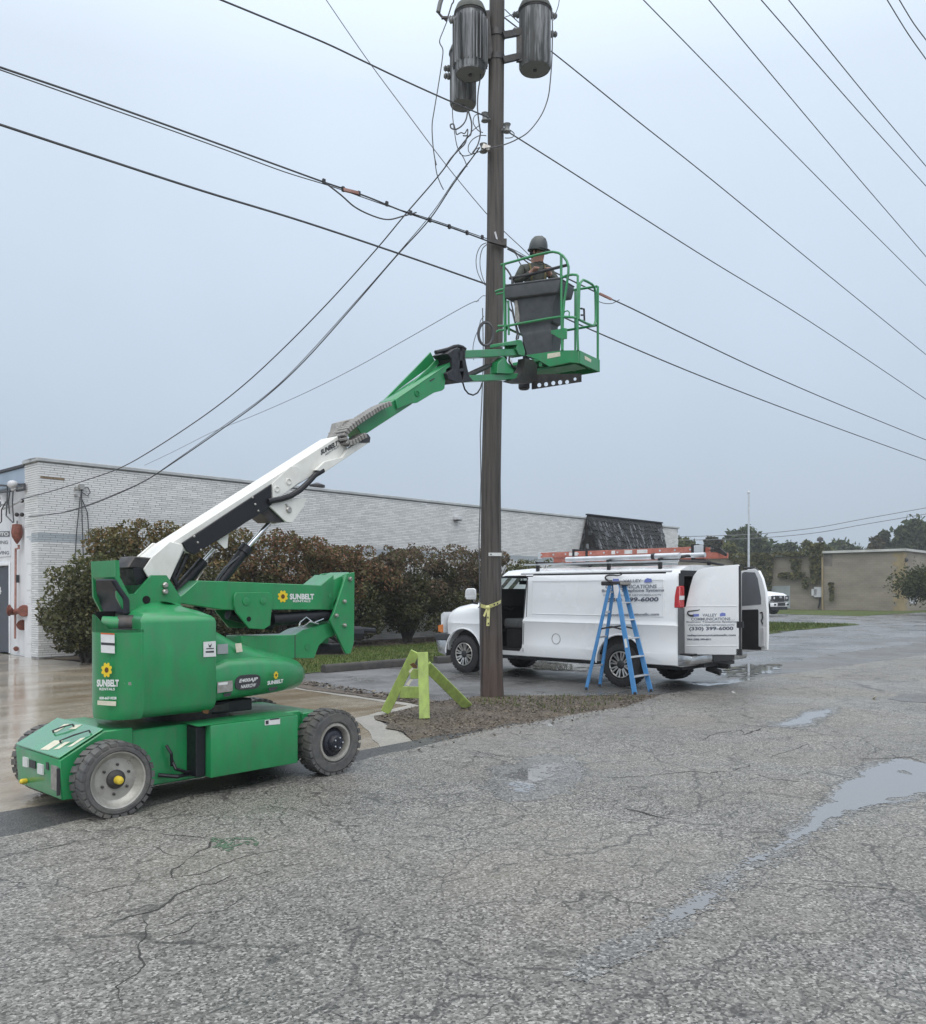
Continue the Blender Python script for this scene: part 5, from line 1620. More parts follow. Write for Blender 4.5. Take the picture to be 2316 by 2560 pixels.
bn = lambda p: onT(p, T0 - .003)
letter_px("SUNBELT", q4, 1410, 350, 1530, 388, bn, m_ink, boom, y1r=318, y0r=280, bold=.05)
letter_px("RENTALS", q4, 1442, 378, 1535, 392, bn, m_inkg, boom, y1r=330, bold=.02)
bo = MB()
ring_bolts(bo, q4, ((1465, 232), (1505, 228), (1525, 195)), T0 - .002, .008, .006)
part("boom_bolts", bo, m_zinc, boom, kind="stuff")

# ---- cylinders under the boom
lc = part("lift_cylinder", MB().tube([onT(z(q4, 545, 1480), TM), onT(z(q4, 882, 1048), TM)], .047, 18).tube([onT(z(q4, 860, 1076), TM), onT(z(q4, 893, 1034), TM)], .058, 18), m_black, lift)
part("rod", MB().tube([onT(z(q4, 880, 1050), TM), onT(z(q4, 1066, 842), TM)], .021, 14), m_chrome, lc)
part("hose", MB().tube([onT(z(q4, x, y), TM - .06) for x, y in ((820, 1110), (740, 1170), (690, 1235), (655, 1290), (640, 1350))], .008, 6).tube([onT(z(q4, x, y), TM - .05) for x, y in ((835, 1095), (770, 1150), (700, 1240), (660, 1340))], .007, 6), m_wireg, lc)
l2 = part("levelling_cylinder", MB().tube([onT(z(q4, 395, 1345), TM + .05), onT(z(q4, 585, 1132), TM + .05)], .044, 16), m_black, lift)
part("rod", MB().tube([onT(z(q4, 580, 1138), TM + .05), onT(z(q4, 660, 1048), TM + .05)], .018, 12), m_chrome, l2)
part("hose", MB().tube([onT(z(q4, x, y), TM - .02) for x, y in ((575, 1210), (590, 1185), (560, 1230), (500, 1330), (430, 1380))], .010, 6), m_zinc, l2)
part("foot_hose", MB().tube([onT(z(q4, x, y), T0 + .02) for x, y in ((440, 1060), (410, 1130), (370, 1240), (400, 1300))], .02, 8).tube([onT(z(q4, x, y), T0 + .06) for x, y in ((470, 1080), (440, 1160), (390, 1260))], .018, 8), m_black, lift)

# ---- telescopic section (green)
E0, E1 = 6.575, 6.785
ext = part("boom_extension", slab(MB(), q5, ((180, 1200), (545, 955), (800, 800), (830, 955), (330, 1278), (260, 1320)), E0, E1), m_green, lift, bevel=.006)
hd = ((560, 968), (700, 820), (1085, 408), (1235, 400), (1272, 460), (1270, 530), (1222, 560), (1196, 780), (1165, 805), (1075, 828), (885, 942), (815, 950))
part("extension_head", slab(MB(), q5, ((640, 905), (1262, 482), (1268, 528), (1215, 562), (1196, 780), (1165, 805), (1075, 828), (885, 942), (812, 952), (660, 1010)), E0 - .03, E0 - .002), m_green, ext, bevel=.004)
part("extension_head", MB().prism([p + V * .242 for p in poly(q5, ((640, 905), (1262, 482), (1268, 528), (1215, 562), (1196, 780), (1165, 805), (1075, 828), (885, 942), (812, 952), (660, 1010)), E0 - .03)], V * .028), m_green, ext, bevel=.004)
pa = poly(q5, ((640, 900), (1262, 478)), E0 - .03)
pb_ = [p + V * .27 for p in pa]
part("extension_top", MB().add([pa[0], pa[1], pb_[1] + ZZ * .0, pb_[0], pa[0] - ZZ * .02, pa[1] - ZZ * .02, pb_[1] - ZZ * .02, pb_[0] - ZZ * .02], [(0, 1, 2, 3), (4, 7, 6, 5), (0, 4, 5, 1), (1, 5, 6, 2), (2, 6, 7, 3), (3, 7, 4, 0)]), m_green, ext, bevel=.004)
# raised fairing along the far edge of the head
fa = poly(q5, ((665, 880), (1085, 560), (1260, 440)), E0)
fb_ = [st(p) for p in fa]
b = MB().prism([W(fb_[0][0], 6.80, fb_[0][2]), W(fb_[1][0] - .02, 6.80, fb_[1][2] + .09), W(fb_[2][0] - .08, 6.80, fb_[2][2] + .10), W(fb_[2][0], 6.80, fb_[2][2])], V * .02)
part("extension_fairing", b, m_green, ext, bevel=.003)
b = MB().prism([W(fb_[0][0] + .1, 6.68, fb_[0][2] + .04), W(fb_[1][0], 6.68, fb_[1][2] + .03), W(fb_[2][0] - .03, 6.68, fb_[2][2] + .06), W(fb_[2][0], 6.68, fb_[2][2])], V * .02)
part("extension_fairing", b, m_green, ext, bevel=.003)
part("pin_boss", MB().lathe([(.035, 0), (.035, .006), (.024, .008), (.024, .001)], onT(z(q5, 880, 835), E0 - .032), -V, 18), m_greenw, ext)
part("head_slot", MB().prism(poly(q5, ((1022, 688), (1082, 655), (1080, 672), (1030, 705)), E0 - .033), V * .002), m_ink, ext)

# ---- hose carrier chain
hcarr = bpy.data.objects.new("hose_carrier", None); link(hcarr, lift)
path = [(530, 962), (470, 985), (405, 1015), (340, 1055), (275, 1098), (210, 1140), (150, 1180), (95, 1222), (40, 1270), (5, 1320), (5, 1372), (45, 1410), (105, 1405), (155, 1375), (200, 1345), (255, 1318)]
pts = [onT(z(q5, x, y), 6.535) for x, y in path]
dist = [0]
for a, c in zip(pts, pts[1:]): dist.append(dist[-1] + (c - a).length)
def along(d):
    for i in range(len(pts) - 1):
        if d <= dist[i + 1]:
            return pts[i].lerp(pts[i + 1], (d - dist[i]) / (dist[i + 1] - dist[i]))
    return pts[-1]
nl = 26
link_mesh = None
for k in range(nl):
    d0, d1 = dist[-1] * k / nl, dist[-1] * (k + .78) / nl
    a, c = along(d0), along(d1)
    bb = MB().bar(a, c, .165, .05, up=(ZZ if abs((c - a).normalized().z) < .9 else U))
    part("chain_link", bb, m_chain, hcarr, bevel=.005)
part("carrier_hoses", MB().tube(pts[1:], .022, 8).tube([p + V * .04 for p in pts[1:]], .020, 8), m_ink, hcarr)

# ---- jib
C0 = Vector((1.485, 11.1, 0))
e1 = Vector((0.585, 0.811, 0)).normalized()
e2 = Vector((-0.811, 0.585, 0)).normalized()
zf = onD(z(q6, 1450, 1150), 11.1).z           # platform floor level
def PL(a, b_, zz): return C0 + e1 * a + e2 * b_ + ZZ * zz
def onA(p, a=0.0):
    """on the platform's plane at distance a along e1"""
    o = C0 + e1 * a
    n_ = e1
    r = ray(p)
    return EYEV + r * (n_.dot(Vector((o.x, o.y, 0)) - Vector((0, 0, 0))) / n_.dot(r))
def onB(p, b_=0.0):
    o = C0 + e2 * b_
    r = ray(p)
    return EYEV + r * (e2.dot(o) / e2.dot(r))
J0 = W(7.02, 6.68, 0)
J1 = PL(-.10, .62, 0)
side = (J1 - J0).normalized()
nside = Vector((-side.y, side.x, 0))
jp = lambda p: onP(p, J0 - nside * .10, J1 - nside * .10)
def jslab(mb, q, pts, w):
    mb.prism([jp(z(q, x, y)) for x, y in pts], nside * w); return mb
part("jib_knuckle", jslab(MB(), q5, ((1228, 385), (1300, 330), (1350, 310), (1375, 345), (1372, 470), (1365, 560), (1378, 600), (1392, 640), (1395, 705), (1345, 718), (1235, 672), (1225, 600), (1285, 560), (1275, 440)), .2), m_black, lift, bevel=.006)
part("jib_knuckle", jslab(MB(), q5, ((1398, 320), (1440, 335), (1432, 420), (1450, 520), (1480, 640), (1530, 692), (1395, 712), (1418, 630), (1412, 560), (1402, 470)), .2), m_black, lift, bevel=.006)
part("knuckle_web", jslab(MB(), q5, ((1350, 560), (1425, 545), (1425, 580), (1350, 590)), .2).prism([jp(z(q5, x, y)) for x, y in ((1345, 350), (1420, 350), (1420, 460), (1350, 460))], nside * .2), m_black, lift)
arms = {}
part("jib_arm", MB().bar(jp(z(q5, 1415, 385)) + nside * .1, jp(z(q6, 960, 1162)) + nside * .1, .15, .085), m_green, lift, bevel=.006)
part("jib_arm", MB().bar(jp(z(q5, 1510, 660)) + nside * .1, jp(z(q6, 995, 1382)) + nside * .1, .13, .072), m_green, lift, bevel=.006)
part("jib_cylinder", MB().tube([jp(z(q6, 475, 1385)) + nside * .1, jp(z(q6, 680, 1290)) + nside * .1], .032, 12).tube([jp(z(q6, 680, 1290)) + nside * .1, jp(z(q6, 850, 1212)) + nside * .1], .02, 10), m_steel, lift)
part("knuckle_hose", MB().tube([onT(z(q5, x, y), 6.6) for x, y in ((1092, 368), (1150, 355), (1230, 335), (1300, 305), (1350, 298), (1400, 312), (1430, 335))], .022, 8), m_black, lift)
part("knuckle_hose", MB().tube([jp(z(q5, x, y)) for x, y in ((1402, 715), (1425, 790), (1465, 838), (1520, 856), (1570, 830), (1605, 775), (1622, 715))], .009, 8), m_black, lift)
part("jib_mount", jslab(MB(), q6, ((760, 1082), (905, 1055), (932, 1060), (962, 1165), (955, 1205), (905, 1190), (880, 1140), (890, 1100), (760, 1110)), .18), m_green, lift, bevel=.004)
part("jib_mount", jslab(MB(), q6, ((705, 1360), (715, 1265), (775, 1210), (800, 1260), (860, 1335), (850, 1365)), .10), m_green, lift, bevel=.004)
part("rotator", MB().lathe([(.06, -.16), (.075, -.14), (.075, .10), (.06, .12)], PL(-.10, .76, zf - .26), ZZ, 20), m_black, lift)
part("rotator_bracket", jslab(MB(), q6, ((960, 1225), (1040, 1240), (1075, 1290), (1060, 1430), (1010, 1450), (900, 1450), (815, 1430), (900, 1400), (950, 1300)), .10), m_steel, lift)
part("rotator_hose", MB().tube([jp(z(q6, x, y)) - nside * .02 for x, y in ((805, 1210), (800, 1250), (830, 1295), (870, 1310))], .012, 6), m_black, lift)
part("bracket_sticker", MB().prism([jp(z(q6, x, y)) - nside * .003 for x, y in ((805, 1240), (842, 1235), (845, 1285), (812, 1280))], nside * .002), m_decal, lift)

# ---- platform
LA, LB, HB_ = 0.57, 1.15, 0.165
b = MB()
b.prism([onA(z(q6, x, y)) for x, y in ((960, 1196), (1280, 1152), (1450, 1149), (1452, 1268), (1360, 1262), (1290, 1280), (1180, 1300), (1080, 1240))], e1 * .02)
plat = part("platform_floor", MB().obox(PL(.005, .005, zf - .045), e1 * (LA - .01), e2 * (LB - .01), ZZ * .04), m_greenw, lift, bevel=.004)
part("toe_board", b, m_green, plat, bevel=.003)
part("toe_board", MB().obox(PL(.02, -.012, zf - HB_), e1 * (LA - .01), e2 * .012, ZZ * HB_), m_green, plat, bevel=.003)
part("toe_board", MB().obox(PL(LA - .012, 0.0, zf - HB_), e1 * .012, e2 * LB, ZZ * HB_), m_green, plat)
part("toe_board", MB().obox(PL(.02, LB, zf - HB_ * .5), e1 * (LA - .03), e2 * .012, ZZ * HB_ * .5), m_green, plat)
ub = MB()
for k in range(5):
    ub.obox(PL(.03, .08 + k * .24, zf - .11), e1 * (LA - .06), e2 * .05, ZZ * .06)
ub.obox(PL(.1, .1, zf - .14), e1 * .3, e2 * .9, ZZ * .03)
part("under_frame", ub, m_greenw, plat)
part("toe_sticker", MB().prism([onA(z(q6, x, y), -.002) for x, y in ((1165, 1182), (1280, 1166), (1282, 1204), (1163, 1228))], e1 * .001), m_deckd, plat)
part("toe_sticker", MB().prism([onB(z(q6, x, y), -.014) for x, y in ((1504, 1200), (1565, 1235), (1562, 1262), (1506, 1232))], e2 * .001), m_deckd, plat)

rails = bpy.data.objects.new("guard_rail", None); link(rails, lift)
rt = 0.0165
def railA(pts, a=0.0, r=rt, m_=None, nm="rail"):
    part(nm, MB().tube([onA(z(q6, x, y), a) for x, y in pts], r, 10), m_ or m_green, rails, smooth=50)
def railB(pts, b_=0.0, r=rt, m_=None, nm="rail"):
    part(nm, MB().tube([onB(z(q6, x, y), b_) for x, y in pts], r, 10), m_ or m_green, rails, smooth=50)
zr = lambda h: zf + h
railA([(768, 368), (772, 700), (778, 1085)], r=.019)
railA([(808, 700), (812, 1010)], r=.015)
railA([(742, 372), (900, 328), (1060, 283), (1170, 258), (1215, 252), (1265, 262), (1308, 290), (1340, 335), (1357, 390), (1355, 450), (1340, 560), (1318, 700), (1305, 850), (1302, 1150)])
railA([(1290, 285), (1290, 500), (1295, 900), (1300, 1150)], r=.018)
railA([(765, 385), (800, 420), (825, 460), (838, 495), (850, 540)], r=.012, m_=m_ink)
railA([(820, 495), (960, 470), (1100, 435), (1240, 400), (1350, 372)], a=.10, r=.020, m_=m_ink)
railA([(690, 618), (720, 605), (770, 592)], r=.017)
railA([(700, 640), (770, 628)], r=.013)
railA([(700, 985), (725, 968), (790, 965)], r=.016)
railA([(715, 930), (800, 928), (1000, 892), (1180, 860), (1285, 845), (1400, 850), (1432, 858)])
railA([(1297, 490), (1340, 468), (1395, 460), (1432, 463), (1442, 475), (1440, 700), (1438, 1000), (1444, 1150)])
railB([(1449, 870), (1452, 700), (1456, 575), (1465, 535), (1488, 508), (1520, 520), (1570, 548), (1592, 575), (1602, 620), (1605, 780), (1605, 880), (1595, 918), (1572, 925), (1520, 905), (1470, 880), (1449, 870)])
railB([(1624, 570), (1624, 900), (1624, 1340)], r=.017)
LBk = LB - .02
part("rail", MB().tube([PL(.02, LBk, zf), PL(.02, LBk, zf + 1.08), PL(.25, LBk, zf + 1.1), PL(LA - .02, LBk, zf + 1.08), PL(LA - .02, LBk, zf)], rt, 10), m_green, rails)
for h in (1.06, .5):
    part("rail", MB().tube([PL(LA - .01, 0.02, zf + h * .93), PL(LA - .01, LBk, zf + h)], rt, 10), m_green, rails)
part("rail", MB().tube([PL(0.02, LBk, zf + .5), PL(LA - .02, LBk, zf + .5)], rt, 10), m_green, rails)
part("rail", MB().tube([PL(LA - .01, .35, zf), PL(LA - .01, .35, zf + 1.0)], rt * .9, 10), m_green, rails)
part("gate_latch", MB().prism([onA(z(q6, x, y), -.02) for x, y in ((1195, 970), (1280, 955), (1300, 945), (1340, 950), (1338, 1045), (1300, 1050), (1260, 1035), (1195, 995))], e1 * .02), m_green, rails, bevel=.003)
railA([(1312, 820), (1320, 798), (1350, 790), (1365, 805), (1362, 840)], r=.009)
part("lanyard_bracket", MB().tube([onB(z(q6, x, y), .25) for x, y in ((1470, 770), (1498, 775), (1502, 880), (1475, 880))], .014, 8).bar(onB(z(q6, 1472, 830), .25), onB(z(q6, 1500, 830), .25), .02, .02), m_ink, rails)

# step plate with round holes under the platform
PPa, PPb = onA(z(q6, 1022, 1440), .02), onA(z(q6, 1470, 1385), .02)
b = MB()
hols = [(1088, 1468, 20), (1150, 1460, 20), (1216, 1450, 20), (1278, 1443, 21), (1342, 1440, 19), (1414, 1413, 15)]
xs = [1020] + [(hols[i][0] + hols[i + 1][0]) / 2 for i in range(5)] + [1472]
def topy(x): return 1372 + (x - 1020) * (-.02)
def boty(x): return 1508 - (x - 1020) * .155
for i, (hx, hy, hr0) in enumerate(hols):
    x0, x1 = xs[i], xs[i + 1]
    sq, ci = [], []
    for k in range(16):
        a = 2 * math.pi * k / 16
        ca, sa = math.cos(a), math.sin(a)
        m_ = max(abs(ca), abs(sa))
        X = hx + (ca / m_) * ((x1 - hx) if ca > 0 else (hx - x0))
        Y = hy + (sa / m_) * ((boty(X) - hy) if sa > 0 else (hy - topy(X)))
        sq.append(onA(z(q6, X, Y), .02)); ci.append(onA(z(q6, hx + ca * hr0, hy + sa * hr0), .02))
    b.add(sq + ci + [p + e1 * .012 for p in sq + ci], [f for k in range(16) for f in ((k, (k + 1) % 16, 16 + (k + 1) % 16, 16 + k), (32 + k, 48 + k, 48 + (k + 1) % 16, 32 + (k + 1) % 16), (16 + k, 16 + (k + 1) % 16, 48 + (k + 1) % 16, 48 + k))])
part("step_plate", b, m_steel, plat)

# control console: tray on a tapering cover, inside the rails
def csec(y, xl, xr, dy, d0, d1):
    a0, a1 = onA(z(q6, xl, y + dy), d0), onA(z(q6, xr, y - dy), d0)
    return [a0, a1, a1 + e1 * (d1 - d0), a0 + e1 * (d1 - d0)]
con = MB().loft([csec(1215, 985, 1208, 4, .05, .24), csec(1010, 930, 1216, 14, .03, .26), csec(985, 925, 1218, 15, .03, .26), csec(975, 912, 1190, 15, .04, .25), csec(920, 895, 1190, 17, .04, .25), csec(905, 892, 1212, 18, .04, .26), csec(760, 868, 1218, 22, .03, .27), csec(660, 850, 1250, 26, .02, .28)])
con = part("control_console", con, m_console, lift, smooth=30, bevel=.008)
tr = MB().loft([csec(668, 862, 1242, 24, .02, .30), csec(650, 778, 1262, 30, -.03, .34), csec(548, 768, 1278, 34, -.04, .36), csec(528, 780, 1272, 34, -.03, .35)])
part("console_tray", tr, m_console, con, smooth=30, bevel=.01)
lipb = MB().loft([csec(530, 776, 1276, 34, -.045, .365), csec(516, 776, 1276, 34, -.045, .365)])
part("tray_lip", lipb, M("console_lip", (.085, .092, .10), .5, var=.15), con, bevel=.006)
part("control_cable", MB().tube([onA(z(q6, x, y), .02) for x, y in ((800, 700), (815, 770), (845, 800), (870, 900), (890, 1000), (880, 1045), (900, 1100))], .012, 6).tube([onA(z(q6, x, y), .03) for x, y in ((830, 700), (850, 790), (865, 870), (905, 1010), (895, 1050))], .010, 6), m_ink, con)
part("control_box", MB().prism([onA(z(q6, x, y), .01) for x, y in ((862, 700), (885, 690), (905, 830), (905, 900), (868, 890))], e1 * .04), m_chain, con, bevel=.004)
part("joystick", MB().tube([onA(z(q6, 845, 560), .1), onA(z(q6, 848, 500), .1)], .02, 8).ball(onA(z(q6, 848, 495), .1), .03, 6), m_ink, con)

# =================================================================== UTILITY POLE
m_pole = bpy.data.materials.new("weathered_pole_wood")
m_pole.use_nodes = True
n, l = nodes_of(m_pole)
bs_ = n["Principled BSDF"]; bs_.inputs["Roughness"].default_value = 0.75
g = n.new("ShaderNodeNewGeometry")
mp = n.new("ShaderNodeMapping"); mp.inputs["Scale"].default_value = (26, 26, 0.9); l.new(g.outputs["Position"], mp.inputs[0])
t1 = n.new("ShaderNodeTexNoise"); t1.inputs["Scale"].default_value = 1; t1.inputs["Detail"].default_value = 7; t1.inputs["Roughness"].default_value = .7; l.new(mp.outputs[0], t1.inputs["Vector"])
rp = n.new("ShaderNodeValToRGB"); e = rp.color_ramp.elements
e[0].position, e[0].color = .34, (0.028, 0.024, 0.022, 1)
e[1].position, e[1].color = .68, (0.105, 0.094, 0.086, 1)
e.new(.48).color = (0.066, 0.058, 0.052, 1)
l.new(t1.outputs[0], rp.inputs[0])
sz_ = n.new("ShaderNodeSeparateXYZ"); l.new(g.outputs["Position"], sz_.inputs[0])
t2 = n.new("ShaderNodeTexNoise"); t2.inputs["Scale"].default_value = 2.2; t2.inputs["Detail"].default_value = 5; l.new(g.outputs["Position"], t2.inputs["Vector"])
ad = n.new("ShaderNodeMath"); ad.operation = 'MULTIPLY_ADD'; l.new(t2.outputs[0], ad.inputs[0]); ad.inputs[1].default_value = 2.0; l.new(sz_.outputs[2], ad.inputs[2])
mr2 = n.new("ShaderNodeMapRange"); mr2.inputs[1].default_value = 1.2; mr2.inputs[2].default_value = 2.6; mr2.inputs[3].default_value = .75; mr2.inputs[4].default_value = 0; l.new(ad.outputs[0], mr2.inputs[0])
mx = n.new("ShaderNodeMix"); mx.data_type = 'RGBA'; mx.blend_type = 'MULTIPLY'; l.new(mr2.outputs[0], mx.inputs[0]); l.new(rp.outputs[0], mx.inputs[6]); mx.inputs[7].default_value = (1.0, .70, .60, 1)
l.new(mx.outputs[2], bs_.inputs["Base Color"])
bpn = n.new("ShaderNodeBump"); bpn.inputs["Strength"].default_value = .7; bpn.inputs["Distance"].default_value = .015
l.new(t1.outputs[0], bpn.inputs["Height"]); l.new(bpn.outputs[0], bs_.inputs["Normal"])

PD = 13.35                                   # distance of the pole
def pole_c(y):
    """centre line of the leaning pole at picture height y, read from the photograph"""
    tab = [(-600, 1247, 33), (0, 1243, 38), (300, 1240, 40), (600, 1239, 43), (900, 1234, 46), (1200, 1228, 49), (1500, 1228, 53), (1700, 1230, 57), (1752, 1231, 60)]
    for a, c in zip(tab, tab[1:]):
        if y <= c[0]:
            f = (y - a[0]) / (c[0] - a[0])
            return a[1] + (c[1] - a[1]) * f, a[2] + (c[2] - a[2]) * f
    return tab[-1][1:]
pole_base = onD((1231, 1742), PD)
pole = thing("utility_pole", "tall weathered brown wooden utility pole standing in the leaf strewn verge", "pole", Vector((pole_base.x, pole_base.y, 0)))
pts_, rad_ = [], []
for y in (1775, 1742, 1700, 1600, 1500, 1350, 1200, 1050, 900, 750, 600, 450, 300, 150, 0, -150, -300, -600):
    cx_, w_ = pole_c(y)
    pts_.append(onD((cx_, y), PD)); rad_.append(w_ / 2 / F * PD)
part("shaft", MB().tube(pts_, rad_, 28), m_pole, pole)
def P(px, y, d=0.0): return onD((px, y), PD + d)
def PC(y, dx=0.0, d=0.0):
    c, w_ = pole_c(y)
    return onD((c + dx * w_ / 2, y), PD + d)
part("tag_strap", MB().obox(P(1222, 1390, -.17), Vector((.20, 0, 0)), Vector((0, .02, 0)), ZZ * .05), m_decal, pole)
part("tag_bolt", MB().ball(P(1228, 1386, -.18), .012, 5), m_ink, pole)
for y, hh in ((88, .10), (148, .09)):
    c_, w_ = pole_c(y)
    part("bracket_band", MB().lathe([(w_ / 2 / F * PD + .012, -hh / 2), (w_ / 2 / F * PD + .012, hh / 2)], P(c_, y), ZZ, 24), m_steel, pole)
def bracket(px0, px1, y0, y1, dep=0.0):
    b = MB()
    b.bar(P(px0, y0, dep - .1), P(px1, y0 - 8, dep), .06, .09)
    b.bar(P(px0, y1, dep - .1), P(px1, y1 - 10, dep), .06, .09)
    b.bar(P(px1 - 4, y0 - 14, dep), P(px1 - 4, y1 + 4, dep), .08, .055, up=Vector((0, 1, 0)))
    return b
part("transformer_bracket", bracket(1258, 1302, 88, 150), m_steel, pole)
part("transformer_bracket", MB().bar(P(1215, 30, -.1), P(1225, 150, -.05), .10, .10, up=Vector((0, 1, 0))), m_steel, pole)
m_porc = M("grey_insulator", (0.16, 0.165, 0.165), 0.35, var=.2, vs=20, dirt=(.06, .06, .055), ds=20, damt=.5)
def clevis(px, y, dx):
    c = P(px, y, -.15)
    b = MB().tube([c + Vector((dx * .11, 0.1, 0)), c], .022, 8)
    b.lathe([(.035, -.07), (.06, -.06), (.04, -.02), (.04, .02), (.06, .06), (.035, .07)], c, ZZ, 12)
    part("insulator", b, m_porc, pole)
clevis(1213, 293, 1); clevis(1268, 320, -1); clevis(1209, 370, 1)
part("wire_bracket", MB().bar(P(1207, 365, -.2), P(1225, 372, -.2), .05, .07), m_zinc, pole)
part("cable_clamp", MB().bar(P(1220, 600, -.2), P(1262, 612, -.2), .06, .05).cbox(P(1262, 608, -.18), Vector((.03, 0, 0)), Vector((0, .06, 0)), ZZ * .05), m_steel, pole)
part("bare_splinter", MB().prism([P(1236, 580, -.17), P(1240, 578, -.17), P(1245, 598, -.17), P(1241, 597, -.17)], Vector((0, .01, 0))), m_conduit, pole)
part("ground_wire", MB().tube([P(c, y, -.1) for c, y in ((1207, 770), (1209, 900), (1205, 1000), (1201, 1080), (1203, 1200), (1198, 1350), (1200, 1500), (1201, 1700))], .008, 6), m_wireg, pole)

# ---- transformers
m_tank = M("streaked_tank", (0.075, 0.077, 0.077), 0.75, metal=0, var=.3, vs=3, dirt=(0.55, 0.57, 0.60), ds=1.0, damt=.95, stretch=(12, 12, .8))  # pale vertical streaks mixed into the tank colour
m_tankd = M("dark_streaked_tank", (0.045, 0.047, 0.048), 0.65, metal=0, var=.3, vs=3, dirt=(0.55, 0.57, 0.60), ds=1.0, damt=.95, stretch=(15, 15, .6))
m_lidt = M('mossy_lid', (0.06, 0.066, 0.058), .7, var=.35, vs=9, dirt=(.16, .17, .15), ds=7, damt=.5)
def transformer(px, ytop, ybot, wpx, dep, mat_, label, lug, fins=False):
    d = PD + dep
    bot, top = onD((px, ybot), d), onD((px, ytop), d)
    r = wpx / 2 / F * d
    h = top.z - bot.z
    root = thing("transformer", label, "transformer", bot, "pole mounted transformers")
    part("tank", MB().lathe([(r * .93, .0), (r * .93, -.012), (r, .02), (r, h * .80), (r * .99, h * .82)], bot, ZZ, 32), mat_, root)
    if fins:
        fm_ = MB()
        for k in range(26):
            a = 2 * math.pi * k / 26
            dv = Vector((math.cos(a), math.sin(a), 0)); tg = Vector((-math.sin(a), math.cos(a), 0))
            fm_.obox(bot + dv * (r * .97) - tg * .006 + ZZ * h * .10, dv * (r * .20), tg * .012, ZZ * h * .64)
        part("cooling_fins", fm_, mat_, root, kind="stuff")
    part("bottom_plate", MB().lathe([(r * .88, .03), (r * .90, -.006), (r * .2, -.010)], bot, ZZ, 32), m_porc, root)
    part("lid", MB().lathe([(r * 1.0, h * .83), (r * 1.08, h * .835), (r * 1.06, h * .865), (r * .9, h * .95), (r * .55, h * 1.0), (.01, h * 1.01)], bot, ZZ, 32), m_lidt, root)
    part("lid_band", MB().lathe([(r * 1.01, h * .80), (r * 1.03, h * .81), (r * 1.03, h * .835)], bot, ZZ, 32), m_steel, root)
    part("drain", MB().lathe([(.03, -.012), (.028, -.03)], bot, ZZ, 10), m_ink, root)
    for a, zz in lug:
        dv = Vector((math.cos(a), math.sin(a), 0))
        c = bot + dv * r + ZZ * h * zz
        part("bushing", MB().lathe([(.045, -.01), (.055, .03), (.035, .05), (.05, .07), (.025, .10)], c, dv, 12), m_porc, root)
    return root, bot, r, h
transformer(1338, 2, 172, 80, .1, m_tank, "dark drum transformer alone on the right of the pole, white streaks down its front", ((math.pi, .80), (math.pi * 1.02, .55), (0.05, .52), (.1, .80)))
transformer(1176, 8, 184, 76, -.15, m_tankd, "upper transformer left of the pole, glossy black drum streaked with white", ((math.pi, .78), (math.pi * 1.1, .70)), True)
transformer(1158, 110, 262, 66, .5, m_tank, "lower transformer left of the pole, partly hidden behind the black drum", ((math.pi, .60), (math.pi * 1.05, .45)))
ct = thing("fuse_cutout", "small grey fuse cutout hanging at the top edge, left of the transformers", "fuse", P(1105, 10))
part("barrel", MB().tube([P(1112, -30), P(1100, 10), P(1096, 30)], .035, 10), m_porc, ct)
part("hinge", MB().tube([P(1096, 30), P(1104, 40), P(1112, 46), P(1118, 52)], .018, 6).cbox(P(1112, 44), Vector((.05, 0, 0)), Vector((0, .02, 0)), ZZ * .015), m_steel, ct)
part("lead", MB().tube([P(1136, -10), P(1134, 5), P(1130, 10), P(1117, 52)], .012, 6), m_wire, ct)

# ---- caution tape
m_tape = M("pale_yellow_tape", (0.60, 0.58, 0.25), 0.45, var=.12, vs=25)
tp2 = thing("caution_tape", "pale yellow caution tape knotted round the pole with two loose tails", "tape", PC(1512))
def t8(x, y, d=-.2): return onD(z(q8, x, y), PD + d)
def ribbon(P0, wid, mb, th=.004):
    for a, c in zip(P0, P0[1:]):
        mb.bar(a, c, th, wid, up=Vector((0.05, -.3, 1)))
b = MB(); ribbon([t8(498, 772, -.06), t8(520, 782, -.17), t8(560, 790, -.205), t8(610, 772, -.2), t8(650, 755, -.16), t8(672, 742, -.08)], .055, b)
part("band", b, m_tape, tp2)
part("knot", MB().ball(t8(563, 792, -.22), .035, 6), m_tape, tp2)
b = MB(); b.prism([t8(x, y, -.23) for x, y in ((553, 792), (583, 790), (580, 850), (577, 945), (552, 945), (556, 860))], Vector((0, .006, 0)))
part("tail", b, m_tape, tp2)
part("tail", MB().prism([t8(x, y, -.235) for x, y in ((553, 795), (565, 800), (538, 872), (524, 860))], Vector((0, .006, 0))), m_tape, tp2)
b = MB()
for x, y in ((565, 875), (568, 925), (618, 768), (645, 760)):
    b.cbox(t8(x, y, -.236 if y > 800 else -.21), Vector((.010, 0, 0)), Vector((0, .002, 0)), ZZ * .014)
part("printing", b, m_ink, tp2, kind="stuff")

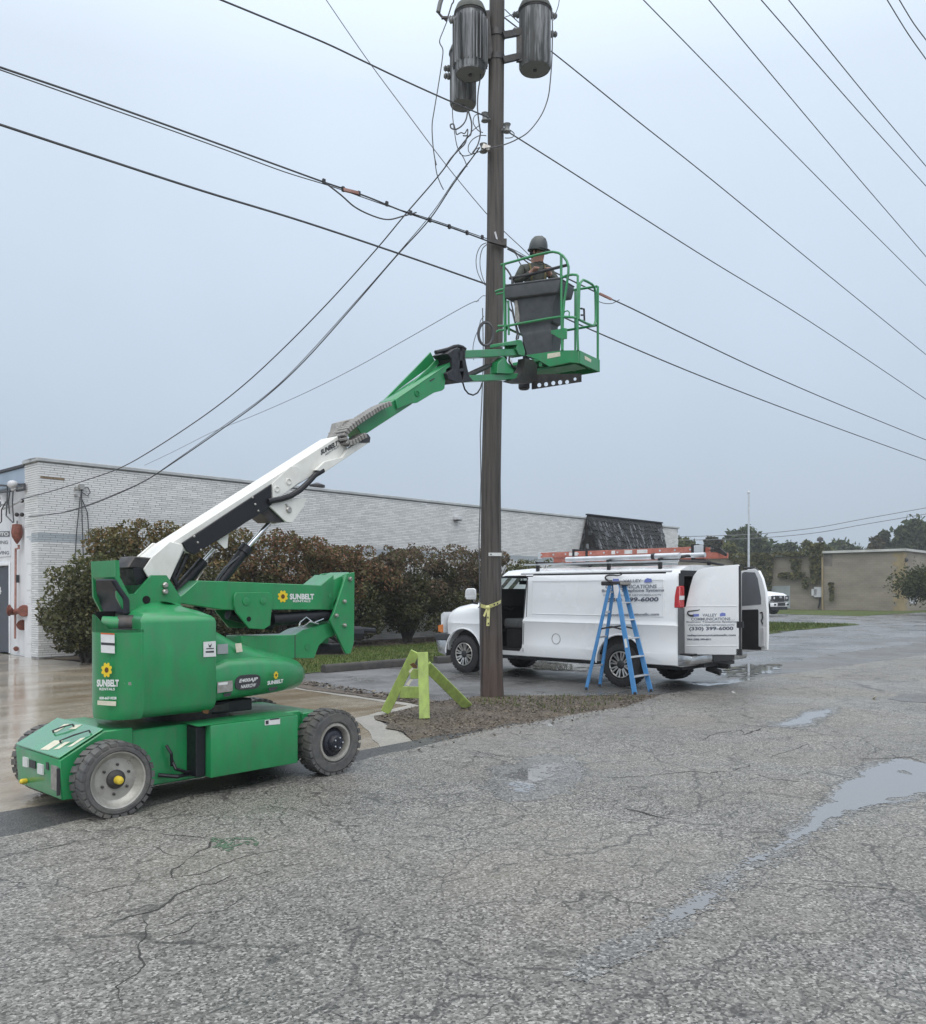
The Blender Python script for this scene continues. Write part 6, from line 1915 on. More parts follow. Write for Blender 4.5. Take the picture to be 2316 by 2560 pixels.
# =================================================================== OVERHEAD WIRES
def smooth_path(pts, k=6):
    """Catmull-Rom through the points"""
    out = []
    n = len(pts)
    for i in range(n - 1):
        p0, p1, p2, p3 = pts[max(i - 1, 0)], pts[i], pts[i + 1], pts[min(i + 2, n - 1)]
        for j in range(k):
            t = j / k
            out.append(0.5 * ((2 * p1) + (p2 - p0) * t + (2 * p0 - 5 * p1 + 4 * p2 - p3) * t * t + (3 * p1 - p0 - 3 * p2 + p3) * t ** 3))
    out.append(pts[-1])
    return out
def wire(label, pts, r, mat_=None, group=None, name="overhead_cable", cat="cable", ext0=0, ext1=0, smooth=True):
    pts = [Vector(p) for p in pts]
    r *= .76
    if smooth: pts = smooth_path(pts)
    if ext0: pts.insert(0, pts[0] + (pts[0] - pts[1]).normalized() * ext0)
    if ext1: pts.append(pts[-1] + (pts[-1] - pts[-2]).normalized() * ext1)
    return solo(name, MB().tube(pts, r, 6), mat_ or m_wire, label, cat, group, origin=pts[len(pts) // 2])
TP = st(pole_base)[1]                         # plane of the street lines
def d0(x, y): return (x * 1.2697, y * 1.2697)
L_ = lambda pts, t=TP: [onT(d0(x, y), t) for x, y in pts]
wire("upper thick street cable from the left edge to the pole clamp", L_([(0, 132), (150, 183), (300, 236), (450, 290), (560, 330), (640, 359), (720, 386), (800, 418), (900, 452), (965, 476)], TP - .2), .015, group="street cables left of the pole", ext0=6)
wire("thin lashed cable riding along the upper thick street cable", L_([(0, 137), (150, 190), (300, 243), (450, 297), (560, 338), (660, 369), (760, 404), (850, 432), (960, 470)], TP - .22), .009, group="street cables left of the pole", ext0=6)
wire("lower black street cable from the left edge straight to the pole behind the basket", L_([(0, 245), (200, 311), (400, 376), (600, 437), (800, 504), (957, 559)], TP - .2), .018, group="street cables left of the pole", ext0=6)
wire("topmost left cable sagging from the top edge to the insulator under the transformers", L_([(437, 0), (520, 34), (640, 84), (720, 122), (800, 160), (880, 196), (962, 231)], TP - .1), .015, m_wire, group="street cables left of the pole", ext0=5)
sb = [(640, 359), (672, 384), (700, 408), (735, 425), (765, 432), (795, 425), (820, 418)]
wire("slack loop of cable hanging below the upper street cable between its clips", L_(sb, TP - .22), .013, m_wire)
A_, B_ = P(1075, 370, -.2), onD((1310, 640), 17)
wire("thin steep guy wire from the top edge passing behind the pole", [onD(d0(x, y), 17.0) for x, y in ((643, 0), (720, 112), (800, 220), (880, 326), (958, 420), (1000, 462), (1040, 500), (1090, 556))], .011, m_wireg, ext0=6, cat="wire", name="guy_wire")
for x, y in ((636, 357), (676, 374), (708, 381), (762, 400), (806, 418), (846, 433), (885, 446), (919, 457), (950, 466)):
    pass
cl = MB()
clips = thing("cable_clips", "row of small clamps along the upper street cable left of the pole", "clamps", onT(d0(800, 416), TP - .2))
for x, y in ((638, 357), (676, 372), (707, 381), (762, 401), (809, 419), (847, 433), (885, 446), (920, 458), (950, 467)):
    c = onT(d0(x, y), TP - .22)
    part("clamp", MB().cbox(c, U * .018, V * .014, ZZ * .030), m_steel, clips)
part("marker", MB().bar(onT(d0(676, 373), TP - .23), onT(d0(705, 380), TP - .23), .04, .035), m_rustl, clips)

# service drops to the white building
E1p = onT(z(q1, 205, 490), TW + .6); E2p = onT(z(q1, 225, 655), TW + .3)
S1 = P(1209, 372, -.2)
dr1 = [(928, 262), (900, 297), (862, 348), (800, 420), (740, 492), (650, 592), (560, 684), (480, 758), (400, 820), (300, 886), (235, 922)]
wire("upper service drop curving from the pole down to the white building's corner", [onP(d0(x, y), S1, E1p) for x, y in dr1] + [onP(z(q1, x, y), S1, E1p) for x, y in ((700, 345), (450, 425), (280, 470), (180, 498))], .014, group="service drops to the building")
dr2 = [(945, 290), (893, 362), (846, 432), (780, 505), (700, 598), (600, 710), (520, 784), (430, 850), (340, 912), (280, 950)]
wire("lower twisted service drop from the pole to the building below the upper one", [onP(d0(x, y), S1, E2p) for x, y in dr2] + [onP(z(q1, x, y), S1, E2p) for x, y in ((900, 490), (700, 565), (560, 604), (420, 625), (240, 645))], .014, group="service drops to the building")
dr3 = [(942, 296), (900, 348), (852, 418), (788, 494), (704, 590), (590, 716), (524, 778), (436, 842), (346, 906), (282, 948)]
wire("thin strand wound along the lower service drop", [onP(d0(x, y), S1, E2p) for x, y in dr3] + [onP(z(q1, x, y), S1, E2p) for x, y in ((880, 490), (690, 562), (550, 600))], .008, group="service drops to the building")
E3p = onT((372, 1160), TW + 3)
wire("faint thin drop wire from the pole to the white building's roof", [onP(d0(x, y), P(1196, 752), E3p) for x, y in ((943, 592), (915, 603), (800, 668), (700, 724), (600, 774), (500, 818), (420, 850), (340, 890), (285, 916))], .0075, m_wireg, group="service drops to the building")

# right-hand lines along the street
Rw = lambda pts, t=TP: [onT(d0(x, y), t) for x, y in pts]
wire("upper street cable right of the basket with an orange marker at its start", Rw([(1000, 490), (1060, 520), (1180, 578), (1240, 605), (1350, 659), (1500, 730), (1650, 795), (1824, 866)], TP), .017, group="street cables right of the pole", ext1=25)
wire("lower street cable leaving the basket's floor rail to the right edge", Rw([(975, 566), (1060, 602), (1180, 656), (1350, 728), (1500, 787), (1650, 843), (1824, 906)], TP), .017, group="street cables right of the pole", ext1=25)
part_mk = solo("cable_marker", MB().bar(onT(d0(1181, 578), TP - .02), onT(d0(1204, 589), TP - .02), .035, .035), m_rustl, "orange marker sleeve on the upper cable just right of the basket", "marker", origin=onT(d0(1197, 585), TP))
wire("short slack loop under the orange marked cable beside the basket", Rw([(1176, 592), (1190, 597), (1206, 597), (1220, 590)], TP), .010, m_wireg)
wire("line from the insulator right of the pole sloping down to the right edge", Rw([(1005, 262), (1100, 322), (1250, 418), (1400, 513), (1600, 636), (1824, 786)], TP), .014, group="street cables right of the pole", ext1=25)
wire("line from behind the right transformer sloping to the right edge", Rw([(975, 20), (1030, 62), (1090, 104), (1250, 233), (1400, 352), (1600, 516), (1824, 698)], TP + .2), .014, group="street cables right of the pole", ext1=25)
for (x0, y0, x1, y1), lab in zip(((1268, 0, 1824, 562), (1397, 0, 1824, 505), (1500, 0, 1824, 366), (1554, 0, 1824, 327), (1748, 0, 1824, 116), (1772, 0, 1824, 78)),
        ("leftmost of the six high lines crossing the upper right sky", "second of the six high lines from the left in the upper right sky", "third high line from the left, lower of the close middle pair", "fourth high line from the left, upper of the close middle pair",
         "fifth high line, lower of the pair in the top right corner", "last of the six high lines, in the extreme top right corner")):
    r_ = ray(d0(x0, y0)); Yd = 11.3 / r_.z
    t_ = Yd * r_.dot(V)
    a, c = onT(d0(x0, y0), t_), onT(d0(x1, y1), t_)
    m = (a + c) / 2 - ZZ * .04
    wire(lab, [a, m, c], .013, group="high power lines at upper right", ext0=8, ext1=25)
for k, (pts, lab) in enumerate((([(1330, 1057), (1480, 1052), (1600, 1040), (1700, 1022), (1824, 1000)], "upper of two far wires over the trees at right"), ([(1330, 1064), (1480, 1060), (1600, 1050), (1700, 1033), (1824, 1012)], "lower of two far wires over the trees at right"))):
    wire(lab, [onD(d0(x, y), 90) for x, y in pts], .045, m_wireg, group="far wires over the trees", ext0=30, ext1=20)

# leads and loops round the pole head
q7d = lambda pts, d=-.15: [onD(z(q7, x, y), PD + d) for x, y in pts]
tang = "leads hanging under the transformers"
wire("long outermost lead dropping from the fuse cutout to the service drop", q7d([(310, 240), (270, 340), (225, 470), (262, 560), (255, 680), (215, 950), (165, 1250), (140, 1430), (150, 1650), (170, 1800), (190, 1880)]), .011, m_wire, tang, "transformer_lead", "wire")
wire("tail of the outer lead joining the lower service drop", q7d([(170, 1800), (190, 1960), (230, 2080), (270, 2160)]), .010, m_wire, tang, "transformer_lead", "wire")
wire("lead from the lower transformer's left edge curling down to the drops", q7d([(372, 1190), (375, 1330), (395, 1500), (430, 1680), (500, 1800), (540, 1900)]), .009, m_wire, tang, "transformer_lead", "wire")
wire("thick black pigtail under the lower transformer", q7d([(545, 1260), (530, 1350), (490, 1420), (420, 1470), (360, 1460), (350, 1420), (385, 1415), (400, 1470)]), .015, m_wire, tang, "transformer_lead", "wire")
wire("short crook of lead left of the pole's lower insulator", q7d([(410, 1470), (420, 1530), (470, 1510), (510, 1520), (545, 1470), (540, 1540), (490, 1545)]), .012, m_wire, tang, "transformer_lead", "wire")
wire("heavy lead twisting from the pigtail into the upper service drop", q7d([(550, 1255), (590, 1400), (580, 1530), (540, 1560), (510, 1640), (430, 1720), (350, 1810), (290, 1900)]), .016, m_wire, tang, "transformer_lead", "wire")
wire("lead straight down beside the pole from the black drum", q7d([(755, 330), (730, 480), (700, 720), (690, 880), (665, 1050), (658, 1230), (675, 1400), (690, 1520), (660, 1650), (600, 1740)]), .014, m_wire, tang, "transformer_lead", "wire")
wire("wide round loop left of the pole above the wire bracket", q7d([(760, 1545), (680, 1545), (600, 1590), (555, 1660), (560, 1730), (600, 1750), (640, 1700), (690, 1675)]), .009, m_wire, tang, "transformer_lead", "wire")
wire("small oval loop close to the pole's left insulator", q7d([(720, 1510), (660, 1480), (610, 1400), (620, 1330), (660, 1300), (720, 1310)]), .009, m_wire, tang, "transformer_lead", "wire")
wire("lead crossing from the insulator down to the drops", q7d([(690, 1420), (600, 1490), (560, 1550)]), .008, m_wire, tang, "transformer_lead", "wire")
wire("slack lead swinging under the loop towards the bracket", q7d([(450, 1740), (500, 1775), (570, 1765), (640, 1740), (700, 1720)]), .009, m_wire, tang, "transformer_lead", "wire")
wire("big bow of cable from the right transformer round to the wire bracket", q7d([(1505, 95), (1512, 300), (1508, 620), (1490, 900), (1460, 1120), (1380, 1320), (1240, 1500), (1100, 1590), (970, 1645), (850, 1675), (740, 1690)], -.25), .012, m_wire, tang, "transformer_lead", "wire")
wire("hooked lead at the right insulator", q7d([(1030, 1480), (1075, 1520), (1060, 1560), (1010, 1572), (970, 1570)], -.2), .009, m_wire, tang, "transformer_lead", "wire")
wire("thin lead rising past the right transformer to the top edge", q7d([(1525, 230), (1550, 150), (1580, 60), (1592, -20)], 0), .009, m_wireg, tang, "transformer_lead", "wire")
wire("thin jumper from the pole top to the right transformer", q7d([(970, 105), (1060, 190), (1130, 255)], 0), .010, m_wireg, tang, "transformer_lead", "wire")
wire("second thin jumper crossing the first beside the right transformer", q7d([(975, 190), (1050, 165), (1110, 125)], 0), .008, m_wireg, tang, "transformer_lead", "wire")
q6d = lambda pts, d=-.15: [onD(z(q6, x, y), PD + d) for x, y in pts]
coil = "coiled drop cable on the pole"
wire("outer thin loop of drop cable left of the pole above the basket", q6d([(608, 170), (560, 195), (525, 260), (513, 340), (525, 430), (560, 510), (600, 560)]), .009, m_wireg, coil, "cable_coil")
wire("inner thin loop of drop cable left of the pole above the basket", q6d([(612, 185), (575, 220), (553, 290), (550, 380), (568, 470), (598, 550)]), .009, m_wireg, coil, "cable_coil")
b = MB()
b.tube([onD(z(q6, 600 + 68 * math.cos(a), 1000 + 108 * math.sin(a)), PD - .25) for a in [2 * math.pi * k / 28 for k in range(28)]], .017, 8, closed=True)
b.tube([onD(z(q6, 606 + 66 * math.cos(a), 1004 + 104 * math.sin(a)), PD - .27) for a in [2 * math.pi * k / 28 for k in range(28)]], .014, 8, closed=True)
solo("cable_coil", b, m_wire, "thick black coil of cable hung on the pole just above the green jib", "cable", coil, origin=onD(z(q6, 600, 1000), PD - .25))
wire("thin tail of cable dropping from the black coil behind the jib", q6d([(585, 840), (555, 880), (535, 960), (505, 1030), (485, 1130), (492, 1240)]), .008, m_wireg, coil, "cable_coil")
wire("short drop wire end tied at the pole's left side", q6d([(515, 712), (545, 680), (575, 655), (600, 655)]), .007, m_wireg, coil, "cable_coil")
wire("working cable bowed down between pole and worker", q6d([(830, 230), (880, 280), (910, 350), (945, 400), (970, 425)], -1.2), .010, m_wire, "cables at the worker's hands", "drop_cable")
wire("straight working cable from the pole clamp towards the worker's chest", q6d([(790, 205), (860, 245), (920, 300), (990, 355)], -1.2), .012, m_wire, "cables at the worker's hands", "drop_cable")
wire("thin pair wire from the clamp to the worker's hat brim", q6d([(830, 220), (900, 255), (960, 290), (990, 300)], -1.1), .007, m_wireg, "cables at the worker's hands", "drop_cable")

# =================================================================== WHITE CARGO VAN
m_van = M("white_van_paint", (0.74, 0.755, 0.77), 0.25, var=.02, vs=2, coat=.3, rvar=.06, dirt=(0.55, 0.55, 0.54), ds=1.2, damt=.2)
m_vin = M("dark_shaded_interior", (0.018, 0.018, 0.02), 0.8, var=.2)  # dark cabin trim; on the liners it paints in the deep shade
m_seat = M("grey_seat_cloth", (0.10, 0.105, 0.11), 0.85, var=.15, vs=12)
m_trim = M("black_trim", (0.018, 0.018, 0.02), 0.5, var=.2, vs=8)
m_bump = M("dull_chrome", (0.52, 0.53, 0.54), 0.25, metal=.85, var=.1, vs=4, dirt=(.2, .19, .18), ds=6, damt=.5)
m_red = M("red_lens", (0.42, 0.012, 0.015), 0.2, var=.1, vs=20, coat=.5)
m_amber = M("amber_lens", (0.55, 0.16, 0.02), 0.25, var=.1, vs=20, coat=.5)
m_lamp = M("clear_lens", (0.6, 0.62, 0.64), 0.12, var=.1, vs=20, coat=.5)
m_vtyre = M("van_tyre_rubber", (0.022, 0.022, 0.023), 0.8, var=.25, vs=20, bump=.1)
m_alloy = M("machined_alloy", (0.60, 0.58, 0.55), 0.28, metal=.9, var=.1)
m_seam = M("panel_gap", (0.10, 0.105, 0.11), 0.7)
VS, VC = 12.40, 13.40                        # left side plane and centre line
van = thing("cargo_van", "white cargo van backed to the road with its rear doors and driver's door open", "van", W(VC, 9.8, 0))

FULL = [(.90, .40), (.97, .42), (1.0, .60), (.985, .645), (.985, 1.03), (.995, 1.06), (.975, 1.10), (.965, 1.14), (.962, 1.45), (.955, 1.78), (.925, 1.90), (.86, 1.975), (.72, 2.02), (.36, 2.05), (0, 2.055)]
HOOD = [(.88, .42), (.95, .44), (.985, .60), (.97, .645), (.97, .95), (.98, .98), (.965, 1.04), (.955, 1.10), (.945, 1.18), (.92, 1.26), (.88, 1.31), (.80, 1.36), (.66, 1.395), (.34, 1.425), (0, 1.435)]
def mixs(a, b_, f): return [(x0 + (x1 - x0) * f, y0 + (y1 - y0) * f) for (x0, y0), (x1, y1) in zip(a, b_)]
def scale_top(sec, ztop, wf=1.0, z0=1.0):
    zm = sec[-1][1]
    return [(h * wf, y if y < z0 else z0 + (y - z0) * (ztop - z0) / (zm - z0)) for h, y in sec]
FRONT_BOW = .20
stations = [(6.95, [(h * .985, y - .01) for h, y in FULL]), (7.02, FULL), (7.6, FULL), (9.0, FULL), (10.1, FULL), (10.4, FULL), (10.62, scale_top(FULL, 2.035)), (10.85, mixs(FULL, HOOD, .28)), (11.08, mixs(FULL, HOOD, .62)), (11.28, HOOD),
            (11.6, scale_top(HOOD, 1.40)), (11.92, scale_top(HOOD, 1.34, .985)), (12.06, scale_top(HOOD, 1.27, .965)), (12.12, scale_top(HOOD, 1.18, .93)), (12.13, scale_top(HOOD, 1.14, .92))]
def fullring(t, sec):
    f_ = max(0, min(1, (t - 10.4) / .25)) * FRONT_BOW
    left_ = [W(VC - h, t + f_ * (1 - (h / 1.0) ** 2), y) for h, y in sec]
    right_ = [W(VC + h, t + f_ * (1 - (h / 1.0) ** 2), y) for h, y in reversed(sec[:-1])]
    return left_ + right_
body_mb = MB().loft([fullring(t, s_) for t, s_ in stations])

def boolean(me_a, cutters, solver='EXACT'):
    oa = bpy.data.objects.new("bool_a", me_a); COL.objects.link(oa)
    tmp = []
    for cme in cutters:
        oc = bpy.data.objects.new("bool_c", cme); COL.objects.link(oc); tmp.append(oc)
        mo = oa.modifiers.new("b", 'BOOLEAN'); mo.operation = 'DIFFERENCE'; mo.object = oc; mo.solver = solver
    bpy.context.view_layer.update()
    dg = bpy.context.evaluated_depsgraph_get()
    out = bpy.data.meshes.new_from_object(oa.evaluated_get(dg))
    for o_ in [oa] + tmp: bpy.data.objects.remove(o_)
    return out

vb = van.location.copy()
TF, TR = 11.65, 8.03                          # axles
WR = .375
cuts = []
for tt in (TF, TR):
    for side_ in (-1, 1):
        a = W(VC + side_ * 1.2, tt, .40)
        cuts.append(MB().lathe([(.475, 0), (.475, .62)], a, U * -side_, 36).mesh("cut", vb, smooth=0))
cuts.append(MB().stbox(VC - .90, VC + .90, 6.5, 7.30, .56, 1.86).mesh("cut", vb, smooth=0))
cuts.append(MB().stbox(VC - .925, VC + .925, 7.20, 9.95, .52, 1.93).mesh("cut", vb, smooth=0))
cuts.append(MB().stbox(VC - .93, VC + .93, 9.94, 10.86, .50, 1.90).mesh("cut", vb, smooth=0))
cuts.append(MB().stbox(VC - .90, VC + .90, 10.85, 11.34, .50, 1.33).mesh("cut", vb, smooth=0))
def t8v(x, y): 
    a = st(onS(z(q8, x, y), VS)); return a[1], a[2]
dop = [t8v(*p_) for p_ in ((893, 496), (880, 620), (852, 900), (846, 1130), (820, 1165), (690, 1168))] 
dop = [(10.06, 1.86), (10.09, 1.60), (10.14, 1.10), (10.15, .58), (10.22, .50), (11.02, .50), (11.08, .60), (11.05, 1.30), (10.72, 1.86), (10.60, 1.895), (10.10, 1.895)]
cuts.append(MB().prism([W(VC - 1.1, t, y) for t, y in dop], U * .30).mesh("cut", vb, smooth=0))
wop = [(10.16, 1.33), (10.98, 1.33), (10.66, 1.84), (10.18, 1.84)]
cuts.append(MB().prism([W(VC + .8, t, y) for t, y in wop], U * .30).mesh("cut", vb, smooth=0))
# windscreen opening follows the slope between roof and cowl
cuts.append(MB().prism([W(VC - .80, t, y) for t, y in ((10.62, 1.87), (11.08, 1.47), (11.60, 1.48), (11.12, 1.87))], U * 1.60).mesh("cut", vb, smooth=0))
body_me = boolean(body_mb.mesh("body", vb, m_van, smooth=0), cuts)
body_me.materials.clear(); body_me.materials.append(m_van); body_me.materials.append(m_vin)
for p_ in body_me.polygons:                      # cabin and cargo faces turned dark, their depth's shade painted in
    ss_, tt_, zz_ = st(p_.center + vb)
    hh_, nl = abs(ss_ - VC), p_.normal
    a_ = max(abs(nl.dot(U)), abs(nl.dot(V)), abs(nl.z))
    near_ = lambda v, opts: any(abs(v - o_) < .004 for o_ in opts)
    if a_ > .995 and 6.96 < tt_ < 11.36 and .49 < zz_ < 1.94 and hh_ < .94:
        if (abs(nl.dot(U)) > .99 and near_(hh_, (.90, .925, .93))) or (abs(nl.z) > .99 and near_(zz_, (.50, .52, .56, 1.86, 1.90, 1.93, 1.33))) or (abs(nl.dot(V)) > .99 and near_(tt_, (7.20, 7.30, 9.94, 9.95, 10.85, 10.86, 11.34))):
            p_.material_index = 1
body_me.shade_smooth(); body_me.set_sharp_from_angle(angle=math.radians(28))
body = bpy.data.objects.new("body", body_me); link(body, van)
# cabin shade liners, seats, wheel
b = MB().stbox(VC - .92, VC + .92, 9.72, 9.76, .52, 1.92)
part("bulkhead", b, m_vin, van)
part("door_seal", MB().tube([W(VS + (.035 if y < 1.8 else .06), t, y) for t, y in dop], .014, 6, closed=True), m_trim, van)
part("header_shade_liner", MB().stbox(VC - .86, VC + .86, 10.5, 10.86, 1.885, 1.90), m_vin, van)  # dark strip paints shade under the roof's front edge
b = MB().stbox(VC + .90, VC + .918, 9.77, 11.2, .52, 1.30).stbox(VC - .918, VC + .918, 9.77, 11.2, .505, .53).stbox(VC - .9, VC + .9, 9.77, 10.66, 1.885, 1.895).stbox(VC - .88, VC + .88, 11.30, 11.33, .54, 1.30)
part("cabin_shade_liner", b, m_vin, van)  # dark sheets stand for the cab's deep shade
b = MB().stbox(VC - .918, VC - .90, 7.32, 9.7, .54, 1.92).stbox(VC + .90, VC + .918, 7.32, 9.7, .54, 1.92).stbox(VC - .9, VC + .9, 7.0, 9.7, .565, .58).stbox(VC - .9, VC + .9, 7.32, 9.7, 1.90, 1.915)
part("cargo_shade_liner", b, m_vin, van)  # dark sheets put the load space's shade into colour
for sx_ in (-.45, .45):
    stt = part("seat", MB().stbox(VC + sx_ - .25, VC + sx_ + .25, 10.32, 10.86, .90, 1.09), m_seat, van, bevel=.05, segs=3)
    part("backrest", MB().prism([W(VC + sx_ - .24, t, y) for t, y in ((10.14, 1.0), (10.32, 1.0), (10.2, 1.66), (10.08, 1.66))], U * .48), m_vin if sx_ < 0 else m_seat, stt, bevel=.04, segs=2)
    part("seat_base", MB().stbox(VC + sx_ - .22, VC + sx_ + .22, 10.35, 10.8, .54, .89), m_vin, stt)
part("dashboard", MB().prism([W(VC - .86, t, y) for t, y in ((11.33, .8), (11.12, .88), (11.08, 1.2), (11.16, 1.32), (11.33, 1.38))], U * 1.72), m_vin, van, bevel=.02)
sw_c = W(VC - .45, 10.98, 1.42)
ax = (V * -.85 + ZZ * .5).normalized()
xx1 = U; yy1 = ax.cross(xx1)
b = MB().tube([sw_c + (xx1 * math.cos(2 * math.pi * k / 24) + yy1 * math.sin(2 * math.pi * k / 24)) * .19 for k in range(24)], .016, 8, closed=True)
b.bar(sw_c - xx1 * .18, sw_c + xx1 * .18, .05, .02, up=ax).bar(sw_c, sw_c - yy1 * .18, .04, .02, up=ax).tube([sw_c, sw_c - ax * .25], .04, 8)
part("steering_wheel", b, m_trim, van)
part("inside_mirror", MB().cbox(W(VC, 10.92, 1.79), U * .13, V * .015, ZZ * .04).tube([W(VC, 10.93, 1.80), W(VC, 10.95, 1.89)], .012, 6), m_trim, van, bevel=.008)
# glass
wsb = MB()
for k in range(10):
    h0, h1 = -.82 + .164 * k, -.82 + .164 * (k + 1)
    g0, g1 = FRONT_BOW * (1 - h0 * h0), FRONT_BOW * (1 - h1 * h1)
    wsb.add([W(VC + h0, 10.75 + g0, 1.885), W(VC + h1, 10.75 + g1, 1.885), W(VC + h1, 11.22 + g1, 1.46), W(VC + h0, 11.22 + g0, 1.46)], [(0, 1, 2, 3)])
part("windscreen", wsb, m_glass, van, smooth=0)
part("passenger_window", MB().prism([W(VC + .95, t, y) for t, y in wop], U * .005), m_glass, van, smooth=0)
# driver's door, swung open beyond the pole
hg = W(VS + .03, 11.08, 0)
ang = math.radians(50)
ddir = (-V * math.cos(ang) - U * math.sin(ang))
dnrm = Vector((ddir.y, -ddir.x, 0)) 
if dnrm.dot(U) > 0: dnrm = -dnrm
dd_ = part("front_door", MB().prism([hg + ddir * a + ZZ * y for a, y in ((0.0, .55), (.95, .52), (.98, .60), (.98, 1.28), (0.0, 1.28))], -dnrm * .06), m_van, van, bevel=.01)
fr_ = [hg + ddir * a + ZZ * y for a, y in ((0.02, 1.28), (.36, 1.88), (.94, 1.88), (.97, 1.28))]
fm = MB()
for a, c in zip(fr_, fr_[1:]): fm.bar(a, c, .05, .05)
part("window_frame", fm, m_van, dd_)
part("pane", MB().prism(fr_, -dnrm * .004), m_glass, dd_, smooth=0)
part("door_card", MB().prism([hg + ddir * a + ZZ * y - dnrm * .062 for a, y in ((.05, .6), (.93, .6), (.93, 1.24), (.05, 1.24))], -dnrm * .02), m_vin, dd_)
mir = part("door_mirror", MB().prism([onD(z(q8, x, y), 16.55) for x, y in ((374, 700), (378, 650), (392, 634), (445, 632), (460, 645), (463, 700), (455, 728), (385, 726))], Vector((0.02, .10, 0))), m_van, van, bevel=.012)
part("mirror_glass", MB().prism([onD(z(q8, x, y), 16.545) for x, y in ((382, 692), (386, 650), (396, 642), (444, 641), (454, 650), (455, 690))], Vector((0, .004, 0))), m_lamp, mir)
part("mirror_glass", MB().prism([onD(z(q8, x, y), 16.545) for x, y in ((383, 720), (385, 702), (454, 702), (452, 722))], Vector((0, .004, 0))), m_lamp, mir)
part("mirror_arm", MB().tube([onD(z(q8, 430, 728), 16.6), onD(z(q8, 440, 752), 16.6), onD(z(q8, 480, 758), 16.55)], .025, 8), m_trim, mir)
# wheels
def van_wheel(s, t, out):
    w = bpy.data.objects.new("wheel", None); link(w, van)
    ax_ = U * out
    c = W(s, t, WR)
    tb = MB().lathe([(.235, -.02), (.25, 0), (.33, 0), (.362, -.02), (.372, -.06), (.372, -.20), (.362, -.24), (.33, -.26), (.235, -.26)], c, ax_, 48, closed=False)
    for row in (0, 1, 2):
        for k in range(30):
            a = 2 * math.pi * (k + row * .5) / 30
            d = V * math.cos(a) + ZZ * math.sin(a); tg = -V * math.sin(a) + ZZ * math.cos(a)
            tb.cbox(c + d * .370 - ax_ * (.045 + row * .085), tg * .026, ax_ * .034, d * .006)
    part("tyre", tb, m_vtyre, w)
    rb = MB().lathe([(.02, -.09), (.15, -.10), (.222, -.12), (.228, -.03), (.236, -.004), (.240, -.02), (.240, -.2)], c, ax_, 40, closed=False)
    part("rim", rb, m_trim, w)
    part("rim_lip", MB().lathe([(.205, -.012), (.212, -.002), (.222, -.002), (.230, -.012)], c, ax_, 48, closed=False), m_alloy, w)
    sp_ = MB()
    for k in range(8):
        a = 2 * math.pi * (k + .3) / 8
        d = V * math.cos(a) + ZZ * math.sin(a); tg = -V * math.sin(a) + ZZ * math.cos(a)
        for sg in (-1, 1):
            sp_.bar(c + d * .075 + tg * .010 * sg - ax_ * .03, c + d * .212 + tg * .034 * sg - ax_ * .006, .024, .03, up=ax_)
    part("spokes", sp_, m_alloy, w, kind="stuff")
    part("hub_cap", MB().lathe([(.07, -.06), (.07, -.02), (.055, -.008), (.01, -.004)], c, ax_, 20), m_trim, w)
van_wheel(VS + .02, TF, -1); van_wheel(VS + .02, TR, -1); van_wheel(VC + .98, TF, 1); van_wheel(VC + .98, TR, 1)
part("underbody", MB().stbox(VC - .75, VC + .75, 7.0, 12.1, .33, .45).tube([W(VC - .9, TR, WR), W(VC + .9, TR, WR)], .06, 10).tube([W(VC - .9, TF, WR), W(VC + .9, TF, WR)], .05, 10), m_trim, van)
part("wheel_housing", MB().stbox(VC - .76, VC - .38, TR - .46, TR + .46, .4, .9).stbox(VC - .76, VC - .38, TF - .46, TF + .46, .4, .9), m_trim, van)
# arch lips
for tt in (TF, TR):
    b = MB().tube([W(VS + .012, tt + .482 * math.cos(a), .40 + .482 * math.sin(a)) for a in [math.radians(d_) for d_ in range(-2, 184, 8)]], .016, 8)
    part("arch_lip", b, m_van, body)
# panel gaps, filler cap
pg = MB()
for t in (10.04,):
    pg.bar(W(VS + .034, t, 1.80), W(VS + .034, t + .03, 1.14), .008, .010, up=V).bar(W(VS + .010, t + .07, 1.02), W(VS + .010, t + .09, .50), .008, .010, up=V)
part("door_gap", pg, m_seam, body)
vpl = lambda p: onS(p, VS + .012)
b = MB()
cf = onS(z(q8, 1130, 1052), VS + .014)
b.tube([cf + (V * math.cos(2 * math.pi * k / 26) + ZZ * math.sin(2 * math.pi * k / 26)) * .092 for k in range(26)], .005, 6, closed=True)
part("filler_flap", b, m_seam, body)
b = MB().bar(W(VC - .893, 7.1, 1.945), W(VC - .893, 10.25, 1.945), .02, .018)
part("roof_gutter", b, m_van, body)
b = MB().bar(W(VC - .905, 7.1, 1.925), W(VC - .905, 10.25, 1.925), .008, .008)
part("gutter_shadow_strip", b, m_seam, body)  # dark bar draws the shadow line below the gutter
fld = MB()
fw_ = [W(VS + .033, t, y) for t, y in ((9.93, 1.20), (9.93, 1.80), (7.22, 1.80), (7.22, 1.20))]
for a, c in zip(fw_, fw_[1:] + fw_[:1]): fld.bar(a, c, .010, .010)
part("panel_emboss", fld, m_van, body, bevel=.002)
fld = MB()
fw_ = [W(VS + .016, t, y) for t, y in ((9.93, .72), (9.93, 1.0), (8.62, 1.0))]
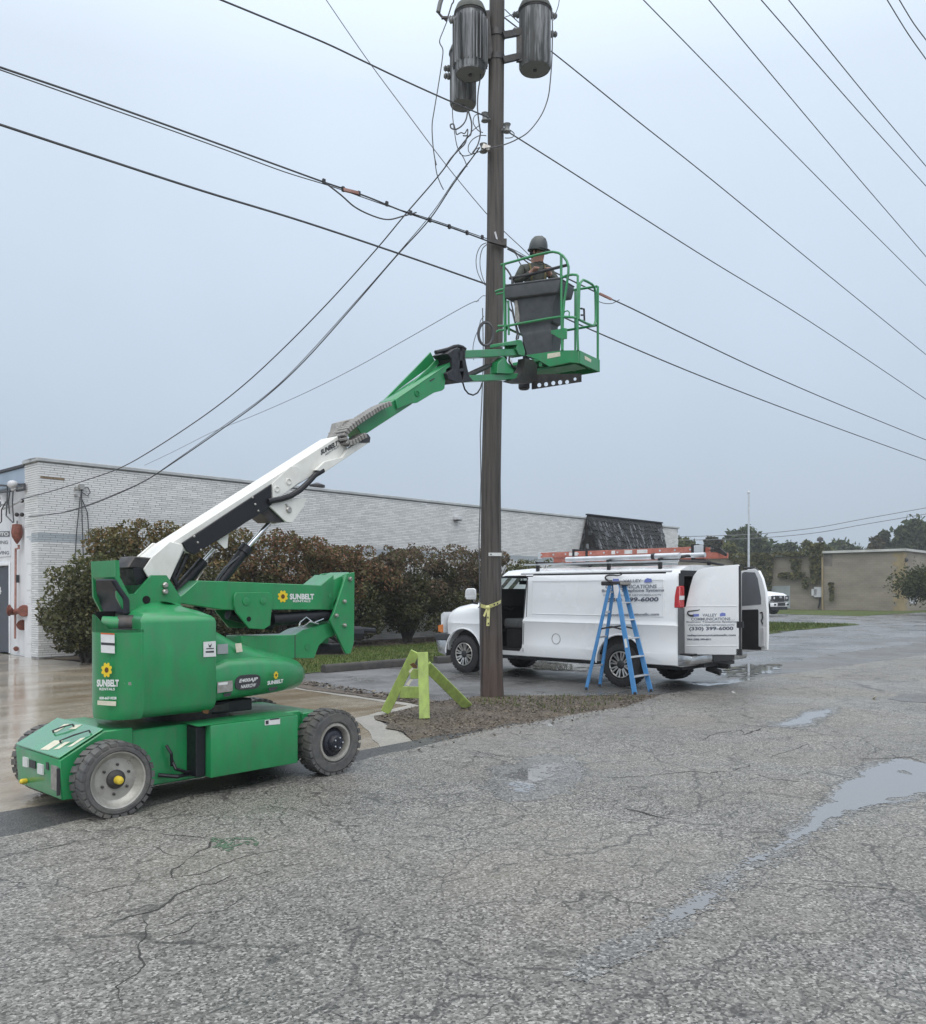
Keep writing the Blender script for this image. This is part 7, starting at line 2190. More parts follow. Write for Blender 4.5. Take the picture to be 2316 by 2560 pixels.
# rear pillar, lamps, bumper, doors
tlm = part("tail_lamp", MB().prism([W(VC - .985, 6.935, y) for y in ()] or [W(VC - .97, 6.93, 1.345), W(VC - .80, 6.93, 1.345), W(VC - .80, 6.93, 1.70), W(VC - .95, 6.93, 1.70)], V * .10), m_red, van, bevel=.012)
part("reverse_lens", MB().prism([W(VC - .965, 6.926, 1.475), W(VC - .81, 6.926, 1.475), W(VC - .81, 6.926, 1.54), W(VC - .96, 6.926, 1.54)], V * .006), m_lamp, tlm)
part("tail_lamp", MB().prism([W(VC + .98, 6.93, 1.345), W(VC + .92, 6.93, 1.345), W(VC + .92, 6.93, 1.70), W(VC + .955, 6.93, 1.70)], V * .10), m_red, van, bevel=.012)
part("pillar_trim", MB().stbox(VC - .955, VC - .80, 6.936, 6.948, 1.702, 1.90).stbox(VC - .90, VC + .90, 6.936, 6.948, 1.862, 1.95), m_trim, van)
part("rear_pillar_gap", MB().stbox(VC - .985, VC - .79, 6.936, 6.948, .60, 1.34), m_seam, van)
part("rear_bumper", MB().prism([W(VC - .99, t, y) for t, y in ((6.95, .42), (6.72, .44), (6.69, .50), (6.70, .58), (6.95, .60))], U * 1.98), m_bump, van, bevel=.02, segs=2)
part("bumper_step", MB().stbox(VC - .30, VC + .45, 6.68, 6.70, .45, .58).stbox(VC - .95, VC + .95, 6.72, 6.95, .602, .612), m_trim, van)
part("hitch", MB().stbox(VC + .1, VC + .18, 6.62, 6.95, .32, .40).stbox(VC - .4, VC + .7, 6.8, 6.9, .36, .42).tube([W(VC - .1, 6.66, .27), W(VC - .1, 6.9, .33)], .05, 8), m_trim, van)
# left rear door, opened square to the body: its outside carries the lettering
DS, DT = 12.62, 6.93
rd_pl = [st(onS(z(r1, x, y), DS))[1:] for x, y in ((972, 1258), (972, 880), (1022, 872), (1060, 705), (1085, 620), (1120, 572), (1180, 552), (1300, 538), (1455, 526), (1458, 1262))]
rdo = part("rear_door", MB().prism([W(DS, t, y) for t, y in rd_pl], U * .055), m_van, van, bevel=.012, segs=2)
for (ya, yb) in ((866, 858), (1188, 1180)):
    a = onS(z(r1, 1030, ya), DS - .001); c = onS(z(r1, 1450, ya - 2), DS - .001)
    part("panel_crease", MB().bar(a, c, .010, .012), m_van, rdo, bevel=.003)
part("door_seal", MB().bar(W(DS + .03, rd_pl[-1][0] - .012, rd_pl[-1][1] + .02), W(DS + .03, rd_pl[-2][0] - .012, rd_pl[-2][1] - .02), .05, .012, up=V), m_trim, rdo)
part("hinge", MB().cbox(onS(z(r1, 1470, 1015), DS + .02), U * .02, V * .05, ZZ * .05), m_trim, rdo)
part("latch", MB().cbox(onS(z(r1, 1463, 1240), DS + .02), U * .02, V * .04, ZZ * .05), m_trim, rdo)
# right rear door, its inside towards the camera
h2 = W(14.22, 6.93, 0)
a2 = math.radians(24)
d2 = (-V * math.cos(a2) - U * math.sin(a2))
n2 = Vector((d2.y, -d2.x, 0))
if n2.dot(U) > 0: n2 = -n2
def onR(x, y, o=0.0):
    return onP(z(r1, x, y), h2 + n2 * o, h2 + d2 + n2 * o)
rr_ = part("rear_door", MB().prism([h2 + ZZ * .53] + [onR(x, y) for x, y in ((1684, 1226), (1690, 1100), (1688, 900), (1676, 740), (1650, 640), (1622, 580), (1590, 556))] + [h2 + ZZ * 1.93], -n2 * .05), m_van, van, bevel=.01)
part("door_pane", MB().prism([onR(x, y, .004) for x, y in ((1484, 862), (1484, 600), (1500, 585), (1590, 590), (1612, 640), (1640, 800), (1640, 850))], -n2 * .003), M("rear_glass_grey", (.16, .17, .185), .15, var=.08, vs=3), rr_, smooth=0)
part("inner_panel", MB().prism([onR(x, y, .006) for x, y in ((1484, 1216), (1484, 895), (1610, 890), (1618, 900), (1618, 1190), (1640, 1200), (1640, 1222))], -n2 * .003), m_vin, rr_, smooth=0)
part("door_seal", MB().tube([onR(x, y, -.02) for x, y in ((1680, 1226), (1689, 1100), (1687, 900), (1674, 740), (1648, 640), (1618, 576), (1585, 552), (1500, 556))], .018, 6), m_trim, rr_)
part("door_strap", MB().tube([onR(x, y, .02) for x, y in ((1632, 920), (1648, 915), (1652, 960), (1640, 985), (1652, 1010))], .012, 6), m_trim, rr_)
part("door_handle", MB().prism([onR(x, y, .03) for x, y in ((1633, 1040), (1662, 1040), (1662, 1195), (1633, 1195))], -n2 * .025), m_conduit, rr_, bevel=.006)
# front end
part("grille", MB().stbox(VC - .62, VC + .62, 12.19, 12.235, .80, 1.10), m_trim, van)
part("headlight", MB().prism([onS(z(q8, x, y), VS + .06) for x, y in ((176, 990), (176, 850), (196, 830), (196, 1000))], U * .28), m_lamp, van)
part("headlight", MB().stbox(VC + .62, VC + .92, 12.15, 12.2, .82, 1.10), m_lamp, van)
part("turn_lamp", MB().prism([onS(z(q8, x, y), VS + .045) for x, y in ((152, 990), (152, 940), (190, 932), (190, 1000))], U * .10), m_amber, van)
fb0 = [st(onS(z(q8, x, y), VS + .05))[1:] for x, y in ((130, 1060), (150, 1160), (218, 1195), (218, 1062))]
part("front_bumper", MB().prism([W(VS + .05, t, y) for t, y in fb0], U * 1.90), m_bump, van, bevel=.02, segs=2)
part("bumper_cover", MB().prism([onS(z(q8, x, y), VS + .03) for x, y in ((124, 1010), (245, 1010), (225, 1060), (125, 1060))], U * 1.94), M("grey_bumper_plastic", (.04, .042, .045), .5), van, bevel=.01)

# lettering: side and rear door
sp_ = lambda p: onS(p, VS + .026)
m_vink = M("dark_blue_grey_print", (0.075, 0.085, 0.12), .4, var=.05)
m_vinkl = M("light_grey_print", (0.19, 0.205, 0.24), .4, var=.05)
def signage(pl, parent, L):
    for args in L:
        s_, x0, y0, x1, y1, yr, m_, kw = args
        letter_px(s_, r1, x0, y0, x1, y1, pl, m_, parent, y1r=yr, **kw)
signage(sp_, body, [("VALLEY", 518, 648, 664, 672, 669, m_vinkl, dict(bold=.02)), ("COMMUNICATIONS", 372, 692, 790, 722, 719, m_vinkl, dict(bold=.025, shear=.1)), ("LLC", 800, 712, 846, 720, 718, m_vinkl, {}),
    ("Business Telephone Systems", 342, 728, 850, 757, 752, m_vinkl, dict(bold=.04)), ("VOICE-DATA-FIBER NETWORKS-CCTV", 352, 768, 828, 784, 781, m_vinkl, dict(bold=.02)),
    ("(330) 399-6000", 366, 796, 804, 840, 836, m_vink, dict(bold=.03, shear=.1)), ("valleycommunicationsllc.com", 345, 924, 810, 952, 948, m_vinkl, dict(bold=.04))])
dpl = lambda p: onS(p, DS - .003)
signage(dpl, rdo, [("VALLEY", 1162, 926, 1280, 950, 949, m_vinkl, dict(bold=.02)), ("COMMUNICATIONS", 1070, 958, 1390, 982, 981, m_vinkl, dict(bold=.025)), ("LLC", 1396, 973, 1430, 981, 981, m_vinkl, {}),
    ("Business Telephone Systems", 1032, 987, 1440, 1002, 1001, m_vinkl, dict(bold=.04)), ("VOICE-DATA-FIBER NETWORKS-CCTV", 1044, 1013, 1424, 1027, 1026, m_vinkl, dict(bold=.02)),
    ("(330) 399-6000", 1054, 1034, 1414, 1070, 1068, m_vink, dict(bold=.03)), ("valleycommunicationsllc.com", 1038, 1094, 1434, 1116, 1114, m_vink, dict(bold=.03)), ("FAX (330) 399-6011", 1040, 1128, 1232, 1148, 1147, m_vink, dict(bold=.05))])
def blob(pl, parent, pts, m_, off=.0):
    part("emblem", MB().add([pl(z(r1, x, y)) for x, y in pts], [tuple(range(len(pts)))]), m_, parent, smooth=0)
m_logo = M("blue_logo_print", (0.16, 0.20, 0.50), .4, var=.1)
blob(sp_, body, ((688, 672), (690, 650), (712, 636), (748, 642), (750, 668)), m_logo)
blob(sp_, body, ((432, 668), (432, 642), (482, 642), (482, 668)), m_logo)
blob(dpl, rdo, ((1304, 948), (1305, 926), (1322, 917), (1350, 922), (1350, 944)), m_logo)
blob(dpl, rdo, ((1086, 952), (1086, 928), (1134, 928), (1134, 948)), m_logo)
def swoosh(pl, parent, pts, w0):
    P_ = smooth_path([pl(z(r1, x, y)) for x, y in pts], 5)
    part("cable_emblem", MB().tube(P_, [w0 * (1 - .75 * i / len(P_)) for i in range(len(P_))], 6), m_ink, parent)
swoosh(dpl, rdo, ((1090, 942), (1060, 940), (1042, 924), (1050, 908), (1090, 902), (1125, 898), (1140, 892)), .018)
swoosh(sp_, body, ((425, 660), (395, 658), (372, 636), (385, 616), (430, 612), (480, 614), (505, 606), (500, 590)), .02)

# roof rack, tubes and ladder
m_alum = M("bare_aluminium", (0.62, 0.64, 0.66), .35, metal=.6, var=.1, vs=6)
m_lad = M("orange_fibreglass", (0.38, 0.125, 0.09), .5, var=.15, vs=6, dirt=(.5, .32, .28), ds=8, damt=.5)
rk = bpy.data.objects.new("roof_rack", None); link(rk, van)
for t in (7.35, 8.35, 9.9):
    part("crossbar", MB().bar(W(VC - .88, t, 2.135), W(VC + .88, t, 2.135), .05, .04).bar(W(VC - .84, t, 1.98), W(VC - .84, t, 2.13), .05, .05, up=V).bar(W(VC + .84, t, 1.98), W(VC + .84, t, 2.13), .05, .05, up=V), m_trim, rk)
RS = VC - .78
za = st(onS(z(q8, 1215, 388), RS)); zb2 = st(onS(z(r1, 762, 470), RS)); zc2 = st(onS(z(r1, 975, 468), RS))
part("conduit_carrier", MB().tube([W(RS, za[1], 2.185), W(RS, zb2[1] + .02, 2.185)], .043, 14), m_alum, rk)
part("conduit_carrier", MB().tube([W(RS, zb2[1] - .03, 2.19), W(RS, zc2[1], 2.19)], .048, 14), m_alum, rk)
part("clamp_band", MB().tube([W(RS, zb2[1] + .02, 2.19), W(RS, zb2[1] - .04, 2.19)], .054, 14), m_trim, rk)
part("side_rail", MB().bar(W(VC - .86, 7.0, 2.105), W(VC - .86, 10.2, 2.105), .03, .03), m_alum, rk)
part("rear_arm", MB().tube([W(VC - .7, 7.3, 2.13), W(VC - .6, 7.0, 2.19), W(VC - .5, 6.85, 2.19)], .025, 8).tube([W(VC - .3, 7.3, 2.13), W(VC - .1, 6.9, 2.10), W(VC + .5, 6.9, 2.06)], .02, 8), m_trim, rk)
part("small_tube", MB().tube([W(VC - .55, 7.5, 2.20), W(VC - .55, 6.7, 2.20)], .04, 12), m_alum, rk)
LSs = 13.32
lt0, lt1 = 6.72, 10.45
lad = thing("extension_ladder", "long orange fibreglass extension ladder lying along the van's roof rack", "ladder", W(LSs, 8.6, 2.16))
for s_ in (LSs, LSs + .40):
    part("side_rail", MB().stbox(s_, s_ + .035, lt0 + .35, lt1, 2.27, 2.365), m_lad, lad, bevel=.004)
for s_ in (LSs + .04, LSs + .355):
    part("fly_rail", MB().stbox(s_, s_ + .035, lt0, lt1 - .3, 2.165, 2.262), m_lad, lad, bevel=.004)
for k in range(12):
    t = lt0 + .5 + k * .29
    part("rung", MB().tube([W(LSs - .006, t, 2.32), W(LSs + .43, t, 2.32)], .018, 10), m_alum, lad)
part("end_shoe", MB().stbox(LSs - .004, LSs + .05, lt0 + .28, lt0 + .44, 2.25, 2.385).stbox(LSs - .004, LSs + .05, lt1 - .02, lt1 + .05, 2.25, 2.38), m_alum, lad, bevel=.004)
part("end_shoe", MB().prism([W(LSs + .03, t, y) for t, y in ((lt0 + .05, 2.27), (lt0 - .12, 2.19), (lt0 - .14, 2.23), (lt0 - .02, 2.33), (lt0 + .2, 2.30))], U * .04), m_steel, lad)
for t0_, t1_ in ((9.55, 9.75), (8.72, 8.80), (8.36, 8.52), (8.05, 8.26)):
    part("rail_label", MB().stbox(LSs - .002, LSs, t0_, t1_, 2.285, 2.35), m_decal, lad)
for t in (7.15, 9.62, 9.32):
    part("strap", MB().stbox(LSs - .008, LSs + .45, t, t + .05, 2.14, 2.41), m_trim, lad)

# =================================================================== BLUE STEPLADDER
m_blue = M("blue_fibreglass", (0.055, 0.215, 0.47), .42, var=.12, vs=6, dirt=(.18, .3, .45), ds=9, damt=.35)
G1 = lambda x, y: onG(z(r1, x, y))
fA, fB, fC, fD = G1(215, 1545), G1(325, 1518), G1(612, 1585), G1(742, 1560)   # back-left, back-right, step-left, step-right
mid = (fA + fB + fC + fD) / 4
dep_ = mid.y
tA, tB = onD(z(r1, 408, 690), dep_ - .05), onD(z(r1, 440, 690), dep_ + .25)
tC, tD = onD(z(r1, 462, 690), dep_ - .10), onD(z(r1, 522, 690), dep_ + .20)
sl = thing("step_ladder", "blue fibreglass stepladder standing open beside the van's rear wheel", "ladder", Vector((mid.x, mid.y, 0)))
sl_up = (fC - fA).normalized()
wd = (fD - fC).normalized()
def rail_(a, c, name, w_=.028, d_=.078):
    dirv = (c - a).normalized()
    outw = wd
    b = MB()
    up2 = dirv.cross(outw).normalized()
    o_ = a - outw * w_ / 2 - up2 * d_ / 2
    b.obox(o_, c - a, outw * .010, up2 * d_)
    b.obox(o_ + outw * .010, c - a, outw * (w_ - .010), up2 * .012)
    b.obox(o_ + outw * .010 + up2 * (d_ - .012), c - a, outw * (w_ - .010), up2 * .012)
    return part(name, b, m_blue, sl, bevel=.002)
rail_(fC, tC, "step_rail"); rail_(fD, tD, "step_rail"); rail_(fA, tA, "back_rail", .026, .055); rail_(fB, tB, "back_rail", .026, .055)
for f in (.155, .33, .50, .67, .83):
    a, c = fC.lerp(tC, f), fD.lerp(tD, f)
    part("step", MB().bar(a, c, .085, .022), m_alum, sl, bevel=.004)
for f in (.22, .50, .74, .93):
    a, c = fA.lerp(tA, f), fB.lerp(tB, f)
    part("back_brace", MB().bar(a, c, .02, .03), m_alum, sl)
for a, m__, c in ((fA.lerp(tA, .58), None, fC.lerp(tC, .58)), (fB.lerp(tB, .58), None, fD.lerp(tD, .58))):
    mm_ = (a + c) / 2 + ZZ * .045
    part("spreader", MB().bar(a, mm_, .006, .026).bar(mm_, c, .006, .026), M("brass_spreader", (.30, .24, .13), .5, metal=.4) if a.y < mid.y else m_steel, sl)
capc = (tA + tB + tC + tD) / 4 + ZZ * .02
cx1 = (tC - tA + tD - tB).normalized(); cx1.z = 0; cx1.normalize()
part("top_cap", MB().cbox(capc, cx1 * .15, wd * .20, ZZ * .035), m_trim, sl, bevel=.012)
part("cap_edge", MB().cbox(capc + cx1 * .14 + ZZ * .0, cx1 * .022, wd * .17, ZZ * .022), m_chain, sl, bevel=.006)
part("front_plate", MB().prism([onD(z(r1, x, y), dep_ - .16) for x, y in ((436, 692), (476, 692), (488, 760), (486, 800), (450, 800), (440, 750))], Vector((0, .015, 0))), m_conduit, sl, bevel=.003)
for f_ in (fA, fB, fC, fD):
    part("foot", MB().cbox(f_ + ZZ * .02, Vector((.022, 0, 0)), Vector((0, .035, 0)), ZZ * .022), m_trim, sl, bevel=.005)
part("rail_sticker", MB().bar(fC.lerp(tC, .42) - wd * .0155, fC.lerp(tC, .50) - wd * .0155, .003, .045, up=sl_up), m_decal, sl)
part("tool_hook", MB().tube(smooth_path([onD(z(r1, x, y), dep_ - .1) for x, y in ((425, 668), (398, 662), (374, 640), (384, 620), (430, 614), (470, 616), (500, 608), (506, 596), (488, 590))]), .010, 8), m_trim, sl)

# =================================================================== LIME TRESTLE
m_lime = M("lime_painted_plank", (0.33, 0.44, 0.11), .6, var=.18, vs=10, dirt=(.20, .23, .10), ds=6, damt=.65, stretch=(1.5, 1.5, .8), bump=.15, bs=40)
G3 = lambda x, y: onG(z(r3, x, y))
kf, km, kr = G3(165, 472), G3(422, 514), G3(706, 438)
tr_ = thing("trestle", "weathered lime green wooden trestle standing on the leaves left of the pole", "trestle", Vector(((kf.x + km.x + kr.x) / 3, (kf.y + km.y + kr.y) / 3, 0)))
tm = onD(z(r3, 410, 80), 11.12); tf = onD(z(r3, 362, 76), 11.3); trr = onD(z(r3, 432, 165), 11.22)
view = Vector((0, -1, 0))
def plank(a, c, w_, th, nm="leg"):
    d = (c - a)
    nrm = (view - d.normalized() * view.dot(d.normalized())).normalized()
    sd_ = d.normalized().cross(nrm)
    b = MB().obox(a - sd_ * w_ / 2 - nrm * th / 2, d, sd_ * w_, nrm * th)
    return part(nm, b, m_lime, tr_, bevel=.006)
plank(km, tm, .135, .038)
plank(kf, tf, .125, .038)
plank(kr, trr, .135, .038)
plank(onD(z(r3, 330, 222), 11.32), onD(z(r3, 440, 218), 11.18), .13, .03, "cross_board")
plank(onD(z(r3, 262, 340), 11.42), onD(z(r3, 440, 345), 11.14), .155, .03, "cross_board")
part("broken_end", MB().prism([onD(z(r3, x, y), 11.16) for x, y in ((325, 160), (350, 148), (372, 170), (372, 185), (345, 180))], Vector((0, .03, 0))), m_petalc, tr_)
part("paint_chip", MB().prism([onD(z(r3, x, y), 11.20) for x, y in ((300, 290), (328, 256), (344, 258), (318, 300))], Vector((0, .01, 0))).prism([onD(z(r3, x, y), 11.13) for x, y in ((318, 205), (340, 182), (348, 188), (326, 218))], Vector((0, .01, 0))), m_deckd, tr_)

# =================================================================== FLAGPOLE, PICKUP, LITTER
fp = thing("flagpole", "slim bare silver flagpole rising behind the van", "flagpole", Vector((onD((1873, 1500), 58).x, 58, 0)))
ft = onD((1872.5, 1234), 58)
part("shaft", MB().tube([Vector((ft.x, 58, -.04)), Vector((ft.x, 58, ft.z))], [.085, .055], 10), m_alum, fp)
part("truck_cap", MB().lathe([(.05, 0), (.10, .02), (.10, .10), (.04, .18)], ft, ZZ, 10), m_conduit, fp)

m_pick = M("white_truck_paint", (0.78, 0.79, 0.80), .25, var=.02, coat=.3)
YK = 58.0
def T5(x, y, d=0.0): return onD(z(r5, x, y), YK + d)
c0 = T5(930, 700)
fwd = Vector((0.63, -0.777, 0)).normalized()      # nose points right and towards the road
lft = Vector((-fwd.y, fwd.x, 0))
nose = onD((1950, 1500), YK); nose.z = 0
pk = thing("pickup_truck", "white pickup truck with a black grille showing beyond the van's open rear door", "truck", nose - fwd * 2.7)
def K(a, b_, zz): return nose + fwd * a * 1.1 + lft * b_ * 1.1 + ZZ * zz * 1.17       # a back from the nose (negative), b left
sec = [(0.0, .95, .95, 1.18), (-.25, .98, .70, 1.30), (-1.4, 1.0, .55, 1.42), (-1.45, 1.0, .55, 1.45)]
b = MB().loft([[K(a, -w_, z0), K(a, -w_, z1 - .12), K(a, -w_ * .85, z1), K(a, w_ * .85, z1), K(a, w_, z1 - .12), K(a, w_, z0)] for a, w_, z0, z1 in sec])
part("bonnet", b, m_pick, pk, bevel=.03, segs=2)
b = MB().loft([[K(a, -w_, .55), K(a, -w_, 1.42), K(a, -w_ * .80, z1), K(a, w_ * .80, z1), K(a, w_, 1.42), K(a, w_, .55)] for a, w_, z1 in ((-1.46, 1.0, 1.46), (-2.1, 1.0, 1.92), (-3.3, 1.0, 1.95), (-3.5, 1.0, 1.46))])
part("cab", b, m_pick, pk, bevel=.03)
part("bed", MB().obox(K(-5.6, -1.0, .6), fwd * 2.1, lft * 2.0, ZZ * .82), m_pick, pk, bevel=.03)
part("front_panel", MB().obox(K(-.12, -.98, .95), fwd * .14, lft * 1.96, ZZ * .24), m_pick, pk)
gr_ = part("grille", MB().obox(K(.0, -.56, .80), fwd * .06, lft * 1.12, ZZ * .42), m_trim, pk, bevel=.02)
part("grille_badge", MB().cbox(K(.07, 0, 1.06), fwd * .01, lft * .14, ZZ * .06), m_alum, gr_, bevel=.01)
part("grille_bar", MB().cbox(K(.065, 0, 1.0), fwd * .01, lft * .5, ZZ * .02), m_steel, gr_)
for s_ in (-1, 1):
    hl = part("headlight", MB().cbox(K(.0, s_ * .78, 1.0), fwd * .05, lft * .19, ZZ * .17), m_trim, pk, bevel=.02)
    part("lens", MB().cbox(K(.06, s_ * .70, 1.02), fwd * .01, lft * .08, ZZ * .07), m_lamp, hl)
bmp = part("front_bumper", MB().obox(K(-.05, -1.0, .52), fwd * .17, lft * 2.0, ZZ * .27), m_pick, pk, bevel=.04, segs=2)
part("fog_lamp", MB().cbox(K(.125, -.70, .65), fwd * .01, lft * .12, ZZ * .06).cbox(K(.125, .70, .65), fwd * .01, lft * .12, ZZ * .06), m_trim, bmp)
part("air_dam", MB().cbox(K(.125, 0, .66), fwd * .015, lft * .46, ZZ * .10).cbox(K(-.02, 0, .42), fwd * .05, lft * .9, ZZ * .1), m_trim, bmp)
part("windscreen", MB().prism([K(-1.50, -.85, 1.49), K(-1.50, .85, 1.49), K(-2.06, .74, 1.88), K(-2.06, -.74, 1.88)], fwd * .03 + ZZ * .03), m_ink, pk)
for a in (-.95, -4.6):
    for s_ in (-1, 1):
        c = K(a, s_ * .86, .40)
        wq = part("wheel", MB().lathe([(.22, .1), (.36, .12), (.40, .08), (.40, -.12), (.22, -.12)], c, lft * s_, 24), m_vtyre, pk)
        part("rim", MB().lathe([(.05, .10), (.22, .11), (.24, .09)], c, lft * s_, 20), m_alloy, wq)
part("arch_liner", MB().obox(K(-1.5, -.9, .3), fwd * 1.1, lft * 1.8, ZZ * .4), m_trim, pk)

def scrap(q, x, y, sz, col, label, zz=.006):
    c = onG(z(q, x, y), zz)
    a = Vector((R.uniform(-1, 1), R.uniform(-1, 1), .2)).normalized() * sz
    c2_ = Vector((-a.y, a.x, .1)).normalized() * sz * .5
    solo("paper_scrap", MB().prism([c - a, c - c2_ * .8, c + a * .9 + ZZ * .01, c + c2_], ZZ * .006), col, label, "litter", "scraps on the ground", origin=c)
scrap(r3, 1242, 560, .05, m_decal, "white paper scrap at the road edge below the leafy verge")
scrap(r1, 1415, 1570, .035, m_decal, "small white scrap on the asphalt behind the van's bumper")
scrap((1500, 1600, 2.2353), 1532, 328, .10, m_deckd, "flattened pale scrap beside the dark road patch")
scrap(r3, 1045, 607, .045, m_steel, "dark flattened scrap at the verge's lower edge")

# =================================================================== WORKER IN THE BASKET
m_person = bpy.data.materials.new("worker_clothing")
m_person.use_nodes = True
m_skin = M("skin", (0.34, 0.19, 0.145), .55, var=.1, vs=20)
m_jack = M("olive_grey_jacket", (0.045, 0.05, 0.042), .85, var=.25, vs=14, dirt=(.16, .16, .13), ds=18, damt=.4, bump=.3, bs=30)
m_trou = M("dark_trousers", (0.025, 0.026, 0.032), .85, var=.2)
m_hat = M("grey_hard_hat", (0.055, 0.064, 0.064), .42, var=.15, vs=10)
m_hair = M("dark_hair", (0.02, 0.016, 0.012), .8)
hd_px = onA(z(r7, 1040, 480), .36)           # middle of the head
bA = (hd_px - C0).dot(e2)
pz = zf
face = Vector((.15, -.98, -.2)).normalized()    # looks down over the console, back along the boom
fw = Vector((face.x, face.y, 0)).normalized()
lf = Vector((-fw.y, fw.x, 0))
org = Vector((hd_px.x, hd_px.y, pz)) - fw * .13
head_z = hd_px.z - .03
k_ = (head_z - pz) / 1.60
def B(f, l_, h): return org + fw * f + lf * l_ + ZZ * h * k_
verts, edges, radii, mats_ = [], [], [], []
def node(p, r, parent_):
    verts.append(p); radii.append(r)
    if parent_ is not None: edges.append((parent_, len(verts) - 1))
    return len(verts) - 1
pel = node(B(0, 0, .95), .155, None)
wa = node(B(.01, 0, 1.10), .145, pel)
ch = node(B(.04, 0, 1.28), .165, wa)
ub_ = node(B(.06, 0, 1.40), .13, ch)
nk = node(B(.09, 0, 1.475), .062, ub_)
hb = node(B(.12, .015, 1.56), .085, nk)
ht = node(B(.135, .03, 1.66), .085, hb)
hand_pts = []
for sgn in (-1, 1):
    sh_ = node(B(.06, sgn * .185, 1.385), .075, ub_)
    el_ = node(B(.16, sgn * .30, 1.16), .055, sh_)
    wr = node(B(.34, sgn * .12, 1.24), .036, el_)
    pm = node(B(.40, sgn * .085, 1.275), .034, wr)
    hand_pts.append((pm, sgn))
    hp_ = node(B(0, sgn * .10, .88), .105, pel)
    kne = node(B(.03, sgn * .115, .49), .070, hp_)
    ank = node(B(-.01, sgn * .12, .10), .050, kne)
    toe = node(B(.15, sgn * .13, .045), .042, ank)
pv = [v for v in verts]
for pm, sgn in hand_pts:
    c = verts[pm]
    for f in range(4):
        off = lf * sgn * (-.024 + .016 * f) * -1
        L = (.030, .034, .032, .025)[f]
        a = node(c + fw * .035 + off + ZZ * .004, .0095, pm)
        b2 = node(c + fw * (.045 + L) + off - ZZ * .012, .0085, a)
        node(c + fw * (.040 + L) + off - ZZ * .034, .0075, b2)
    a = node(c + lf * -sgn * .036 + fw * .006 + ZZ * .006, .010, pm)
    node(c + lf * -sgn * .046 + fw * .034 + ZZ * .004, .0085, a)
me = bpy.data.meshes.new("body")
wbase = org.copy()
me.from_pydata([tuple(v - wbase) for v in verts], edges, [])
ob = bpy.data.objects.new("body_skin", me); COL.objects.link(ob)
ms_ = ob.modifiers.new("skin", 'SKIN'); ms_.use_smooth_shade = True
sv = me.skin_vertices[0].data
for i, r in enumerate(radii): sv[i].radius = (r, r)
sv[0].use_root = True
sb_ = ob.modifiers.new("sub", 'SUBSURF'); sb_.levels = 2; sb_.render_levels = 2
bpy.context.view_layer.update()
dg = bpy.context.evaluated_depsgraph_get()
pm_me = bpy.data.meshes.new_from_object(ob.evaluated_get(dg))
bpy.data.objects.remove(ob)
pm_me.name = "body"
pm_me.materials.clear()
for m_ in (m_jack, m_skin, m_trou): pm_me.materials.append(m_)
hcen = (verts[hb] + verts[ht]) / 2 - wbase
fw_body, lf_body = fw, lf
fw = Vector((.72, -.69, 0)).normalized()          # head turned to the picture's right
lf = Vector((-fw.y, fw.x, 0))
# face shape: brow, nose, cheeks, chin
for v in pm_me.vertices:
    d = v.co - hcen
    fwd_, lat, up_ = d.dot(fw), d.dot(lf), d.z
    if d.length < .19 and up_ > -.13:
        if fwd_ > .03 and abs(lat) < .022 and -.055 < up_ < .0: v.co += fw * .020
        if fwd_ > .03 and .015 < abs(lat) < .045 and -.005 < up_ < .02: v.co -= fw * .008
        v.co -= lf * lat * .14
wr_z = [(verts[pm] - wbase, 0.075) for pm, _ in hand_pts]
for p in pm_me.polygons:
    c = p.center
    h_ = c.z / k_
    if (c - hcen).length < .20 and h_ > 1.475: p.material_index = 1
    elif any((c - q).length < .10 for q, _ in wr_z): p.material_index = 1
    elif h_ < .95: p.material_index = 2
    else: p.material_index = 0
pm_me.shade_smooth()
per = bpy.data.objects.new("person", None); link(per); per.location = wbase
tag(per, "worker in a grey hard hat and olive jacket at the controls in the raised basket", "person")
o = bpy.data.objects.new("body", pm_me); link(o, per)
hc_ = hcen + wbase
tiltv = (ZZ + fw * .18).normalized()
hat = MB().lathe([(.128, .0), (.131, .03), (.126, .085), (.108, .14), (.075, .18), (.03, .197), (.001, .20)], hc_ + ZZ * .025 - fw * .01, tiltv, 28, closed=False)
hat.lathe([(.112, -.002), (.150, -.008), (.152, .004), (.125, .016)], hc_ + ZZ * .022, tiltv, 28, closed=False)
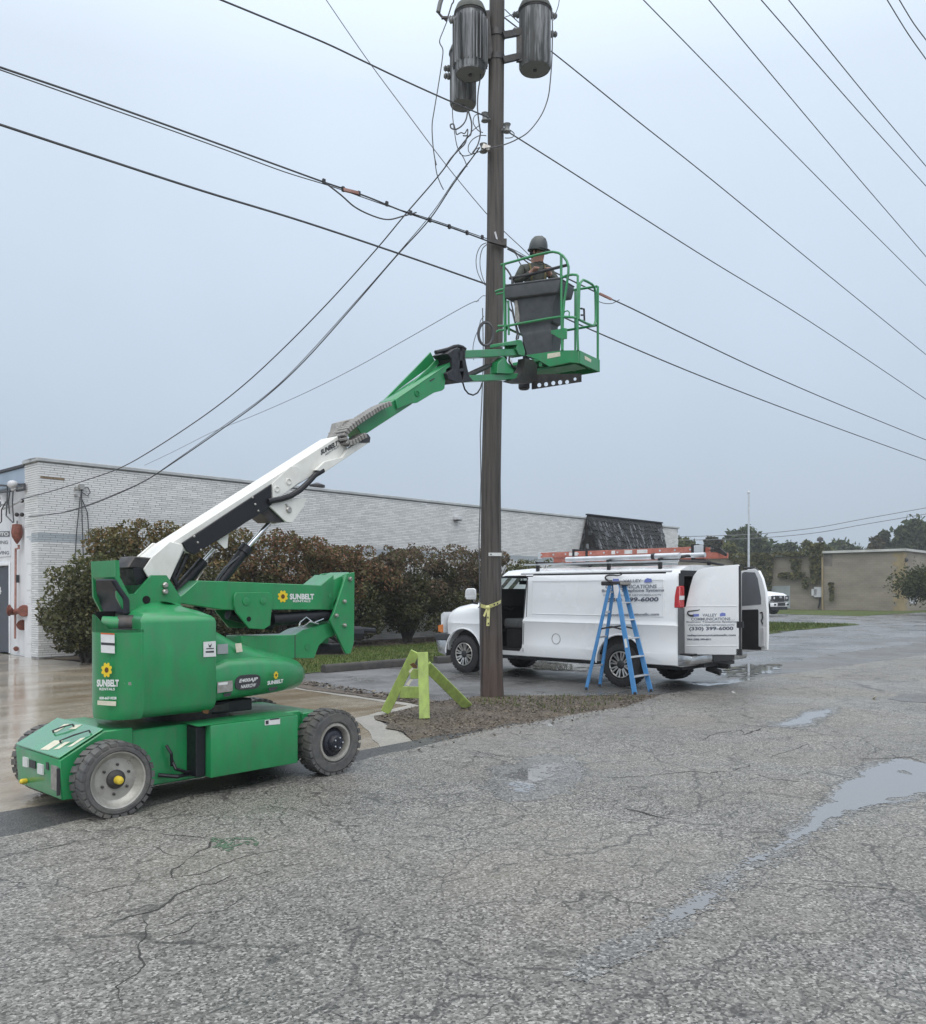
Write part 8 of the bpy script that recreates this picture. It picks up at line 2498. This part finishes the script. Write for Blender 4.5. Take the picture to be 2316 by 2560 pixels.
brim = [hc_ + ZZ * .018 + fw * (.10 + .075 * math.cos(a)) + lf * .105 * math.sin(a) - ZZ * .02 * math.cos(a) for a in [math.pi * 2 * k / 16 for k in range(16)]]
hat.prism(brim, ZZ * .008)
hat.tube([hc_ + ZZ * .16 - fw * .11, hc_ + ZZ * .215 - fw * .02, hc_ + ZZ * .205 + fw * .06, hc_ + ZZ * .15 + fw * .12], .014, 6)
part("hard_hat", hat, m_hat, per, smooth=50)
part("hair", MB().ball(hc_ - fw * .045 - ZZ * .005, .088, 8, (1, 1, .9)), m_hair, per)
fc_ = hc_ + fw * .082
for sgn in (-1, 1):
    part("eye", MB().ball(hc_ + fw * .070 + lf * sgn * .030 + ZZ * .002, .010, 6), m_ink, per)
    part("ear", MB().ball(hc_ + lf * sgn * .082 - fw * .005 - ZZ * .01, .026, 6, (.6, .6, 1.1)), m_skin, per)
for sgn in (-1, 1):
    part("harness_strap", MB().tube(smooth_path([org + (fw_body * f + lf_body * sgn * l_ + ZZ * h * k_) for f, l_, h in ((-.04, .06, 1.42), (.10, .10, 1.46), (.215, .10, 1.32), (.20, .09, 1.15), (.16, .08, 1.0))]), .014, 6), M("harness_webbing", (.10, .085, .03), .7) if sgn < 0 else bpy.data.materials["harness_webbing"], per)
part("collar", MB().lathe([(.085, 0), (.092, .03), (.078, .05)], B(.08, 0, 1.43), (ZZ + fw * .25).normalized(), 18, closed=False), m_jack, per)

# =================================================================== DAMP AIR
hz = bpy.data.materials.new("haze")
hz.use_nodes = True
n, l = nodes_of(hz)
for nd in list(n):
    if nd.type == 'BSDF_PRINCIPLED': n.remove(nd)
pvn = n.new("ShaderNodeVolumePrincipled")
pvn.inputs["Color"].default_value = (0.88, 0.92, 0.95, 1)
pvn.inputs["Density"].default_value = 0.0009
pvn.inputs["Anisotropy"].default_value = 0.2
l.new(pvn.outputs[0], n["Material Output"].inputs["Volume"])
b = MB().obox(Vector((-800, -800, -1.2)), Vector((1800, 0, 0)), Vector((0, 1800, 0)), ZZ * 20)
USE_HAZE = True
if USE_HAZE:
    o = part("haze", b, hz, None, smooth=0)
    o["kind"] = "stuff"
